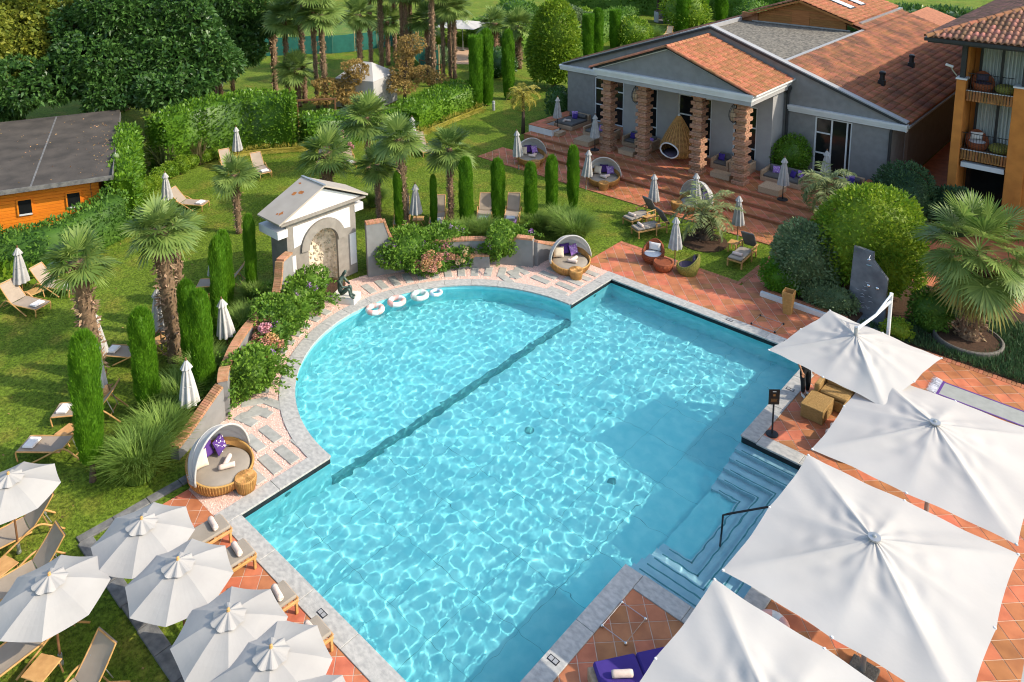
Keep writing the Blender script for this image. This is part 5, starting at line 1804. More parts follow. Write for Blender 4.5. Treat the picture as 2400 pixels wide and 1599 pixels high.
for k, (lab, loc, rad, n, sz, m) in enumerate((
        ('dark shrub against the left end wall of the spa', (-15.2, 31.8), (.9, 1.0, 1.2), 1400, .16, 'leaf_dark'),
        ('clipped green ball shrub at the spa wall beside the downpipe', (1.05, 30.6), (.98, .98, 1.05), 3200, .12, 'leaf_hedge'),
        ('large lime-green domed laurel beside the dark slate shower wall', (7.75, 21.5), (1.95, 1.85, 2.25), 11000, .15, 'leaf_lime'),
        ('grey-green olive-like shrub behind the wicker bin', (6.0, 20.0), (1.25, 1.2, 1.45), 6500, .13, 'leaf_sage'),
        ('dark bushy shrub between spa corner and hotel pillar', (7.0, 28.7), (1.4, 1.3, 1.5), 4200, .15, 'leaf_cover'),
        ('darker bush close to the foot of the hotel pillar', (8.9, 29.3), (1.2, 1.0, 1.2), 2400, .15, 'leaf_cover'),
        ('low dark green mound at the left end of the raised planter', (5.45, 19.25), (.85, .6, .75), 2200, .10, 'leaf_cypress'),
        ('low grey-green groundcover between wicker bin and shower wall', (7.2, 19.25), (1.0, .55, .5), 2000, .10, 'leaf_sage'),
        ('bright leafy plant at the foot of the shower wall by the palm', (10.3, 20.2), (.7, .5, .8), 900, .13, 'leaf_mid'),
        ('lime plant tuft below the arm of the cantilever parasol', (9.6, 18.95), (.45, .35, .35), 500, .10, 'leaf_lime'),
        ('rounded evergreen shrub in front of the far weeping tree', (-24.5, 54.8), (1.5, 1.5, 1.7), 1600, .24, 'leaf_lime'),
        ('round clipped crown of a shrub behind the cypress pair', (-30.5, 50.5), (1.6, 1.6, 1.9), 1500, .25, 'leaf_mid'),
        ('light round bush right of the three tall cypresses', (-26.5, 68.0), (2.6, 2.4, 2.3), 1500, .32, 'leaf_lime'),
        ('round bush close above the spa roof valley', (-19.5, 69.5), (2.0, 2.0, 2.0), 1300, .3, 'leaf_mid'),
        ('soft green bush left of the low far palms', (-36.5, 47.0), (2.0, 2.0, 1.6), 1300, .28, 'leaf_mid'),
        ('pale bush behind the round daybed by the pool edge trio', (-33.5, 37.5), (1.2, 1.2, 1.0), 900, .2, 'leaf_sage'),
        ('dark clipped bush between the tall cypresses and the low palms', (-27.0, 38.5), (1.5, 1.5, 1.3), 1200, .22, 'leaf_dark'),
        ('bright shrub on the far lawn right of the tent', (-33, 58), (2.2, 2.0, 1.6), 1000, .3, 'leaf_lime'),
        ('wide bush beyond the netting fence at the top edge', (-42, 58), (3.0, 2.4, 1.8), 1200, .35, 'leaf_mid'))):
    gblob('shrub', lab, 'shrub', loc, rad, n, sz, m, 30 + k, .5, .08, -.9 if 'ball' in lab else -.5, zc=1.35 if 'ball' in lab else .8)


# ---- arching grasses
def grass_mesh(seed, n=900, hh=1.0, spread=.75, wid=.011, segs=4, base=.3):
    r = np.random.default_rng(seed)
    a = r.uniform(0, 2 * PI, n)
    br = base * np.sqrt(r.uniform(0, 1, n))
    B = np.stack([br * np.cos(a), br * np.sin(a), np.zeros(n)], 1)
    az = a + r.normal(0, .7, n)
    H = hh * r.uniform(.55, 1.1, n)
    S = spread * r.uniform(.2, 1.1, n)
    d = np.stack([np.cos(az), np.sin(az), np.zeros(n)], 1)
    s = np.stack([-np.sin(az), np.cos(az), np.zeros(n)], 1)
    Vs = []
    for k in range(segs + 1):
        t = k / segs
        c = B + d * (S * t ** 1.7)[:, None] + np.array([0, 0, 1.0]) * (H * (1.45 * t - .62 * t * t - .0))[:, None]
        w = wid * (1 - t) ** .7 + .0012
        Vs += [c - s * w, c + s * w]
    V = np.stack(Vs, 1)
    m = 2 * (segs + 1)
    F = np.concatenate([np.arange(n)[:, None] * m + np.array([[2 * k, 2 * k + 1, 2 * k + 3, 2 * k + 2]]) for k in range(segs)])
    return V.reshape(-1, 3), F


GR = [npmesh('blades', *grass_mesh(s, 1300)) for s in (1, 2)]
grs = [('large arching grass clump at the foot of the nearest column cypress', (-3.15, -1.05), 1.25, 0), ('arching grass clump behind the wall end by the nearest daybed', (-3.75, -.2), 1.2, 1), ('tall feathery grass at the foot of the broad cypress', (-5.0, .9), 1.15, 0), ('grass tuft between the cypresses and the brick-capped wall', (-5.7, 2.0), 1.1, 1),
       ('wispy grass at the wall below the slim cypresses', (-7.3, 4.3), 1.05, 0), ('dark grass tuft tucked behind the fountain side wall', (-8.9, 5.6), .9, 1), ('arching grass in the middle of the curved bed', (-6.6, 14.2), 1.15, 0), ('grass tuft right of the dark column cypress', (-6.2, 15.0), 1.1, 1),
       ('big bright grass clump behind the daybed at the wall end', (-3.1, 17.6), 1.35, 0), ('bright grass clump next to the three terrace cypresses', (-4.2, 18.0), 1.2, 1), ('shorter grass clump below the three terrace cypresses', (-5.0, 17.3), 1.0, 0), ('golden grass tuft beneath the palms behind the fountain', (-12.9, 14.4), .95, 1),
       ('yellow grass tuft beside the golden one under the palms', (-13.6, 13.7), .85, 0), ('ornamental grass at the far lawn by the woven sunbed', (-24.5, 58.0), 2.0, 1)]
for k, (lab, loc, s, v) in enumerate(grs):
    t = thing('grass_clump', lab, 'grass', loc, k * 1.3, 'arching ornamental grasses')
    obj('blades', GR[v], 'leaf_gold' if 'golden' in lab or 'yellow' in lab else 'leaf_grass', t).scale = (s, s, s)
for k, (lab, loc, m, s) in enumerate((('dark spiky flax with sword leaves behind the box balls', (-25.4, 9.8), 'leaf_flax', 1.75), ('browning spiky flax against the tall hedge', (-25.4, 11.6), 'leaf_flax_dry', 1.5))):
    t = thing('flax_plant', lab, 'plant', loc, 0, 'spiky flax plants')
    obj('blades', npmesh('blades', *grass_mesh(20 + k, 130, 1.15, .55, .035, 4, .25)), m, t).scale = (s, s, s)
t = thing('hosta_bed', 'bed of broad light-green leaves at the foot of the left hedge', 'plant', (-18.0, -.4), 0)
V, F = blob((0, 0, .1), (.9, 1.6, .35), 260, .34, .7, .1, 8, -.1)
obj('foliage', npmesh('foliage', V, F), 'leaf_lime', t)
t = thing('groundcover', 'dark grassy groundcover bed around the huge fan palm', 'groundcover', (0, 0, 0))
t['kind'] = 'stuff'
r_ = np.random.default_rng(6)
n = 16000
P = np.stack([r_.uniform(8.4, 14.2, n), r_.uniform(18.75, 22.6, n), np.zeros(n) - .02], 1)
q = (np.hypot(P[:, 0] - 11.25, P[:, 1] - 20.3) > 1.1) & ~((P[:, 0] < 9.6) & (P[:, 1] > 19.2))
P = P[q]
V, F = leaves(P, np.tile([0, 0, 1.0], (len(P), 1)), .22, .12, .4, .9, r_)
obj('blades', npmesh('blades', V, F), 'leaf_cover', t)
sb = tag(MB().bx(4.95, 14.4, 18.69, 24.5, -.06, -.02).build('planting_soil', 'soil'), kind='structure')


# ---- climbing vines with mauve flowers, hydrangeas
def vine(label, c, rad, n, seed, flowers, sprays, group='flowering vines over the curved walls'):
    t = thing('flowering_vine', label, 'vine', (c[0], c[1], 0), 0, group)
    V, F = blob((0, 0, c[2]), rad, n, .125, .62, .14, seed, -.75, 0, 1.1, .78)
    r = np.random.default_rng(seed)
    parts = [(V, F)]
    for k in range(sprays):
        D = unit(np.array([r.normal(), r.normal(), r.uniform(-.3, .5)]))
        p = D * np.array(rad) * .9 + np.array([0, 0, c[2]])
        L = r.uniform(.35, .8)
        m = 46
        tt = r.uniform(0, 1, m)
        P = p + D * (tt * L)[:, None] + np.array([0, 0, -.35]) * (tt ** 2 * L)[:, None] + r.normal(0, .035, (m, 3))
        P[:, 2] = np.maximum(P[:, 2], .03)
        parts.append(leaves(P, np.tile(D, (m, 1)), .10, .6, 0, 1.2, r))
    V, F = join(parts)
    obj('foliage', npmesh('foliage', V, F), 'leaf_vine', t)
    MB().tube([(0, 0, 0), (.05, .02, c[2])], [.05, .02], 6).build('stem', 'bark', t)
    for k in range(flowers):
        D = unit(np.array([r.normal(), r.normal(), r.uniform(.0, .9)]))
        p = D * np.array(rad) * 1.05 + np.array([0, 0, c[2]])
        P = p + r.normal(0, .05, (26, 3))
        obj('blossom', npmesh('blossom', *leaves(P, np.tile(D, (26, 1)), .055, .8, 0, 1.4, r)), 'petal_mauve', t)


vine('cascading mauve-flowered vine right of the fountain', (-6.75, 11.2, .75), (1.05, 1.15, .85), 4200, 1, 9, 16)
vine('mauve-flowered vine spilling over the wall toward the hydrangeas', (-6.35, 12.75, .75), (.8, 1.0, .7), 2600, 2, 9, 8)
vine('dense bright vine covering the pool wall by the wall-end daybed', (-4.35, 14.55, .72), (.85, 1.25, .72), 4300, 3, 6, 12)
vine('vine with mauve sprays left of the fountain niche', (-7.0, 6.3, .75), (.85, .95, .9), 3200, 4, 10, 26)
vine('sprawling vine on the wall above the rose hydrangeas', (-6.25, 4.9, .7), (.9, 1.05, .8), 3300, 5, 5, 24)
vine('trailing vine at the brick wall end beside the stepping slabs', (-4.3, 2.7, .55), (.7, 1.0, .7), 2800, 6, 2, 26)
# hydrangea heads
hr = np.random.default_rng(2)
D = unit(hr.normal(size=(150, 3)))
HEAD = {}
for m in ('petal_pink', 'petal_peach', 'petal_rose', 'petal_cream'):
    me = npmesh('flower_head', *join([leaves(D * .115, D, .06, 1.0, 0, 1.6, hr)]))
    me.materials.append(MT[m])
    HEAD[m] = me


def hydrangea(label, loc, rad, n, mats, heads, seed, hs=1.0):
    t = thing('hydrangea', label, 'hydrangea', loc, 0, 'hydrangeas along the curved wall')
    V, F = blob((0, 0, rad[2] * .8), rad, n, .13, .6, .1, seed, -.6)
    obj('foliage', npmesh('foliage', V, F), 'leaf_mid', t)
    r = np.random.default_rng(seed)
    for k in range(heads):
        dd = unit(np.array([r.normal(.6, .8), r.normal(-.6, .8), abs(r.normal(.6, .5))]))
        p = dd * np.array(rad) * 1.02 + np.array([0, 0, rad[2] * .8])
        o = obj('flower_head', HEAD[mats[k % len(mats)]], None, t, loc=tuple(p))
        s = hs * r.uniform(.8, 1.25)
        o.scale = (s, s, s * .85)


hydrangea('pink and peach hydrangea below the mauve vine', (-5.75, 11.55), (.6, .8, .55), 900, ['petal_pink', 'petal_peach', 'petal_pink'], 18, 1, 1.1)
hydrangea('rose hydrangea between the peach and the cream ones', (-5.6, 12.3), (.45, .4, .48), 500, ['petal_rose', 'petal_pink'], 8, 2)
hydrangea('small cream-flowered hydrangea under the brick-capped wall', (-5.15, 12.95), (.45, .6, .42), 700, ['petal_cream', 'petal_peach', 'petal_cream'], 18, 3, .62)
hydrangea('rose and peach hydrangea left of the stepping slabs near the fountain', (-5.55, 4.25), (.5, .55, .62), 800, ['petal_rose', 'petal_peach', 'petal_pink'], 18, 4, 1.15)
hydrangea('peach hydrangea lower along the left curved wall', (-5.05, 3.45), (.42, .48, .5), 600, ['petal_peach', 'petal_pink'], 12, 5, 1.1)
hydrangea('fading peach hydrangea among the trailing vine', (-4.7, 3.05), (.3, .35, .4), 300, ['petal_peach'], 5, 6, .85)
t = thing('oleander', 'pale pink flowering shrub in front of the hedge behind a closed umbrella', 'shrub', (-19.7, 17.4), 0)
V, F = blob((0, 0, .9), (.6, .7, .7), 600, .14, .4, .15, 60, -.6)
obj('foliage', npmesh('foliage', V, F), 'leaf_mid', t)
for k in range(14):
    dd = unit(hr.normal(size=3) + [0, 0, .8])
    obj('flower_head', HEAD['petal_rose'], None, t, loc=tuple(dd * [.6, .7, .7] + [0, 0, .95])).scale = (.8, .8, .8)


# ------------------------------------------------------------------ furniture
PROTO = {}


def proto(key, label, cat, loc, rz, group, name, fn, scale=None):
    if key not in PROTO:
        t = thing(name, label, cat, loc, rz, group)
        fn(t)
        PROTO[key] = t
    else:
        t = dup(PROTO[key], label, loc, rz, None, group)
        t.scale = (1, 1, 1)
    if scale:
        t.scale = scale if isinstance(scale, tuple) else (scale,) * 3
    return t


# ---- closed umbrellas
def folded(t, light=False, disc=False):
    n, rings = 48, 9
    hh = 2.2
    V, F = [], []
    for j in range(rings + 1):
        f = j / rings
        z = hh - .10 - 1.32 * f
        r = .035 + .20 * f ** .75
        for k in range(n):
            a = 2 * PI * k / n
            q = 1 + (.48 + .15 * f) * (abs(math.sin(4 * a + .4 * f)) - .5) * min(1, f * 3)
            V.append((r * q * math.cos(a), r * q * math.sin(a), z + .02 * math.sin(8 * a) * (j == rings)))
    for j in range(rings):
        for k in range(n):
            l = (k + 1) % n
            F.append((j * n + k, (j + 1) * n + k, (j + 1) * n + l, j * n + l))
    m = 'cloth_folded_light' if light else 'cloth_folded'
    MB().add(V, F).build('canopy', m, t, True)
    V, F = [], []
    for j in range(3):
        f = j / 2
        for k in range(n):
            a = 2 * PI * k / n
            r = (.03 + .125 * f) * (1 + .28 * (abs(math.sin(4 * a)) - .5))
            V.append((r * math.cos(a), r * math.sin(a), hh - .06 - .24 * f))
    for j in range(2):
        for k in range(n):
            l = (k + 1) % n
            F.append((j * n + k, (j + 1) * n + k, (j + 1) * n + l, j * n + l))
    MB().add(V, F).build('top_flap', m, t, True)
    MB().tube([(.17 * math.cos(2 * PI * k / 20), .17 * math.sin(2 * PI * k / 20), 1.38) for k in range(20)], .016, 5, True).build('tie_band', m, t)
    MB().tube([(0, 0, 0), (0, 0, hh - .04)], .022, 8).build('pole', 'dark_wood' if not disc else 'metal_dark', t)
    MB().lathe([(.028, 0), (.022, .03), (.03, .06), (.0, .085)], (0, 0, hh - .05), 10).build('finial', 'dark_wood', t)
    if disc:
        MB().lathe([(.26, 0), (.26, .03), (.22, .05), (.04, .06), (.035, .2)], (0, 0, 0), 24).build('base', 'metal_dark', t)
    else:
        MB().lathe([(.03, 0), (.035, .18), (.045, .2), (.045, .24)], (0, 0, 0), 8).build('ground_spike', 'metal_grey', t)


CU = 'closed umbrellas around the garden'


def closed_umbrella(label, loc, hh=2.2, z=0.0, light=False, disc=False, lean=(0, 0)):
    t = proto('cu%d%d' % (light, disc), label, 'umbrella', (loc[0], loc[1], z), random.uniform(0, 6), CU, 'closed_umbrella', lambda t: folded(t, light, disc), hh / 2.2)
    t.rotation_euler = (R(lean[0]), R(lean[1]), t.rotation_euler[2])


random.seed(21)
closed_umbrella('closed grey umbrella behind the lounger near the box balls', (-19.65, 7.25), 2.1)
closed_umbrella('closed grey umbrella against the tall hedge, above the small lone palm', (-23.63, 13.10), 2.2)
closed_umbrella('closed grey umbrella by the lounger pair at the shed hedge', (-15.65, -0.11), 2.2)
closed_umbrella('closed striped-looking umbrella beside the thick shaggy palm trunk', (-8.49, 1.92), 2.26)
closed_umbrella('closed pale umbrella half hidden by the pale shaggy palm trunk', (-8.54, -0.01), 2.2, light=True)
closed_umbrella('closed pale umbrella peeping out behind the nearest column cypress', (-6.81, -0.77), 2.2, light=True, lean=(0, -4))
closed_umbrella('closed umbrella between the leaning cypress and the ragged slim one', (-10.63, 5.02), 2.25)
closed_umbrella('closed pale umbrella right of the leaning cypress by the grasses', (-6.56, 3.29), 2.2, light=True, lean=(-5, -5))
closed_umbrella('closed pale umbrella standing in the feathery grass left of the broad cypress', (-4.01, 0.76), 2.15, light=True)
closed_umbrella('closed umbrella rising behind the stocky palm by the pink shrub', (-18.9, 16.6), 2.3)
closed_umbrella('closed umbrella behind the crown of the slender palm', (-17.6, 20.9), 2.2)
closed_umbrella('closed grey umbrella between the two young cypresses', (-9.27, 13.88), 2.22)
closed_umbrella('closed grey umbrella at the terrace daybed inside the bench wall', (-13.0, 28.75), 2.1, .48, disc=True)
closed_umbrella('closed grey umbrella on a round foot in front of the left brick column', (-8.87, 26.99), 2.15, .48, disc=True)
closed_umbrella('closed grey umbrella beside the round daybed nearest the bench wall', (-10.89, 22.73), 2.3, lean=(2, 2))
closed_umbrella('closed grey umbrella beside the round daybed in the middle of the steps', (-6.32, 22.72), 2.2, lean=(2, 3))
closed_umbrella('closed grey umbrella above the two teak loungers', (-2.04, 22.25), 2.1)
closed_umbrella('closed grey umbrella in front of the daybed behind the feather palm', (-0.50, 23.40), 2.2)
closed_umbrella('closed grey umbrella beside the single teak lounger', (2.13, 22.36), 2.1)
closed_umbrella('closed grey umbrella over the red woven table and chairs', (1.29, 18.52), 2.15)
closed_umbrella('closed grey umbrella on a round foot by the pale coffee table', (2.18, 26.90), 2.15, .48, disc=True)
closed_umbrella('closed grey umbrella half hidden by the potted feather palm', (3.3, 29.2), 2.15, .48, disc=True)
closed_umbrella('small far closed umbrella by the woven sunbed at the top', (-26.86, 66.36), 2.4)
closed_umbrella('small far closed umbrella above the spa roof valley', (-24.06, 76.75), 2.3)


# ---- octagonal open umbrellas
def octagon(t):
    ze, zt, rad = 1.60, 2.0, 1.03
    V, F = [], []
    per, rg = 8 * 6, 4
    for j in range(rg + 1):
        f = .1 + .9 * j / rg
        for k in range(per):
            a = 2 * PI * k / per
            u = (k % 6) / 6
            m = 4 * u * (1 - u)
            flat = math.cos(PI / 8) / math.cos((u - .5) * PI / 4)
            r = rad * f * flat * (1 - .012 * m * f)
            z = zt + (ze - zt) * f + .03 * math.sin(PI * f) - .03 * m * f
            V.append((r * math.cos(a), r * math.sin(a), z))
    for j in range(rg):
        for k in range(per):
            l = (k + 1) % per
            F.append((j * per + k, (j + 1) * per + k, (j + 1) * per + l, j * per + l))
    MB().add(V, F).build('canopy', 'cloth_grey', t)
    V, F = [], []
    n = 48
    for j in range(4):
        f = j / 3
        for k in range(n):
            a = 2 * PI * k / n
            q = 1 + .07 * math.sin(8 * a) + .05 * math.sin(24 * a) * f
            r = (.03 + .27 * f) * q
            V.append((r * math.cos(a), r * math.sin(a), zt + .07 - .13 * f + .02 * math.sin(8 * a + 1) * f + .016 * math.sin(24 * a) * f))
    for j in range(3):
        for k in range(n):
            l = (k + 1) % n
            F.append((j * n + k, (j + 1) * n + k, (j + 1) * n + l, j * n + l))
    MB().add(V, F).build('vent_cap', 'cloth_grey', t)
    MB().lathe([(.03, 0), (.035, .03), (.022, .05), (.03, .07), (0, .09)], (0, 0, zt + .05), 10).build('finial', 'teak', t)
    MB().tube([(0, 0, 0), (0, 0, zt)], .024, 8).build('pole', 'dark_wood', t)
    for k in range(8):
        a = 2 * PI * k / 8
        MB().tube([(.05 * math.cos(a), .05 * math.sin(a), zt - .06), (1.0 * math.cos(a), 1.0 * math.sin(a), ze - .005)], .010, 5).build('rib', 'teak', t)
        MB().tube([(.03 * math.cos(a), .03 * math.sin(a), zt - .55), (.5 * math.cos(a), .5 * math.sin(a), zt - .24)], .009, 5).build('strut', 'teak', t)
    MB().lathe([(.05, 0), (.05, .05), (.04, .08), (.04, .25)], (0, 0, 0), 12).build('base', 'metal_grey', t)


OG = 'open octagonal umbrellas'
oct_ = [('open octagonal umbrella cut off by the left edge of the picture', (-2.79, -3.99), 8), ('open octagonal umbrella on the lawn above the bent-wood loungers', (.87, -4.31), 12), ('open octagonal umbrella first in the poolside row, by the slate strip', (0.81, -2.52), 4),
        ('open octagonal umbrella second in the poolside row', (2.39, -2.48), 0), ('open octagonal umbrella third in the poolside row', (4.19, -2.38), 9), ('open octagonal umbrella fourth in the poolside row', (5.41, -2.24), 2), ('open octagonal umbrella last of the row, mostly below the picture', (6.61, -2.48), 6)]
for k, (lab, loc, rot) in enumerate(oct_):
    proto('oct', lab, 'umbrella', (loc[0], loc[1], 0), R(rot + 6), OG, 'octagonal_umbrella', octagon)


# ---- big square parasols
def canopy_square(hx, hy, zc, ze, seed, wr=.034, sag=.045):
    r = random.Random(seed)
    per, rg = 8 * 14, 26
    V, F = [], []
    ph = [r.uniform(0, 6) for _ in range(8)]
    cor = [(hx, 0), (hx, hy), (0, hy), (-hx, hy), (-hx, 0), (-hx, -hy), (0, -hy), (hx, -hy)]
    for j in range(rg + 1):
        f = .02 + .98 * j / rg
        for k in range(per):
            s = k // 14
            u = (k % 14) / 14
            a, b = cor[s], cor[(s + 1) % 8]
            m = 4 * u * (1 - u)
            p = (a[0] + (b[0] - a[0]) * u, a[1] + (b[1] - a[1]) * u)
            pull = 1 - sag / hx * m * f ** 3
            x, y = p[0] * f * pull, p[1] * f * pull
            z = zc + (ze - zc) * (f ** .92)
            z -= .055 * m * math.sin(PI * f)
            if s % 2 == 0 and u == 0 or (s % 2 == 1 and u == 0):
                z += .0
            # creases gathered towards the hub
            z += wr * m * math.exp(-((f - .38) / .22) ** 2) * (math.sin(30 * f + 5 * u + ph[s]) * .35 + math.sin(19 * f - 9 * u + 2 * ph[s]) * .3)
            z += .012 * m * math.sin(7 * f + 11 * u + ph[s])
            V.append((x, y, z))
    for j in range(rg):
        for k in range(per):
            l = (k + 1) % per
            F.append((j * per + k, (j + 1) * per + k, (j + 1) * per + l, j * per + l))
    return MB().add(V, F)


SP = 'big white square parasols'


def square_parasol(label, c, rz, hx, hy, zc, ze, seed, mast=True):
    t = thing('square_parasol', label, 'parasol', (c[0], c[1], 0), rz, SP)
    canopy_square(hx, hy, zc, ze, seed).build('canopy', 'cloth_white', t, True)
    for k in range(8):
        s = [(1, 0), (1, 1), (0, 1), (-1, 1), (-1, 0), (-1, -1), (0, -1), (1, -1)][k]
        MB().tube([(0, 0, zc - .06), (s[0] * (hx - .03), s[1] * (hy - .03), ze - .02)], .018, 5).build('rib', 'metal_grey', t)
        MB().lathe([(.02, -.02), (.03, 0), (.02, .02)], (s[0] * (hx - .02), s[1] * (hy - .02), ze), 8).build('rib_end', 'white_trim', t)
    if mast:
        MB().tube([(0, 0, 0), (0, 0, zc)], .05, 12).build('mast', 'metal_grey', t)
        MB().lathe([(.10, 0), (.115, .02), (.115, .05), (.04, .06), (.03, .09), (0, .10)], (0, 0, zc - .01), 20).build('hub_cap', 'metal_grey', t)
        MB().cbox((0, 0, .04), (.5, .5, .08), .02).build('base_plate', 'kerb_stone', t)
    return t


square_parasol('white square parasol beyond the pool steps, next to the fringed rug', (12.7, 10.36), 0, 2.0, 2.03, 3.02, 2.5, 1)
square_parasol('white square parasol covering the end of the pool steps', (12.74, 6.07), 0, 2.03, 2.05, 3.02, 2.5, 2)
square_parasol('white square parasol nearest the camera, beside the purple sunbed', (12.72, 1.72), 0, 2.03, 2.05, 3.02, 2.5, 3)
square_parasol('white square parasol at the right edge, only its border showing', (17.25, 5.9), 0, 2.03, 2.05, 3.02, 2.5, 4)
t = square_parasol('white cantilever parasol with a side mast beside the shower bed', (10.19, 12.6), R(-8.8), 1.6, 1.62, 3.2, 2.62, 5, False)
MB().tube([(0, 0, 3.15), (0, 0, 3.42)], .05, 8).build('hub', 'metal_grey', t)
MB().tube([(0, 0, 3.34), (.05, .95, 3.42), (.02, 1.85, 3.5)], .04, 8).build('arm', 'white_trim', t)
MB().tube([(.05, .95, 3.43), (.02, 1.9, 3.72)], .028, 8).build('brace', 'white_trim', t)
MB().tube([(.02, 1.9, 0), (.02, 1.9, 3.74)], .05, 10).build('mast', 'white_trim', t)
MB().cbox((.02, 1.9, .05), (.9, .9, .1), .02).build('base_plate', 'kerb_stone', t)


# ---- bent-wood loungers
def tube_path(pts, r, name, m, t, n=7):
    P = [Vector(p) for p in pts]
    out = []
    for i in range(len(P) - 1):
        p0, p1, p2, p3 = P[max(i - 1, 0)], P[i], P[i + 1], P[min(i + 2, len(P) - 1)]
        for k in range(5):
            u = k / 5
            out.append(.5 * ((2 * p1) + (p2 - p0) * u + (2 * p0 - 5 * p1 + 4 * p2 - p3) * u * u + (3 * p1 - p0 - 3 * p2 + p3) * u ** 3))
    out.append(P[-1])
    return MB().tube(out, r, n).build(name, m, t, True)


def bent_lounger(t):
    for s in (-1, 1):
        tube_path([(1.02, s * .30, .02), (1.04, s * .31, .30), (.9, s * .325, .335), (.3, s * .325, .33), (-.18, s * .325, .33)], .022, 'side_rail', 'teak', t)
        tube_path([(.62, s * .355, .02), (.1, s * .36, .30), (-.18, s * .365, .44), (-.38, s * .365, .43), (-.62, s * .36, .22), (-.84, s * .355, .0)], .024, 'leg', 'teak', t)
        tube_path([(-.18, s * .30, .35), (-.45, s * .30, .66), (-.70, s * .29, .98)], .018, 'back_rail', 'teak', t)
    MB().tube([(1.04, -.31, .30), (1.04, .31, .30)], .02, 6).build('crossbar', 'teak', t)
    MB().tube([(-.55, -.34, .18), (-.55, .34, .18)], .016, 6).build('crossbar', 'teak', t)
    MB().tube([(-.70, -.29, .98), (-.70, .29, .98)], .018, 6).build('crossbar', 'teak', t)
    for s in (-1, 1):
        MB().tube([(-.46, s * .2, .66), (-.62, s * .2, .22)], .012, 5).build('prop', 'metal_grey', t)
    mb = MB()
    nx, ny = 10, 6
    vs = [(-.17 + 1.2 * i / nx, -.31 + .62 * j / ny, .35 - .025 * math.sin(PI * j / ny) - .02 * math.sin(PI * i / nx)) for i in range(nx + 1) for j in range(ny + 1)]
    fs = [(i * (ny + 1) + j, (i + 1) * (ny + 1) + j, (i + 1) * (ny + 1) + j + 1, i * (ny + 1) + j + 1) for i in range(nx) for j in range(ny)]
    mb.add(vs + [(x, y, z - .015) for x, y, z in vs], fs + [tuple(len(vs) + q for q in reversed(f)) for f in fs])
    mb.build('seat_sling', 'sling', t, True)
    mb = MB()
    vs = [(-.17 - .55 * i / nx - .02 * math.sin(PI * i / nx), -.30 + .60 * j / ny, .355 + .65 * i / nx - .03 * math.sin(PI * j / ny) * math.sin(PI * i / nx)) for i in range(nx + 1) for j in range(ny + 1)]
    mb.add(vs + [(x - .012, y, z - .01) for x, y, z in vs], [tuple(reversed(f)) for f in fs] + [tuple(len(vs) + q for q in f) for f in fs])
    mb.build('back_sling', 'sling', t, True)


def teak_lounger(t):
    for s in (-1, 1):
        MB().cbox((.3, s * .30, .30), (1.5, .045, .07), .008).build('side_rail', 'teak', t)
        MB().cbox((1.0, s * .295, .15), (.06, .06, .30), .008).build('leg', 'teak', t)
        MB().cbox((-.45, s * .30, .28), (.055, .055, .56), .008).build('leg', 'teak', t)
        MB().cbox((.12, s * .345, .27), (.055, .05, .54), .008).build('leg', 'teak', t)
        MB().cbox((-.17, s * .345, .555), (.72, .065, .035), .01).build('armrest', 'teak', t)
    for k in range(7):
        MB().cbox((-.1 + .19 * k, 0, .325), (.07, .58, .02), .004).build('slat', 'teak', t)
    MB().cbox((1.03, 0, .30), (.045, .6, .07), .008).build('crossbar', 'teak', t)
    MB().cbox((.43, 0, .385), (1.22, .57, .085), .03).build('seat_cushion', 'taupe_cushion', t, False)
    rot = Matrix.Rotation(R(-58), 3, 'Y')
    vs = MB().cbox((0, 0, 0), (.86, .57, .085), .03)
    vs.v = [tuple(rot @ Vector(v) + Vector((-.40, 0, .72))) for v in vs.v]
    vs.build('back_cushion', 'charcoal', t)
    fr = MB().cbox((0, 0, 0), (.86, .5, .03), .008)
    fr.v = [tuple(rot @ Vector(v) + Vector((-.445, 0, .69))) for v in fr.v]
    fr.build('back_frame', 'teak', t)


def folded_towel(t):
    for k in range(2):
        MB().cbox((.004 * k, 0, .018 + .034 * k), (.30 - .01 * k, .40 - .012 * k, .033), .013).build('fold', 'towel_white', t)


def rolled_towel(t):
    V, n, m = [], 16, 8
    MB().lathe([(.02, -.2), (.062, -.195), (.068, -.15), (.066, 0), (.069, .14), (.063, .195), (.02, .2)], (0, 0, 0), 14).build('roll', 'towel_pink', t, True)
    sp = [(.055 * (1 - k / 40) * math.cos(k * .55), .055 * (1 - k / 40) * math.sin(k * .55), .2) for k in range(30)]
    MB().tube(sp, .005, 4).build('spiral_edge', 'towel_white', t)
    for c in t.children:
        c.rotation_euler = (PI / 2, 0, 0)
        c.location = (0, 0, .066)


LG = 'bent-wood loungers on the lawn'


def lounger(kind, label, foot, hinge, towel=None, back=None):
    f, g = Vector(foot), Vector(hinge)
    d = (f - g).normalized()
    rz = math.atan2(d.y, d.x)
    o = f - d * 1.02
    if kind == 'a':
        t = proto('la', label, 'lounger', (o.x, o.y, 0), rz, LG, 'sun_lounger', bent_lounger)
    else:
        t = proto('lb', label, 'lounger', (o.x, o.y, 0), rz, 'teak loungers with cushions', 'teak_lounger', teak_lounger)
    if towel:
        p = o + d * (.78 if kind == 'a' else .74)
        if kind == 'a':
            proto('tf', towel, 'towel', (p.x, p.y, .345), rz + random.uniform(-.15, .15), 'folded towels on the loungers', 'folded_towel', folded_towel)
        else:
            proto('tr', towel, 'towel', (p.x, p.y, .43), rz + random.uniform(-.15, .15), 'rolled towels', 'rolled_towel', rolled_towel)
    return t


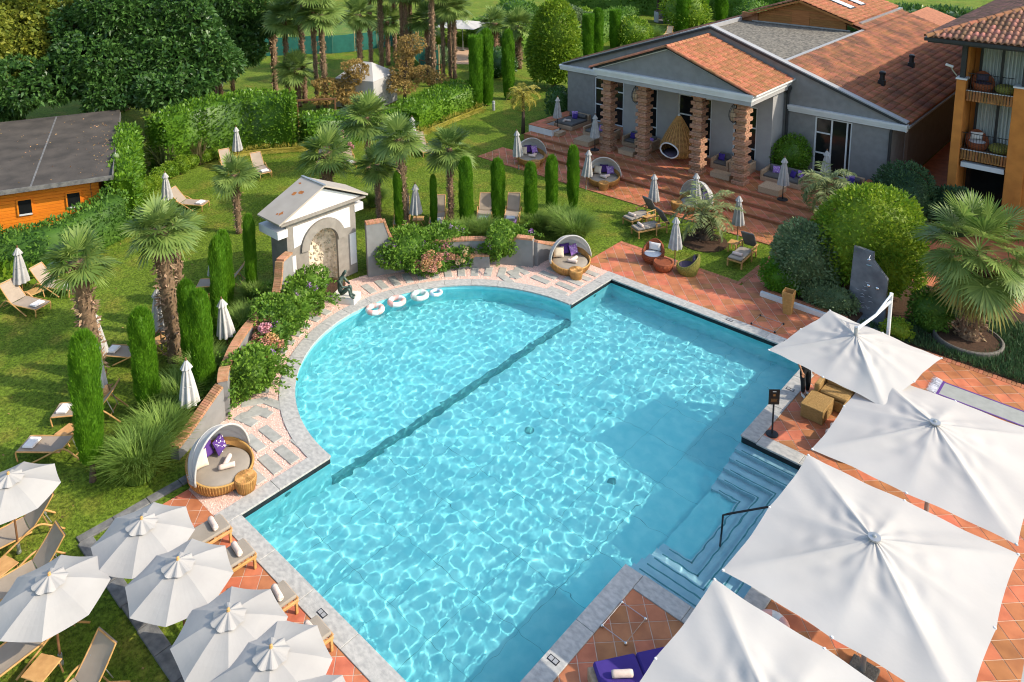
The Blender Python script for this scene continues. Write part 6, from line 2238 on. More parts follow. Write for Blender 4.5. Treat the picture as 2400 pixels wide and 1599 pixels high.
random.seed(9)
lounger('a', 'bent-wood lounger at the left edge by the shed hedge', (-14.04, 0.05), (-15.25, -0.44), 'folded towel on the lounger at the left edge')
lounger('a', 'bent-wood lounger beside the flowering hedge, head toward the umbrella', (-14.69, 1.36), (-15.82, 0.77), 'folded towel on the lounger beside the flowering hedge')
lounger('a', 'bent-wood lounger in the open lawn by the box balls', (-18.72, 8.64), (-19.77, 8.01), 'folded towel on the lounger by the box balls')
lounger('a', 'bent-wood lounger in front of the tall hedge', (-20.29, 12.86), (-22.33, 13.33), 'folded towel on the lounger in front of the tall hedge')
lounger('a', 'bent-wood lounger mostly hidden behind the small lone palm', (-22.16, 12.03), (-23.69, 12.35))
lounger('a', 'bent-wood lounger left behind the stocky palm', (-18.64, 15.16), (-19.86, 16.31), 'folded towel on the lounger left behind the stocky palm')
lounger('a', 'bent-wood lounger right behind the stocky palm', (-17.94, 16.66), (-19.42, 17.46), 'folded towel on the lounger right behind the stocky palm')
lounger('a', 'bent-wood lounger under the crown of the slender palm', (-17.33, 20.25), (-18.10, 21.35))
lounger('a', 'bent-wood lounger half hidden by the palm right of the slender one', (-16.25, 20.88), (-17.59, 21.47))
lounger('a', 'bent-wood lounger against the narrow young cypress', (-9.69, 13.29), (-10.60, 14.21))
lounger('a', 'bent-wood lounger behind the narrowest young cypress', (-8.57, 14.45), (-9.41, 15.38), 'folded towel on the lounger behind the narrowest cypress')
lounger('a', 'bent-wood lounger left of the cypress between two loungers', (-7.15, 16.00), (-7.96, 17.04), 'folded towel on the lounger left of the dividing cypress')
lounger('a', 'bent-wood lounger right of the cypress between two loungers', (-6.21, 16.82), (-6.97, 17.90), 'folded towel on the lounger right of the dividing cypress')
lounger('a', 'bent-wood lounger behind the leaning and ragged cypresses', (-11.32, 4.63), (-10.76, 5.29))
lounger('a', 'bent-wood lounger by the striped closed umbrella', (-9.76, 2.00), (-9.12, 2.49))
lounger('a', 'bent-wood lounger between the pale palm trunk and the second cypress', (-9.30, 0.48), (-8.53, 1.03), 'folded towel on the lounger beside the pale palm trunk')
lounger('a', 'bent-wood lounger behind the nearest cypress, back upright', (-7.20, -1.74), (-6.44, -0.81), 'folded towel on the lounger with upright back behind the cypress')
lounger('a', 'bent-wood lounger left of the nearest cypress', (-6.33, -2.83), (-5.41, -2.01), 'folded towel on the lounger left of the nearest cypress')
lounger('a', 'bent-wood lounger back poking out below the left-edge umbrella', (-3.17, -4.87), (-3.15, -4.25))
lounger('a', 'bent-wood lounger at the left edge between the two lawn umbrellas', (-1.60, -5.14), (-1.60, -4.54))
lounger('a', 'bent-wood lounger shaded by the open umbrella on the lawn', (0.30, -5.47), (0.14, -4.57))
lounger('a', 'bent-wood lounger in the bottom left corner right of the small table', (2.22, -5.44), (2.11, -4.82))
lounger('b', 'teak lounger on the lawn nearer the terrace, grey back raised', (-2.28, 20.44), (-2.06, 21.45), 'rolled towel on the teak lounger nearer the terrace')
lounger('b', 'teak lounger on the lawn with its back against the small table', (-1.44, 19.76), (-0.99, 20.75), 'rolled towel on the teak lounger in front of the pair')
lounger('b', 'single teak lounger at the lawn corner by the grey-green shrub', (3.20, 19.91), (3.14, 21.14), 'rolled towel on the single teak lounger')
for k, x in enumerate((.33, 1.42, 3.1, 4.35)):
    w = ['first', 'second', 'third', 'fourth'][k]
    lounger('b', 'teak lounger with cushions under the %s umbrella of the poolside row' % w, (x, -.52), (x - .05, -1.6), 'rolled towel on the lounger under the %s poolside umbrella' % w)


# small wooden tables
def low_table(t):
    MB().cbox((0, 0, .30), (.5, .5, .03), .01).build('table_top', 'teak', t)
    for s in (-1, 1):
        tube_path([(-.26, s * .22, .02), (-.12, s * .24, .27), (.12, s * .24, .27), (.26, s * .22, .02)], .018, 'leg', 'teak', t)


def slat_table(t):
    for k in range(5):
        MB().cbox((-.18 + .09 * k, 0, .40), (.08, .44, .022), .004).build('slat', 'teak', t)
    for sx in (-1, 1):
        MB().cbox((sx * .19, 0, .375), (.035, .42, .03), .004).build('rail', 'teak', t)
        for sy in (-1, 1):
            MB().cbox((sx * .19, sy * .19, .19), (.045, .045, .38), .006).build('leg', 'teak', t)


for lab, loc, rz in (('low wooden table between the lounger pair at the shed hedge', (-15.50, 0.22), .2), ('low wooden table between the loungers by the young cypresses', (-9.61, 14.29), .7), ('low wooden table beside the striped closed umbrella', (-8.63, 1.89), .1),
                     ('low wooden table in the bottom left corner between loungers', (0.97, -4.66), .5), ('low wooden table between the two loungers behind the nearest cypress', (-6.03, -1.80), .4), ('low wooden table at the left edge below the cut-off umbrella', (-2.27, -4.47), .3)):
    proto('lt', lab, 'table', (loc[0], loc[1], 0), rz, 'low wooden tables on the lawn', 'low_table', low_table)
for lab, loc, rz in (('slatted teak side table between the two teak loungers', (-1.68, 21.21), .15), ('slatted teak side table at the head of the single teak lounger', (2.51, 21.28), .1)):
    proto('st', lab, 'table', (loc[0], loc[1], 0), rz, 'teak side tables', 'side_table', slat_table)


# ---- round wicker daybeds
def pillow_mesh(w=.42, hgt=.42, th=.15, n=8):
    V, F = [], []
    for s in (1, -1):
        for i in range(n + 1):
            for j in range(n + 1):
                u, v = 2 * i / n - 1, 2 * j / n - 1
                b = max(0, (1 - u ** 4) * (1 - v ** 4)) ** .6
                e = 1 - .07 * (1 - abs(u)) * (abs(v) > .99) - .07 * (1 - abs(v)) * (abs(u) > .99)
                V.append((u * w / 2 * e, s * b * th / 2, v * hgt / 2 * e))
    m = (n + 1) ** 2
    for i in range(n):
        for j in range(n):
            a, b, c, d = i * (n + 1) + j, (i + 1) * (n + 1) + j, (i + 1) * (n + 1) + j + 1, i * (n + 1) + j + 1
            F.append((a, b, c, d))
            F.append((m + d, m + c, m + b, m + a))
    return V, F


PM = {}


def pillow(label, loc, rz, tilt, m, dots=False, s=1.0, group='scatter pillows'):
    key = (m, dots)
    if key not in PM:
        me = bpy.data.meshes.new('pillow')
        me.from_pydata(*[pillow_mesh()[0], [], pillow_mesh()[1]])
        me.polygons.foreach_set('use_smooth', np.ones(len(me.polygons), bool))
        me.materials.append(MT[m])
        dm = None
        if dots:
            r = random.Random(3)
            mb = MB()
            for k in range(26):
                x, z = r.uniform(-.18, .18), r.uniform(-.18, .18)
                u, v = x / .21, z / .21
                y = -((1 - u ** 4) * (1 - v ** 4)) ** .6 * .075 - .003
                q = r.uniform(.009, .02)
                mb.add([(x + q * math.cos(a * PI / 3), y, z + q * math.sin(a * PI / 3)) for a in range(6)], [tuple(range(6))])
            dm = bpy.data.meshes.new('print')
            dm.from_pydata(mb.v, [], mb.f)
            dm.materials.append(MT['pillow_dot'])
        PM[key] = (me, dm)
    me, dm = PM[key]
    o = obj('pillow', me, None)
    tag(o, label, 'pillow', group)
    o.location = loc
    o.scale = (s, s, s)
    o.rotation_euler = (R(-tilt), 0, rz)
    if dm:
        obj('print', dm, None, o)
    return o


def daybed(t, pale=False):
    n = 96
    V, F = [], []

    def rim(a):
        b = .5 - .5 * math.cos(a)
        return .36 + .40 * b ** 1.6
    lev = [(.70, 0), (.80, .12), (.86, .24), (.89, 1.0)]
    for (rr, f) in lev:
        for k in range(n):
            a = 2 * PI * k / n
            z = f if f < 1 else rim(a)
            q = rr + .010 * math.sin(n / 2 * a * 1.0)
            V.append((q * math.cos(a), q * math.sin(a), z))
    for (rr, dz) in ((.83, 0), (.80, -.2)):
        for k in range(n):
            a = 2 * PI * k / n
            V.append((rr * math.cos(a), rr * math.sin(a), max(.22, rim(a) + dz)))
    for j in range(5):
        for k in range(n):
            l = (k + 1) % n
            F.append((j * n + k, j * n + l, (j + 1) * n + l, (j + 1) * n + k))
    MB().add(V, F).build('wicker_basket', 'wicker_honey', t)
    st = MB()
    for k in range(72):
        a = 2 * PI * k / 72
        st.tube([((r_ + .012) * math.cos(a), (r_ + .012) * math.sin(a), z if z < 1 else rim(a)) for r_, z in lev], .013, 5)
    tag(st.build('wicker_strands', 'wicker_strand', t), kind='stuff')
    MB().tube([(.865 * math.cos(2 * PI * k / 64), .865 * math.sin(2 * PI * k / 64), rim(2 * PI * k / 64)) for k in range(64)], .03, 6, True).build('rim', 'wicker_strand', t, True)
    MB().lathe([(.0, .2), (.76, .2), (.80, .26), (.80, .33), (.74, .38), (.5, .395), (0, .40)], (0, 0, 0), 48, caps=False).build('mattress', 'taupe_cushion', t, True)
    # hood
    V, F = [], []
    m, kk = 28, 24
    for i in range(m + 1):
        th = R(97 + (192 - 97) * i / m)
        pan = (i % 7) / 7
        for k in range(kk + 1):
            ph = PI * k / kk
            rr = .95 * (1 - .045 * 4 * pan * (1 - pan) * math.sin(ph))
            e = (math.sin(ph) * math.cos(th), math.cos(ph), math.sin(ph) * math.sin(th))
            V.append((.12 + rr * e[0], rr * e[1], .45 + 1.12 * rr * e[2]))
    for i in range(m):
        for k in range(kk):
            F.append((i * (kk + 1) + k, i * (kk + 1) + k + 1, (i + 1) * (kk + 1) + k + 1, (i + 1) * (kk + 1) + k))
    MB().add(V, F).build('hood', 'cloth_white', t, True)
    for th in (97, 121, 145, 169):
        MB().tube([(.12 + .955 * math.sin(PI * k / 24) * math.cos(R(th)), .955 * math.cos(PI * k / 24), .45 + 1.07 * math.sin(PI * k / 24) * math.sin(R(th))) for k in range(25)], .032 if th == 97 else .014, 7).build('hood_hoop', 'cloth_white', t, True)


def stool(t):
    n = 60
    V, F = [], []
    for (rr, z) in ((.20, 0), (.25, .2), (.27, .36), (.25, .39), (.1, .395)):
        for k in range(n):
            a = 2 * PI * k / n
            q = rr + (.007 * math.sin(n / 2 * a + .3) if z < .38 else 0)
            V.append((q * math.cos(a), q * math.sin(a), z))
    for j in range(4):
        for k in range(n):
            l = (k + 1) % n
            F.append((j * n + k, j * n + l, (j + 1) * n + l, (j + 1) * n + k))
    F.append(tuple(range(4 * n, 5 * n)))
    MB().add(V, F).build('stool_body', 'wicker_honey', t)
    for k in range(36):
        a = 2 * PI * k / 36
        MB().tube([((r_ + .006) * math.cos(a), (r_ + .006) * math.sin(a), z) for r_, z in ((.20, 0), (.25, .2), (.27, .36), (.245, .395), (.06, .40))], .008, 4).build('wicker_strand', 'wicker_strand', t)


days = [('nearest round daybed, by the grass clump and brick-capped wall', (-1.5, .34), R(14), (-.62, .55)), ('round daybed by the vine-covered wall end', (-1.75, 15.5), R(-28), (-1.06, 15.0)), ('round daybed nearest the white bench wall', (-11.2, 24.1), R(-32), (-10.41, 23.55)),
        ('round daybed in the middle of the terrace steps', (-6.2, 24.12), R(-55), (-5.7, 23.4)), ('round daybed behind the silvery feather palm', (-.95, 24.3), R(-100), (-1.6, 23.6))]
for k, (desc, c, rz, st) in enumerate(days):
    proto('day', desc[0].upper() * 0 + 'white-hooded wicker ' + desc.replace('round ', '', 1) if k else 'white-hooded wicker daybed nearest the camera, by the grass clump', 'daybed', (c[0], c[1], 0), rz, 'round wicker daybeds', 'round_daybed', daybed, .93)
    proto('stool', 'wicker stool in front of the ' + desc.split(',')[0], 'stool', (st[0], st[1], 0), .3 * k, 'wicker stools', 'wicker_stool', stool)
    f = Vector((math.cos(rz), math.sin(rz), 0))
    s = Vector((-f.y, f.x, 0))
    c3 = Vector((c[0], c[1], 0))
    nm = desc.split(',')[0]
    q = rz + PI / 2
    pillow('beige pillow in the ' + nm, c3 - f * .38 - s * .33 + Vector((0, 0, .60)), q - .35, 22, 'beige_pillow')
    pillow('plain dark purple pillow in the ' + nm, c3 - f * .52 + Vector((0, 0, .62)), q, 18, 'purple_pillow')
    pillow('dotted lilac pillow in the ' + nm, c3 - f * .38 + s * .33 + Vector((0, 0, .60)), q + .35, 22, 'lilac_pillow' if k else 'purple_pillow', True)
    for e in range(2):
        p = c3 + f * (.12 + .15 * e) + s * (.12 - .14 * e)
        proto('tr', ('pale' if e else 'dusty pink') + ' rolled towel in the ' + nm, 'towel', (p.x, p.y, .395), rz + .5 - 1.2 * e, 'rolled towels', 'rolled_towel', rolled_towel)


# ---- pale wicker lounge furniture on the terrace
def seat_block(name, label, cat, x0, x1, y0, y1, group, backs=('y1',), arms=True, zs=.24, z0=.48, m='wicker_pale', cush='charcoal', bh=.34):
    t = thing(name, label, cat, ((x0 + x1) / 2, (y0 + y1) / 2, z0), 0, group)
    w, d = x1 - x0, y1 - y0
    MB().cbox((0, 0, zs / 2 + .01), (w, d, zs), .012).build('base', m, t)
    a = .13
    hw, hd = w / 2, d / 2
    if 'y1' in backs:
        MB().cbox((0, hd - a / 2, zs + bh / 2), (w, a, bh), .015).build('backrest', m, t)
        k = 2 if w > 1.5 else 1
        iw = (w - 2 * a * arms) / k
        for i in range(k):
            cx = -hw + a * arms + iw * (i + .5)
            b_ = MB().cbox((0, 0, 0), (iw - .02, .15, .36), .05)
            b_.v = [tuple(Matrix.Rotation(R(-12), 3, 'X') @ Vector(v) + Vector((cx, hd - a - .10, zs + .30))) for v in b_.v]
            b_.build('back_cushion', cush, t)
            MB().cbox((cx, -.05, zs + .085), (iw - .015, d - a - .06, .13), .035).build('seat_cushion', cush, t)
        if arms:
            for s in (-1, 1):
                MB().cbox((s * (hw - a / 2), -.065, zs + .16), (a, d - a, .32), .015).build('armrest', m, t)
    else:
        MB().cbox((0, -.12, zs + .085), (w - .04, d - .42, .14), .035).build('mattress', cush, t)
        MB().cbox((0, hd - .12, zs + .19), (w, .24, .38), .02).build('backrest', m, t)
        b_ = MB().lathe([(.10, -w / 2 + .1), (.14, -w / 2 + .13), (.14, w / 2 - .13), (.10, w / 2 - .1)], (0, 0, 0), 16)
        b_.v = [tuple(Matrix.Rotation(PI / 2, 3, 'Y') @ Vector(v) + Vector((0, hd - .38, zs + .29))) for v in b_.v]
        b_.build('bolster', cush, t, True)
    return t


def coffee(label, x0, x1, y0, y1, z0=.48, hh=.29, m='wicker_pale'):
    t = thing('coffee_table', label, 'table', ((x0 + x1) / 2, (y0 + y1) / 2, z0), 0, 'wicker coffee tables')
    MB().cbox((0, 0, hh / 2 + .012), (x1 - x0, y1 - y0, hh), .012).build('body', m, t)
    MB().cbox((0, 0, hh + .022), (x1 - x0 + .02, y1 - y0 + .02, .02), .008).build('table_top', m, t)
    for s in (-1, 1):
        MB().box((s * (x1 - x0) * .4, 0, .012), (.06, (y1 - y0) * .85, .024)).build('foot', 'metal_dark', t)


SG = 'wicker seating under the portico'
t = seat_block('wicker_daybed', 'grey-cushioned square wicker daybed inside the white bench wall', 'daybed', -13.5, -12.05, 28.95, 30.95, SG, ())
seat_block('wicker_sofa', 'two-seat wicker sofa behind the left brick column', 'sofa', -11.05, -8.95, 28.75, 29.7, SG)
seat_block('wicker_armchair', 'wicker armchair with dark blue pillow between the first two columns', 'armchair', -8.2, -7.22, 28.7, 29.7, SG)
seat_block('wicker_armchair', 'wicker armchair behind the second brick column', 'armchair', -7.18, -6.2, 28.7, 29.7, SG)
seat_block('wicker_armchair', 'wicker armchair with dark blue pillow right of the hanging chair', 'armchair', -2.53, -1.52, 28.65, 29.68, SG)
seat_block('wicker_armchair', 'wicker armchair hidden behind the sunlit corner column', 'armchair', -1.48, -.45, 28.65, 29.68, SG)
seat_block('wicker_sofa', 'two-seat wicker sofa in front of the clipped ball shrub', 'sofa', .28, 2.36, 28.57, 29.65, SG)
seat_block('wicker_daybed', 'grey wicker chaise beside the right-hand bench wall', 'daybed', 3.75, 4.68, 28.6, 30.7, SG, ())
coffee('square wicker coffee table before the left brick column', -10.46, -9.4, 27.08, 28.13)
coffee('narrow wicker coffee table between the first two columns', -7.52, -6.54, 27.32, 27.95, hh=.25)
coffee('narrow wicker coffee table left of the sunlit corner column', -1.9, -.82, 27.42, 27.98, hh=.25)
coffee('pale wicker coffee table beside the umbrella with a round foot', .88, 1.92, 27.02, 27.97)
coffee('small low wicker table beside the end of the white bench wall', -12.28, -11.9, 27.5, 28.2, hh=.2)
pillow('dotted lilac pillow on the square wicker daybed', (-12.9, 30.42, 1.08), PI / 2 + .9 - PI / 2, 20, 'lilac_pillow', True)
pillow('dark blue pillow on the square wicker daybed', (-12.75, 30.22, 1.02), .2, 28, 'purple_mat', s=.8)
pillow('lilac pillow on the sofa behind the left brick column', (-10.0, 29.25, 1.02), .1, 20, 'lilac_pillow', s=.85)
pillow('dark blue pillow on the sofa behind the left brick column', (-9.3, 29.25, 1.02), -.2, 20, 'purple_mat', s=.9)
pillow('dark blue pillow on the armchair between the first two columns', (-7.75, 29.2, 1.03), .1, 20, 'purple_mat', s=.85)
pillow('lilac pillow on the armchair behind the second column', (-6.5, 29.15, 1.0), -.3, 20, 'lilac_pillow', s=.8)
pillow('dark blue pillow on the armchair right of the hanging chair', (-2.15, 29.15, 1.03), .1, 20, 'purple_mat', s=.85)
pillow('lilac dotted pillow at the left of the sofa by the ball shrub', (.85, 29.2, 1.03), .3, 20, 'lilac_pillow', True, .85)
pillow('dark blue pillow at the right of the sofa by the ball shrub', (1.75, 29.1, 1.02), -.5, 24, 'purple_mat', s=.85)
pillow('lilac dotted pillow at the right of the sofa by the ball shrub', (2.05, 29.28, 1.04), -.3, 18, 'lilac_pillow', True, .85)
pillow('lilac dotted pillow on the chaise by the right-hand bench wall', (4.15, 30.2, 1.10), .1, 18, 'lilac_pillow', True)
pillow('dark blue pillow on the chaise by the right-hand bench wall', (4.22, 29.98, 1.02), -.1, 28, 'purple_mat', s=.85)
proto('tr', 'rolled towel on the square wicker daybed', 'towel', (-12.9, 29.3, .87), .4, 'rolled towels', 'rolled_towel', rolled_towel)
proto('tr', 'second rolled towel crossing the first on the square wicker daybed', 'towel', (-12.75, 29.45, .87), 1.9, 'rolled towels', 'rolled_towel', rolled_towel)

# hanging basket chair
t = thing('hanging_chair', 'drop-shaped woven hanging chair with white-rimmed oval opening', 'hanging chair', (-4.4, 28.5, .72), 0)
prof = [(.35, 0), (.72, .10), (.92, .30), (.97, .5), (.90, .8), (.72, 1.2), (.48, 1.65), (.25, 2.05), (.08, 2.3)]
V, F = [], []
n, rows = 64, 40
zz = np.linspace(0, 2.3, rows)
rr = np.interp(zz, [p[1] for p in prof], [p[0] for p in prof])
oa = R(-95)


def hole_(a, z):
    d = (a - oa + PI) % (2 * PI) - PI
    return (d * .93 / .56) ** 2 + ((z - .52) / .40) ** 2 < 1


for j in range(rows):
    for k in range(n):
        a = 2 * PI * k / n
        V.append((rr[j] * math.cos(a), rr[j] * math.sin(a), zz[j]))
for j in range(rows - 1):
    for k in range(n):
        if not hole_(2 * PI * (k + .5) / n, (zz[j] + zz[j + 1]) / 2):
            l = (k + 1) % n
            F.append((j * n + k, j * n + l, (j + 1) * n + l, (j + 1) * n + k))
F.append(tuple(reversed(range(n))))
MB().add(V, F).build('shell', 'wicker_deep', t)
st = MB()
for k in range(26):
    a = 2 * PI * k / 26
    pts = [((rr[j] + .012) * math.cos(a), (rr[j] + .012) * math.sin(a), zz[j]) for j in range(rows) if not hole_(a, zz[j])]
    run = []
    for p in pts:
        if run and abs(p[2] - run[-1][2]) > .2:
            if len(run) > 1:
                st.tube(run, .017, 5)
            run = []
        run.append(p)
    if len(run) > 1:
        st.tube(run, .017, 5)
for j in range(1, rows):
    seg = []
    for k in range(n + 1):
        a = 2 * PI * k / n
        if hole_(a, zz[j]):
            if len(seg) > 2:
                st.tube(seg, .011, 4)
            seg = []
        else:
            seg.append(((rr[j] + .016 + .008 * (-1) ** (k + j)) * math.cos(a), (rr[j] + .016 + .008 * (-1) ** (k + j)) * math.sin(a), zz[j]))
    if len(seg) > 2:
        st.tube(seg, .011, 4)
tag(st.build('weave', 'wicker_strand', t), kind='stuff')
MB().tube([((np.interp(.52 + .42 * math.sin(b), zz, rr) + .03) * math.cos(oa + .58 / .93 * math.cos(b)), (np.interp(.52 + .42 * math.sin(b), zz, rr) + .03) * math.sin(oa + .58 / .93 * math.cos(b)), .52 + .42 * math.sin(b)) for b in np.linspace(0, 2 * PI, 40, endpoint=False)], .04, 8, True).build('opening_rim', 'plaster_white', t, True)
MB().lathe([(0, .12), (.7, .13), (.82, .2), (.7, .28), (0, .3)], (0, 0, 0), 30, caps=False).build('cushion', 'aubergine', t, True)
MB().tube([(0, 0, 2.25), (0, 0, 4.0)], .014, 6).build('rope', 'metal_grey', t)
MB().lathe([(.09, 2.22), (.07, 2.36), (.03, 2.4)], (0, 0, 0), 12).build('top_cap', 'plaster_white', t)
MB().lathe([(.25, -.02), (.1, -.06)], (0, 0, 0), 14).build('foot_ring', 'wicker_honey', t)


# ---- woven tub chairs and table by the pool
def tub(t, wick, cush, pil):
    n = 72
    V, F = [], []

    def top(a):
        b = .5 - .5 * math.cos(a)
        return .34 + .46 * b ** 2.2
    for j in range(7):
        f = j / 6
        for k in range(n):
            a = 2 * PI * k / n
            z = top(a) * f
            r_ = .34 + .12 * math.sin(PI * min(1, f * .62)) + (.012 if (k // 2 + j) % 2 else -.006)
            V.append((r_ * math.cos(a), r_ * math.sin(a), z))
    for k in range(n):
        a = 2 * PI * k / n
        V.append((.36 * math.cos(a), .36 * math.sin(a), top(a) - .02))
    for k in range(n):
        a = 2 * PI * k / n
        V.append((.34 * math.cos(a), .34 * math.sin(a), .2))
    for j in range(8):
        for k in range(n):
            l = (k + 1) % n
            F.append((j * n + k, j * n + l, (j + 1) * n + l, (j + 1) * n + k))
    MB().add(V, F).build('woven_shell', wick, t)
    MB().tube([(.40 * math.cos(2 * PI * k / 40), .40 * math.sin(2 * PI * k / 40), top(2 * PI * k / 40)) for k in range(40)], .028, 6, True).build('rim', wick, t, True)
    MB().lathe([(0, .2), (.33, .2), (.385, .27), (.37, .34), (.3, .37), (0, .38)], (.02, 0, 0), 30, caps=False).build('seat_cushion', cush, t, True)
    V, F = pillow_mesh(.5, .34, .16)
    o = MB().add(V, F).build('back_cushion', pil, t, True, loc=(-.24, 0, .55))
    o.rotation_euler = (0, R(-18), 0)
    o.rotation_euler = Matrix.Rotation(R(-90), 3, 'Z').to_euler()
    return t


c = (0.42, 18.26)
tub(thing('tub_chair', 'red woven tub chair with white cushions by the pool deck', 'chair', (c[0], c[1], 0), R(-75)), 'wicker_red', 'plaster_white', 'towel_white')
c = (2.02, 18.29)
tub(thing('tub_chair', 'green woven tub chair with dark violet cushions by the pool deck', 'chair', (c[0], c[1], 0), R(-152)), 'wicker_green', 'aubergine', 'aubergine')
c = (1.13, 17.89)
t = thing('woven_table', 'round red woven drum table between the two tub chairs', 'table', (c[0], c[1], 0), 0)
V, F = [], []
n = 64
for j, (rr_, z) in enumerate(((.30, 0), (.37, .12), (.40, .24), (.39, .34), (.37, .36), (.35, .35), (.34, .32))):
    for k in range(n):
        a = 2 * PI * k / n
        q = rr_ + (.012 if (k // 2 + j) % 2 else -.004) * (j < 3)
        V.append((q * math.cos(a), q * math.sin(a), z))
for j in range(6):
    for k in range(n):
        l = (k + 1) % n
        F.append((j * n + k, j * n + l, (j + 1) * n + l, (j + 1) * n + k))
MB().add(V, F).build('woven_drum', 'wicker_red', t)
MB().lathe([(.345, .30), (.345, .325)], (0, 0, 0), 40).build('table_top', 'wicker_red', t)
# balcony seats of the hotel
for fl, z in enumerate((3.28, 6.02)):
    w = ['lower', 'upper'][fl]
    tub(thing('tub_chair', 'red woven tub chair on the %s hotel balcony' % w, 'chair', (9.05, 31.75, z), R(-70), 'balcony tub chairs'), 'wicker_red', 'plaster_white' if fl == 0 else 'aubergine', 'towel_white' if fl == 0 else 'aubergine')
    t = thing('woven_pouf', 'green woven pouf on the %s hotel balcony' % w, 'pouf', (9.95, 31.75, z), 0, 'balcony poufs')
    V, F = [], []
    n = 60
    for j, (rr_, zz_) in enumerate(((.30, 0), (.40, .1), (.43, .2), (.40, .3), (.30, .37), (.05, .39))):
        for k in range(n):
            a = 2 * PI * k / n + j * .12
            q = rr_ + .015 * math.sin(15 * a)
            V.append((q * math.cos(a), q * math.sin(a), zz_))
    for j in range(5):
        for k in range(n):
            l = (k + 1) % n
            F.append((j * n + k, j * n + l, (j + 1) * n + l, (j + 1) * n + k))
    MB().add(V, F).build('woven_body', 'wicker_green', t)


# ------------------------------------------------------------------ figures
def skin_body(name, joints, edges, root, m, parent=None, levels=2):
    """joints: {name: (x, y, z, radius)}; grown into one continuous surface"""
    names = list(joints)
    me = bpy.data.meshes.new(name)
    me.from_pydata([joints[k][:3] for k in names], [(names.index(a), names.index(b)) for a, b in edges], [])
    o = obj(name, me, m, parent)
    md = o.modifiers.new('skin', 'SKIN')
    md.use_smooth_shade = True
    md.branch_smoothing = .6
    for i, k in enumerate(names):
        r = joints[k][3]
        me.skin_vertices[0].data[i].radius = (r if isinstance(r, tuple) else (r, r))
        me.skin_vertices[0].data[i].use_root = (k == root)
    sb = o.modifiers.new('smooth', 'SUBSURF')
    sb.levels = levels
    sb.render_levels = levels
    return o


def fingers(prefix, palm, d, n, side, L=.075):
    """five finger chains rooted in the palm; d = direction, side = across, n = curl"""
    J, E = {}, []
    palm, d, n, side = Vector(palm), Vector(d).normalized(), Vector(n).normalized(), Vector(side).normalized()
    for k, (off, l) in enumerate(((-.030, .85), (-.010, 1.0), (.010, .95), (.030, .75))):
        p = palm + side * off + d * .04
        q = p + d * L * .5 * l + n * .008
        e = q + d * L * .38 * l + n * .03
        J[prefix + 'a%d' % k] = (*p, .010)
        J[prefix + 'b%d' % k] = (*q, .009)
        J[prefix + 'c%d' % k] = (*e, .007)
        E += [(prefix + 'a%d' % k, prefix + 'b%d' % k), (prefix + 'b%d' % k, prefix + 'c%d' % k)]
    p = palm - side * .035
    q = p - side * .02 + d * .03 + n * .012
    J[prefix + 'ta'] = (*p, .012)
    J[prefix + 'tb'] = (*q, .010)
    J[prefix + 'tc'] = (*(q + d * .03 + n * .012), .008)
    E += [(prefix + 'ta', prefix + 'tb'), (prefix + 'tb', prefix + 'tc')]
    return J, E


# seated bronze on its plinth
st = thing('bronze_statue', 'seated greenish bronze figure with bowed head beside the fountain', 'statue', (-6.51, 7.78) + (.24,), R(28))
J = dict(pel=(-.05, 0, .13, (.13, .15)), wa=(-.06, 0, .30, (.095, .12)), ch=(-.03, 0, .52, (.115, .15)), sh=(.02, 0, .68, (.07, .10)), nk=(.07, 0, .77, .045), hd=(.13, 0, .85, (.075, .07)), hd2=(.20, 0, .93, (.075, .065)), hd3=(.23, 0, 1.0, .04),
         hl=(.02, .09, .12, .085), kl=(.34, .10, .40, .065), al=(.36, .10, .08, .045), fl=(.52, .10, .03, .038), hr=(.02, -.09, .12, .085), kr=(.36, -.08, .36, .065), ar=(.42, -.09, .08, .045), fr=(.58, -.09, .03, .038),
         sl=(.02, .17, .64, .06), el=(.18, .20, .46, .045), wl=(.32, .08, .46, .034), sr=(.02, -.17, .64, .06), er=(.16, -.20, .44, .045), wr=(.33, -.06, .43, .034))
E = [('pel', 'wa'), ('wa', 'ch'), ('ch', 'sh'), ('sh', 'nk'), ('nk', 'hd'), ('hd', 'hd2'), ('hd2', 'hd3'), ('pel', 'hl'), ('hl', 'kl'), ('kl', 'al'), ('al', 'fl'), ('pel', 'hr'), ('hr', 'kr'), ('kr', 'ar'), ('ar', 'fr'), ('sh', 'sl'), ('sl', 'el'), ('el', 'wl'), ('sh', 'sr'), ('sr', 'er'), ('er', 'wr')]
skin_body('figure', J, E, 'pel', 'bronze', st).scale = (1.0, 1.0, 1.08)
pl = thing('statue_plinth', 'square pale marble plinth carrying the bronze figure', 'plinth', (-6.66, 7.92), R(28))
MB().cbox((.15, 0, .11), (.95, .62, .25), .012).build('plinth_block', 'marble', pl)

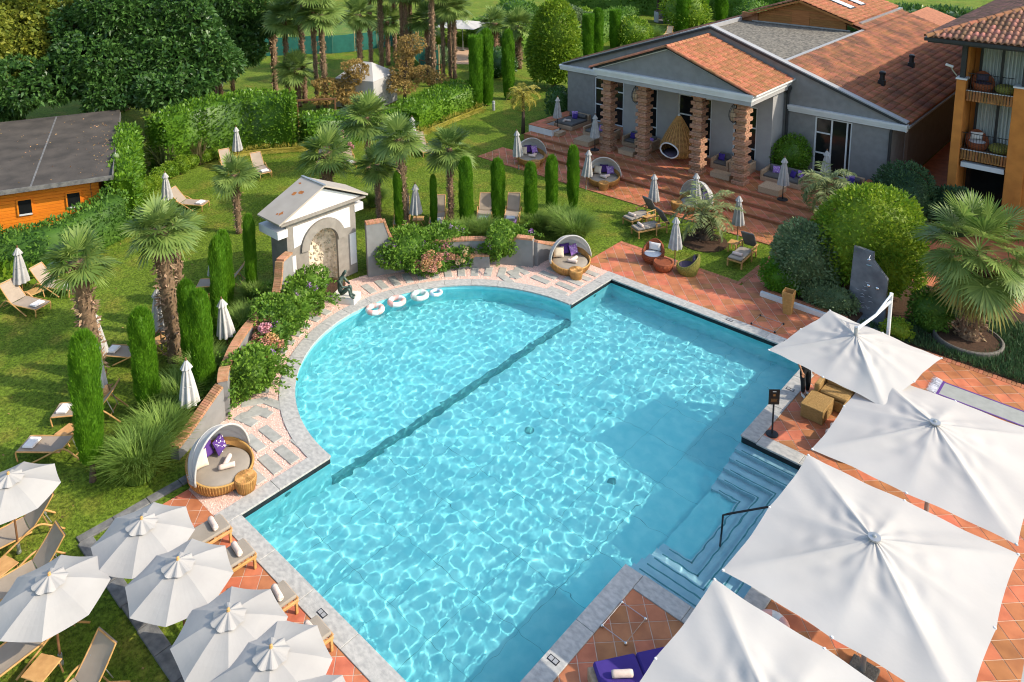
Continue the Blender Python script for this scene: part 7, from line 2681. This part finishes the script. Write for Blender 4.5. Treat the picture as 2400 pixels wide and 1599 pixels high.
# the person standing under the cantilever parasol (head and chest hidden by it in the picture)
pc = (8.50, 13.74)
per = thing('person', 'person in dark top, dark trousers and white trainers standing at the pool corner', 'person', (pc[0], pc[1], 0), R(-35))
J = dict(pel=(0, 0, .93, (.12, .165)), wa=(0, 0, 1.08, (.10, .13)), ch=(0, 0, 1.28, (.12, .165)), sh=(0, 0, 1.43, (.08, .11)), nk=(.01, 0, 1.51, .05), hd=(.02, 0, 1.60, (.085, .075)), hd2=(.03, 0, 1.70, (.085, .075)),
         hl=(0, .09, .88, .095), kl=(.03, .12, .49, .065), al=(-.02, .13, .09, .045), hr=(0, -.09, .88, .095), kr=(.04, -.07, .49, .065), ar=(.05, -.06, .09, .045),
         sl=(0, .19, 1.40, .06), el=(-.03, .25, 1.13, .043), wl=(.08, .22, .90, .03), pml=(.12, .21, .84, (.02, .035)), sr=(0, -.19, 1.40, .06), er=(-.02, -.24, 1.13, .043), wr=(.11, -.19, .90, .03), pmr=(.15, -.18, .84, (.02, .035)))
E = [('pel', 'wa'), ('wa', 'ch'), ('ch', 'sh'), ('sh', 'nk'), ('nk', 'hd'), ('hd', 'hd2'), ('pel', 'hl'), ('hl', 'kl'), ('kl', 'al'), ('pel', 'hr'), ('hr', 'kr'), ('kr', 'ar'), ('sh', 'sl'), ('sl', 'el'), ('el', 'wl'), ('wl', 'pml'), ('sh', 'sr'), ('sr', 'er'), ('er', 'wr'), ('wr', 'pmr')]
for s, pm_ in (('l', J['pml']), ('r', J['pmr'])):
    j2, e2 = fingers(s, pm_[:3], (.25, 0, -1), (1, 0, .1), (0, 1, 0) if s == 'l' else (0, -1, 0))
    J.update(j2)
    E += e2 + [('pm' + s, s + 'a%d' % k) for k in range(4)] + [('pm' + s, s + 'ta')]
skin_body('body', J, E, 'pel', 'skin', per)
cl = dict(pel=(0, 0, .93, (.135, .18)), hl=(0, .09, .86, .112), kl=(.03, .12, .49, .080), al=(-.02, .13, .12, .058), hr=(0, -.09, .86, .112), kr=(.04, -.07, .49, .080), ar=(.05, -.06, .12, .058), wa=(0, 0, 1.04, (.118, .15)))
skin_body('trousers', cl, [('pel', 'hl'), ('hl', 'kl'), ('kl', 'al'), ('pel', 'hr'), ('hr', 'kr'), ('kr', 'ar'), ('pel', 'wa')], 'pel', 'cloth_black', per)
tp = dict(pel=(0, 0, 1.0, (.13, .17)), wa=(0, 0, 1.1, (.118, .15)), ch=(0, 0, 1.28, (.135, .18)), sh=(0, 0, 1.42, (.095, .13)), nk=(.0, 0, 1.47, .065), sl=(0, .19, 1.40, .075), el=(-.02, .235, 1.24, .062), sr=(0, -.19, 1.40, .075), er=(-.01, -.225, 1.24, .062))
skin_body('shirt', tp, [('pel', 'wa'), ('wa', 'ch'), ('ch', 'sh'), ('sh', 'nk'), ('sh', 'sl'), ('sl', 'el'), ('sh', 'sr'), ('sr', 'er')], 'wa', 'cloth_black', per)
for s, (x, y) in ((1, (-.02, .13)), (-1, (.05, -.06))):
    sh = dict(h=(x - .05, y, .045, (.042, .045)), m=(x + .06, y + .01 * s, .05, (.042, .048)), t=(x + .17, y + .02 * s, .035, (.03, .045)), u=(x, y, .11, .05))
    skin_body('shoe', sh, [('h', 'm'), ('m', 't'), ('h', 'u')], 'h', 'shoe', per)
MB().lathe([(.0, 1.80), (.05, 1.79), (.085, 1.74), (.098, 1.66), (.09, 1.58), (.07, 1.54)], (.01, 0, 0), 16, caps=False).build('hair', 'hair', per, True)
for s in (-1, 1):
    MB().lathe([(.0, -.012), (.012, 0), (0, .012)], (.105, s * .03, 1.655), 8, caps=False).build('eye', 'hair', per)
MB().add([(.105, -.015, 1.62), (.105, .015, 1.62), (.13, 0, 1.615), (.108, 0, 1.66)], [(0, 2, 3), (2, 1, 3), (0, 1, 2)]).build('nose', 'skin', per)
MB().tube([(.102, -.025, 1.585), (.109, 0, 1.583), (.102, .025, 1.585)], .006, 5).build('mouth', 'wicker_red', per)

# a guest in white seated between the two big parasols
gp_ = thing('person', 'guest in a white shirt seated in the gap between two square parasols', 'person', (13.25, 8.55, 0), R(200))
J = dict(pel=(0, 0, .5, (.12, .165)), wa=(-.03, 0, .68, (.10, .13)), ch=(-.03, 0, .88, (.12, .165)), sh=(-.02, 0, 1.03, (.08, .11)), nk=(.0, 0, 1.11, .05), hd=(.03, 0, 1.20, (.085, .075)), hd2=(.04, 0, 1.30, (.085, .075)),
         hl=(.05, .1, .5, .09), kl=(.46, .13, .50, .062), al=(.46, .13, .08, .042), hr=(.05, -.1, .5, .09), kr=(.46, -.13, .50, .062), ar=(.5, -.13, .08, .042), fl=(.6, .14, .035, .036), fr=(.64, -.13, .035, .036),
         sl=(-.02, .19, 1.0, .058), el=(.03, .24, .75, .042), wl=(.24, .17, .62, .03), pml=(.31, .15, .60, (.025, .035)), sr=(-.02, -.19, 1.0, .058), er=(.03, -.24, .75, .042), wr=(.24, -.17, .62, .03), pmr=(.31, -.15, .60, (.025, .035)))
E = [('pel', 'wa'), ('wa', 'ch'), ('ch', 'sh'), ('sh', 'nk'), ('nk', 'hd'), ('hd', 'hd2'), ('pel', 'hl'), ('hl', 'kl'), ('kl', 'al'), ('al', 'fl'), ('pel', 'hr'), ('hr', 'kr'), ('kr', 'ar'), ('ar', 'fr'), ('sh', 'sl'), ('sl', 'el'), ('el', 'wl'), ('wl', 'pml'), ('sh', 'sr'), ('sr', 'er'), ('er', 'wr'), ('wr', 'pmr')]
for s, pm_ in (('l', J['pml']), ('r', J['pmr'])):
    j2, e2 = fingers(s, pm_[:3], (1, 0, -.1), (0, 0, -1), (0, 1, 0) if s == 'l' else (0, -1, 0))
    J.update(j2)
    E += e2 + [('pm' + s, s + 'a%d' % k) for k in range(4)] + [('pm' + s, s + 'ta')]
skin_body('body', J, E, 'pel', 'skin', gp_)
tp = dict(pel=(-.01, 0, .54, (.13, .175)), wa=(-.03, 0, .68, (.12, .15)), ch=(-.03, 0, .88, (.138, .185)), sh=(-.02, 0, 1.02, (.10, .135)), sl=(-.02, .19, 1.0, .078), el=(.02, .235, .80, .062), sr=(-.02, -.19, 1.0, .078), er=(.02, -.235, .80, .062))
skin_body('shirt', tp, [('pel', 'wa'), ('wa', 'ch'), ('ch', 'sh'), ('sh', 'sl'), ('sl', 'el'), ('sh', 'sr'), ('sr', 'er')], 'wa', 'shirt_white', gp_)
tr_ = dict(pel=(0, 0, .5, (.135, .18)), hl=(.06, .1, .5, .105), kl=(.46, .13, .50, .078), al=(.46, .13, .13, .055), hr=(.06, -.1, .5, .105), kr=(.46, -.13, .50, .078), ar=(.5, -.13, .13, .055))
skin_body('trousers', tr_, [('pel', 'hl'), ('hl', 'kl'), ('kl', 'al'), ('pel', 'hr'), ('hr', 'kr'), ('kr', 'ar')], 'pel', 'sling', gp_)
MB().lathe([(.0, 1.41), (.05, 1.40), (.088, 1.35), (.10, 1.27), (.092, 1.19), (.07, 1.15)], (.02, 0, 0), 16, caps=False).build('hair', 'hair', gp_, True)
for s in (-1, 1):
    MB().lathe([(.0, -.012), (.012, 0), (0, .012)], (.118, s * .03, 1.25), 8, caps=False).build('eye', 'hair', gp_)
MB().add([(.115, -.015, 1.22), (.115, .015, 1.22), (.142, 0, 1.215), (.118, 0, 1.26)], [(0, 2, 3), (2, 1, 3), (0, 1, 2)]).build('nose', 'skin', gp_)
ch = thing('dining_chair', 'brown woven chair under the seated guest', 'chair', (13.25, 8.55, 0), R(200))
MB().cbox((.1, 0, .36), (.5, .5, .06), .02).build('seat', 'wicker_olive', ch)
MB().cbox((-.19, 0, .6), (.05, .5, .5), .02).build('backrest', 'wicker_olive', ch)
for sx in (-.14, .32):
    for sy in (-.22, .22):
        MB().tube([(sx, sy, 0), (sx, sy, .34)], .02, 6).build('leg', 'metal_dark', ch)
tb = thing('dining_table', 'round table half hidden under the square parasol beside the guest', 'table', (12.35, 8.2, 0), 0)
MB().lathe([(.42, .70), (.45, .71), (.45, .73), (.42, .74)], (0, 0, 0), 32).build('table_top', 'wicker_olive', tb)
MB().tube([(0, 0, 0), (0, 0, .7)], .035, 8).build('stem', 'metal_dark', tb)
MB().lathe([(.26, 0), (.26, .02), (.05, .04)], (0, 0, 0), 24).build('foot', 'metal_dark', tb)

# ------------------------------------------------------------------ things on the pool deck
t = thing('sign_stand', 'black sign board on a round-footed post at the pool steps', 'sign', (8.53, 11.45), R(0))
MB().lathe([(.17, 0), (.17, .02), (.15, .035), (.03, .045)], (0, 0, 0), 28).build('base', 'metal_dark', t)
MB().tube([(0, 0, .03), (0, 0, .95)], .027, 8).build('post', 'metal_dark', t)
bd_ = Vector((.25, -.97, 0)).normalized()
rz_ = math.atan2(.97, .25) - PI / 2 + R(55)
q = MB().cbox((0, 0, 1.16), (.30, .025, .46), .006, rz=rz_).build('sign_board', 'sign_face', t)
fn = Vector((math.sin(rz_), -math.cos(rz_), 0))
fs_ = Vector((math.cos(rz_), math.sin(rz_), 0))
for (w, h_, x, z, m) in ((.10, .025, 0, 1.33, 'white_trim'), (.06, .06, 0, 1.22, 'sign_gold'), (.18, .012, 0, 1.10, 'sign_gold'), (.16, .010, 0, 1.06, 'sign_gold'), (.18, .010, 0, 1.02, 'sign_gold')):
    c = fn * .0145 + fs_ * x + Vector((0, 0, z))
    MB().box(tuple(c), (w, .002, h_), rz=rz_).build('print', m, q)

t = thing('wicker_bin', 'tall square tapered wicker bin on the deck by the raised planter', 'bin', (6.23, 17.97), .1)
V = []
for (s, z) in ((.13, 0), (.19, .85), (.165, .85), (.14, .55)):
    V += [(-s, -s, z), (s, -s, z), (s, s, z), (-s, s, z)]
F = [(3, 2, 1, 0), (12, 13, 14, 15)]
for j in range(3):
    for k in range(4):
        l = (k + 1) % 4
        F.append((j * 4 + k, j * 4 + l, j * 4 + 4 + l, j * 4 + 4 + k))
MB().add(V, F).build('bin_body', 'wicker_honey', t)
MB().tube([(-.178, -.178, .85), (.178, -.178, .85), (.178, .178, .85), (-.178, .178, .85)], .018, 6, True).build('rim', 'wicker_strand', t)
for k in range(22):
    z = .04 + .037 * k
    s = .13 + .06 * z / .85 + .004
    MB().tube([(-s, -s, z), (s, -s, z), (s, s, z), (-s, s, z)], .006, 4, True).build('weave_row', 'wicker_strand', t)

# raised planter edge: white kerb with a soldier course of bricks behind
t = thing('planter_edge', 'white rendered planter kerb topped by a brick course beside the bin', 'kerb', (0, 0, 0))
MB().bx(4.95, 8.1, 18.46, 18.62, -.05, .16).build('kerb', 'plaster_white', t)
for k in range(44):
    obj('brick', bme, 'brick', t, loc=(5.0 + .07 * k, 18.72, .14)).scale = (.55, .7, 2.2)
MB().bx(4.95, 8.3, 18.80, 20.4, -.05, .12).build('soil', 'soil', t)
for k in range(20):
    obj('brick', bme, 'brick', t, loc=(5.0, 18.85 + .07 * k, .10)).rotation_euler = (0, 0, PI / 2)

# slate shower wall
t = thing('shower_wall', 'dark slate shower slab with chrome shower head in the planting bed', 'shower', (0, 0, 0))
YS = 19.55
prof = [(7.76, -.05), (9.02, -.05), (9.02, 1.62), (8.52, 2.16), (8.5, 2.46), (7.84, 2.52)]
MB().yprism(prof, YS, YS + .14).build('slate_slab', 'slate_wall', t)
MB().bx(7.6, 9.4, YS - 1.0, YS - .001, -.05, .05).build('shower_floor', 'slate_wall', t)
rq = random.Random(4)
for k in range(14):
    x, z = rq.uniform(7.95, 8.9), rq.uniform(.2, 1.7)
    pts_ = [(x + .05 * q_ + rq.uniform(-.01, .01), YS - .004, z + rq.uniform(-.03, .03)) for q_ in range(4)]
    MB().tube(pts_, [.003, .010, .008, .002], 4).build('quartz_vein', 'quartz', t)
MB().tube([(8.45, YS, 2.35), (8.45, YS - .18, 2.42), (8.45, YS - .3, 2.36)], .014, 6).build('shower_arm', 'chrome', t)
MB().lathe([(.02, 0), (.075, -.03), (.075, -.045)], (8.45, YS - .3, 2.36), 16).build('shower_head', 'chrome', t)
MB().tube([(8.30, YS - .03, 1.98), (8.50, YS - .03, 1.98)], .014, 6).build('mixer_bar', 'chrome', t)
for (x, z) in ((8.42, 1.2), (8.72, 1.2)):
    MB().lathe([(.065, 0), (.06, .03), (.03, .05), (0, .055)], (0, 0, 0), 16).build('knob', 'chrome', t).matrix_local = Matrix.Translation((x, YS, z)) @ Matrix.Rotation(PI / 2, 4, 'X')

# square steel frames lying on the tiles
for i, (x0, x1, y0, y1) in enumerate(((8.40, 8.98, 3.5, 4.23), (5.58, 6.43, 16.42, 17.13))):
    t = thing('floor_frame', ['thin square steel frame on the tiles by the purple sunbed', 'thin square steel frame on the tiles by the wicker bin'][i], 'frame', (0, 0, 0), 0, 'steel parasol frames on the deck')
    MB().tube([(x0, y0, .035), (x1, y0, .035), (x1, y1, .035), (x0, y1, .035)], .010, 6, True).build('rail', 'chrome' if i == 0 else 'metal_grey', t)
    for (x, y) in ((x0, y0), (x1, y0), (x1, y1), (x0, y1)):
        MB().lathe([(.035, 0), (.035, .03), (.02, .06), (0, .065)], (x, y, 0), 14).build('foot', 'chrome' if i == 0 else 'metal_dark', t, True)

# handrail of the pool steps
t = thing('handrail', 'dark handrail running down into the water at the pool steps', 'handrail', (0, 0, 0))
MB().tube([(10.5, 8.55, .02), (10.5, 8.55, .85), (10.42, 8.45, .9), (9.15, 7.55, .42), (9.05, 7.5, .36), (9.0, 7.5, -.98)], .024, 8).build('rail', 'metal_dark', t, True)

# purple sunbed with towel
d_ = Vector((.585, .81, 0))
o_ = Vector((8.95, 2.56, 0)) + Vector((.81, -.585, 0)) * .42
t = thing('purple_sunbed', 'deep purple cushioned wicker sunbed by the pool edge', 'sunbed', (o_.x, o_.y, 0), math.atan2(.81, .585))
MB().cbox((.75, 0, .15), (1.9, .86, .28), .015).build('base', 'wicker_pale', t)
MB().cbox((.33, 0, .36), (.86, .84, .13), .04).build('cushion', 'purple_mat', t)
MB().cbox((1.2, 0, .36), (.86, .84, .13), .04).build('cushion', 'purple_mat', t)
p = o_ + d_ * .35
proto('tr', 'rolled towel on the purple sunbed', 'towel', (p.x, p.y, .425), math.atan2(.81, .585) + R(80), 'rolled towels', 'rolled_towel', rolled_towel)

# sofa and ottoman under the cantilever parasol
seat_block('wicker_sofa', 'brown wicker sofa under the cantilever parasol', 'sofa', 8.85, 10.75, 13.6, 14.45, 'brown wicker lounge set', zs=.3, z0=0.0, m='wicker_olive', cush='wicker_olive')
t = thing('wicker_ottoman', 'square brown wicker ottoman in front of the standing person', 'ottoman', (9.13, 13.13, 0), 0, 'brown wicker lounge set')
MB().cbox((0, 0, .21), (.64, .83, .40), .015).build('body', 'wicker_olive', t)
MB().cbox((0, 0, .42), (.66, .85, .03), .012).build('lid', 'wicker_olive', t)
for k in range(14):
    MB().box((-.3 + .046 * k, 0, .437), (.012, .82, .006)).build('weave_row', 'wicker_olive', t)
t = seat_block('wicker_sofa', 'brown wicker sofa part hidden under the parasol with a draped towel', 'sofa', 9.85, 10.6, 11.7, 13.3, 'brown wicker lounge set', backs=(), zs=.3, z0=0.0, m='wicker_olive', cush='wicker_olive')
t = thing('draped_towel', 'striped pinkish towel draped over the half-hidden wicker sofa', 'towel', (9.86, 12.1, 0), 0)
V, F = [], []
for i in range(13):
    for j in range(7):
        u, v = i / 12, j / 6
        x = .35 * (1 - 2 * v) if v < .5 else -.012 - .03 * math.sin(9 * u)
        z = .53 + .012 * math.sin(11 * u) if v < .5 else .53 - .9 * (v - .5)
        V.append((x, -.28 + .5 * u, z))
for i in range(12):
    for j in range(6):
        F.append((i * 7 + j, (i + 1) * 7 + j, (i + 1) * 7 + j + 1, i * 7 + j + 1))
MB().add(V, F).build('cloth', 'towel_pink', t, True)

# fringed rug
t = thing('rug', 'grey rug with purple border and white fringe behind the parasol', 'rug', (0, 0, 0))
MB().bx(11.5, 16.6, 16.42, 17.22, .002, .014).build('pile', 'carpet_grey', t)
for (x0, x1, y0, y1) in ((11.45, 11.52, 16.40, 17.24), (11.52, 16.6, 17.17, 17.22), (11.52, 16.6, 16.42, 16.47)):
    MB().bx(x0, x1, y0, y1, .0145, .019).build('border', 'carpet_purple', t)
rq = np.random.default_rng(3)
n = 420
P = np.stack([np.full(n, 11.47), rq.uniform(16.40, 17.24, n), np.full(n, .012)], 1)
V, F = leaves(P, np.tile([-1.0, 0, .12], (n, 1)), .26, .07, .05, .35, rq)
V[:, 2] = np.clip(V[:, 2], .003, .05)
tag(obj('fringe', npmesh('fringe', V, F), 'carpet_fringe', t), kind='stuff')


# swim rings: striped segments
def swim_ring(label, loc, z, Rr, r, m1, m2, rz=0, segs=8):
    t = thing('swim_ring', label, 'swim ring', (loc[0], loc[1], z), rz, 'inflatable swim rings')
    for s in range(segs):
        V, F = [], []
        for i in range(7):
            a = 2 * PI * (s + i / 6) / segs
            for k in range(14):
                b = 2 * PI * k / 14
                V.append(((Rr + r * math.cos(b)) * math.cos(a), (Rr + r * math.cos(b)) * math.sin(a), r * math.sin(b)))
        for i in range(6):
            for k in range(14):
                l = (k + 1) % 14
                F.append((i * 14 + k, (i + 1) * 14 + k, (i + 1) * 14 + l, i * 14 + l))
        MB().add(V, F).build('segment', m1 if s % 2 else m2, t, True)


swim_ring('pink and white swim ring floating furthest left', (-5.27, 8.36), -.07, .26, .10, 'ring_pink', 'ring_white', .3, 10)
swim_ring('pink and white swim ring second from left', (-5.12, 9.26), -.07, .26, .10, 'ring_pink', 'ring_white', 1.0, 6)
swim_ring('mint and white swim ring third from left', (-4.80, 10.13), -.07, .26, .10, 'ring_mint', 'ring_white', .2, 10)
swim_ring('small pale blue swim ring floating furthest right', (-4.50, 10.69), -.08, .19, .07, 'ring_blue', 'ring_white', .5, 8)
swim_ring('pink and white swim ring lying on the deck between parasols', (11.05, 5.75), .11, .26, .10, 'ring_pink', 'ring_white', 1.2, 8)

# ------------------------------------------------------------------ beyond the hedges
t = thing('party_tent', 'white peaked garden tent behind the rust-leaved trees', 'tent', (-28.4, 25.9), R(20))
MB().add([(-1.6, -1.6, 2.1), (1.6, -1.6, 2.1), (1.6, 1.6, 2.1), (-1.6, 1.6, 2.1), (-.5, 0, 3.1), (.5, 0, 3.1)], [(0, 1, 5, 4), (1, 2, 5), (2, 3, 4, 5), (3, 0, 4)]).build('roof', 'cloth_white', t)
for k in range(4):
    a = PI / 2 * k
    V = [xf((-1.58 + 3.16 * i / 12, -1.58 + .05 * math.sin(i * 2.6), z), a) for z in (0, 2.12) for i in range(13)]
    MB().add(V, [(i, i + 1, 14 + i, 13 + i) for i in range(12)]).build('wall', 'cloth_white', t, True)
    MB().tube([xf((-1.55, -1.55, 0), a), xf((-1.55, -1.55, 2.1), a)], .03, 6).build('leg', 'metal_grey', t)

netm = bpy.data.materials.new('fine_net')
netm.use_nodes = True
tn = netm.node_tree
pb = tn.nodes['Principled BSDF']
pb.inputs['Base Color'].default_value = (.05, .22, .16, 1)
pb.inputs['Roughness'].default_value = .9
tp_ = tn.nodes.new('ShaderNodeBsdfTransparent')
mx_ = tn.nodes.new('ShaderNodeMixShader')
mx_.inputs[0].default_value = .22
tn.links.new(tp_.outputs[0], mx_.inputs[1])
tn.links.new(pb.outputs[0], mx_.inputs[2])
tn.links.new(mx_.outputs[0], tn.nodes['Material Output'].inputs['Surface'])
MT['fine_net'] = netm


def net_fence(label, pts, hh, low):
    t = thing('net_fence', label, 'fence', (0, 0, 0), 0, 'green netting fences')
    for i, p in enumerate(pts):
        MB().tube([(p[0], p[1], -.05), (p[0], p[1], hh)], .055, 6).build('post', 'post_wood', t)
    for i, (a, b) in enumerate(zip(pts[:-1], pts[1:])):
        n = 8
        V, F = [], []
        for k in range(n + 1):
            u = k / n
            sg = .06 * math.sin(PI * u)
            for z in (0, low * .35, low - sg):
                V.append((a[0] + (b[0] - a[0]) * u + .03, a[1] + (b[1] - a[1]) * u - .06, z))
        for k in range(n):
            for q in range(2):
                F.append((k * 3 + q, k * 3 + 3 + q, k * 3 + 4 + q, k * 3 + 1 + q))
        MB().add(V, F).build('windscreen', 'net_green', t)
        MB().add([(a[0], a[1], low - .1), (b[0], b[1], low - .1), (b[0], b[1], hh - .05), (a[0], a[1], hh - .05)], [(0, 1, 2, 3)]).build('net', 'fine_net', t)


fp = [(-54.76, 23.55), (-53.09, 25.19), (-51.75, 26.80), (-50.36, 28.45), (-49.45, 30.22), (-48.07, 31.88), (-46.88, 33.65), (-45.53, 35.03), (-44.72, 37.03), (-44.23, 39.35), (-43.72, 41.76)]
net_fence('long green netting fence across the far lawn with pale posts', fp, 2.9, 1.75)
net_fence('dark green netting fence running toward the flat-topped cypress', [(-44.00, 42.11), (-40.36, 40.11), (-36.11, 37.67), (-32.05, 35.34), (-28.99, 33.58)], 3.1, 2.6)
t = thing('metal_rail', 'rusty metal guard rail at the palms before the netting fence', 'rail', (0, 0, 0))
a, b = (-31.52, 33.76), (-28.63, 33.52)
for z in (.5, 1.0, 1.5):
    MB().tube([(a[0], a[1], z), (b[0], b[1], z)], .04, 6).build('rail', 'dark_wood', t)
for f in (0, .5, 1):
    MB().tube([(a[0] + (b[0] - a[0]) * f, a[1] + (b[1] - a[1]) * f, 0), (a[0] + (b[0] - a[0]) * f, a[1] + (b[1] - a[1]) * f, 1.6)], .045, 6).build('post', 'dark_wood', t)
t = thing('wooden_barrier', 'low wooden barrier at the foot of the far palms', 'barrier', (-26.0, 20.0), .9)
MB().cbox((0, 0, 1.9), (2.6, .07, .12), .01).build('rail', 'dark_wood', t)
for s in (-1, 1):
    MB().cbox((s * 1.2, 0, .95), (.1, .1, 1.9), .01).build('post', 'dark_wood', t)
c = (-36.93, 44.03)
t = square_parasol('far white square parasol behind the palms near the fence', c, R(20), 2.2, 2.2, 3.0, 2.5, 9)
sp_ = tag(MB().prism([(-33.34, 39.06), (-32.11, 40.08), (-37.35, 45.32), (-39.22, 44.91)], -.06, -.02).build('sand_path', 'sand'), kind='structure')
c = (-30.42, 70.80)
t = thing('woven_pod', 'round grey woven garden pod on the far lawn', 'daybed', (c[0], c[1], 0), R(-50))
V, F = [], []
for j in range(9):
    th = PI * .75 * j / 8
    for k in range(25):
        ph = -2.3 + 4.6 * k / 24
        V.append((1.5 * math.cos(ph + PI) * (1 if j < 5 else math.cos((j - 4) / 5)), 1.5 * math.sin(ph + PI), .15 * j + .1))
for j in range(8):
    for k in range(24):
        F.append((j * 25 + k, j * 25 + k + 1, (j + 1) * 25 + k + 1, (j + 1) * 25 + k))
MB().add(V, F).build('shell', 'grey_trim', t, True)
MB().lathe([(1.35, 0), (1.4, .35), (0, .38)], (0, 0, 0), 30, caps=False).build('mattress', 'charcoal', t)
lounger('a', 'far bent-wood lounger seen above the portico roof', (-25.19, 61.97), (-25.76, 63.78))
t = thing('path_light', 'small dark bollard light at the end of the glossy hedge', 'lamp', (-20.2, 30.6), 0)
MB().lathe([(.10, -.05), (.10, .55), (.11, .56), (.11, .62), (.08, .64)], (0, 0, 0), 14).build('post', 'grey_trim', t)
MB().lathe([(.085, .45), (.102, .46), (.102, .53), (.085, .54)], (0, 0, 0), 14).build('lens', 'white_trim', t)
t = thing('roof_ball', 'pale ball stuck in the hedge at the shed roof edge', 'ball', (-21.35, 5.75, 2.86), 0)
MB().lathe([(.16 * math.sin(PI * k / 10), -.16 * math.cos(PI * k / 10)) for k in range(11)], (0, 0, 0), 16, caps=False).build('shell', 'leaf_sage', t, True)
MB().lathe([(.025, .15), (.02, .18)], (0, 0, 0), 8).build('valve', 'ring_white', t)

# dry leaves on the lawn
r_ = np.random.default_rng(12)
n = 700
P = np.stack([r_.uniform(-24, 3, n), r_.uniform(-6, 20, n), np.full(n, -.025)], 1)
q = np.hypot(P[:, 0], P[:, 1] - 8) > 8.8
P = P[q & ~((P[:, 0] > -2) & (P[:, 1] > -2) & (P[:, 1] < 18))]
V, F = leaves(P, np.tile([.6, .6, .25], (len(P), 1)) * r_.choice([-1, 1], (len(P), 1)) + [0, 0, .3], .075, .5, .1, .7, r_)
V[:, 2] = np.clip(V[:, 2], -.03, .03)
tag(obj('fallen_leaves', npmesh('fallen_leaves', V, F), 'dead_leaf'), label='scattered dry leaves lying on the left lawn', cat='leaves', kind='stuff')
# short mown blades give the near lawn its nap
n = 240000
X = r_.uniform(-24, 4.2, n)
Y = r_.uniform(-9, 24, n)
keep = (np.hypot(X, Y - 7.98) > 7.9) & ~((X > -2.35) & (Y > -3.1) & (Y < 18.9)) | ((X > -2.35) & (Y < -3.05)) | ((X > -1.6) & (X < 3.9) & (Y > 19) & (Y < 22.8)) | ((X > -2.0) & (X < 6) & (Y > -2.62) & (Y < -1.97))
P = np.stack([X, Y, np.full(n, -.035)], 1)[keep]
V, F = leaves(P, np.tile([0, 0, 1.0], (len(P), 1)), .075, .16, .2, .9, r_)
leafmat('leaf_lawn', (0.225, 0.315, 0.032), (0.080, 0.150, 0.012), .35, .8, .1)
tag(obj('lawn_grass', npmesh('lawn_grass', V, F), 'leaf_lawn'), label='short mown grass of the lawns around the pool', cat='grass', kind='stuff')
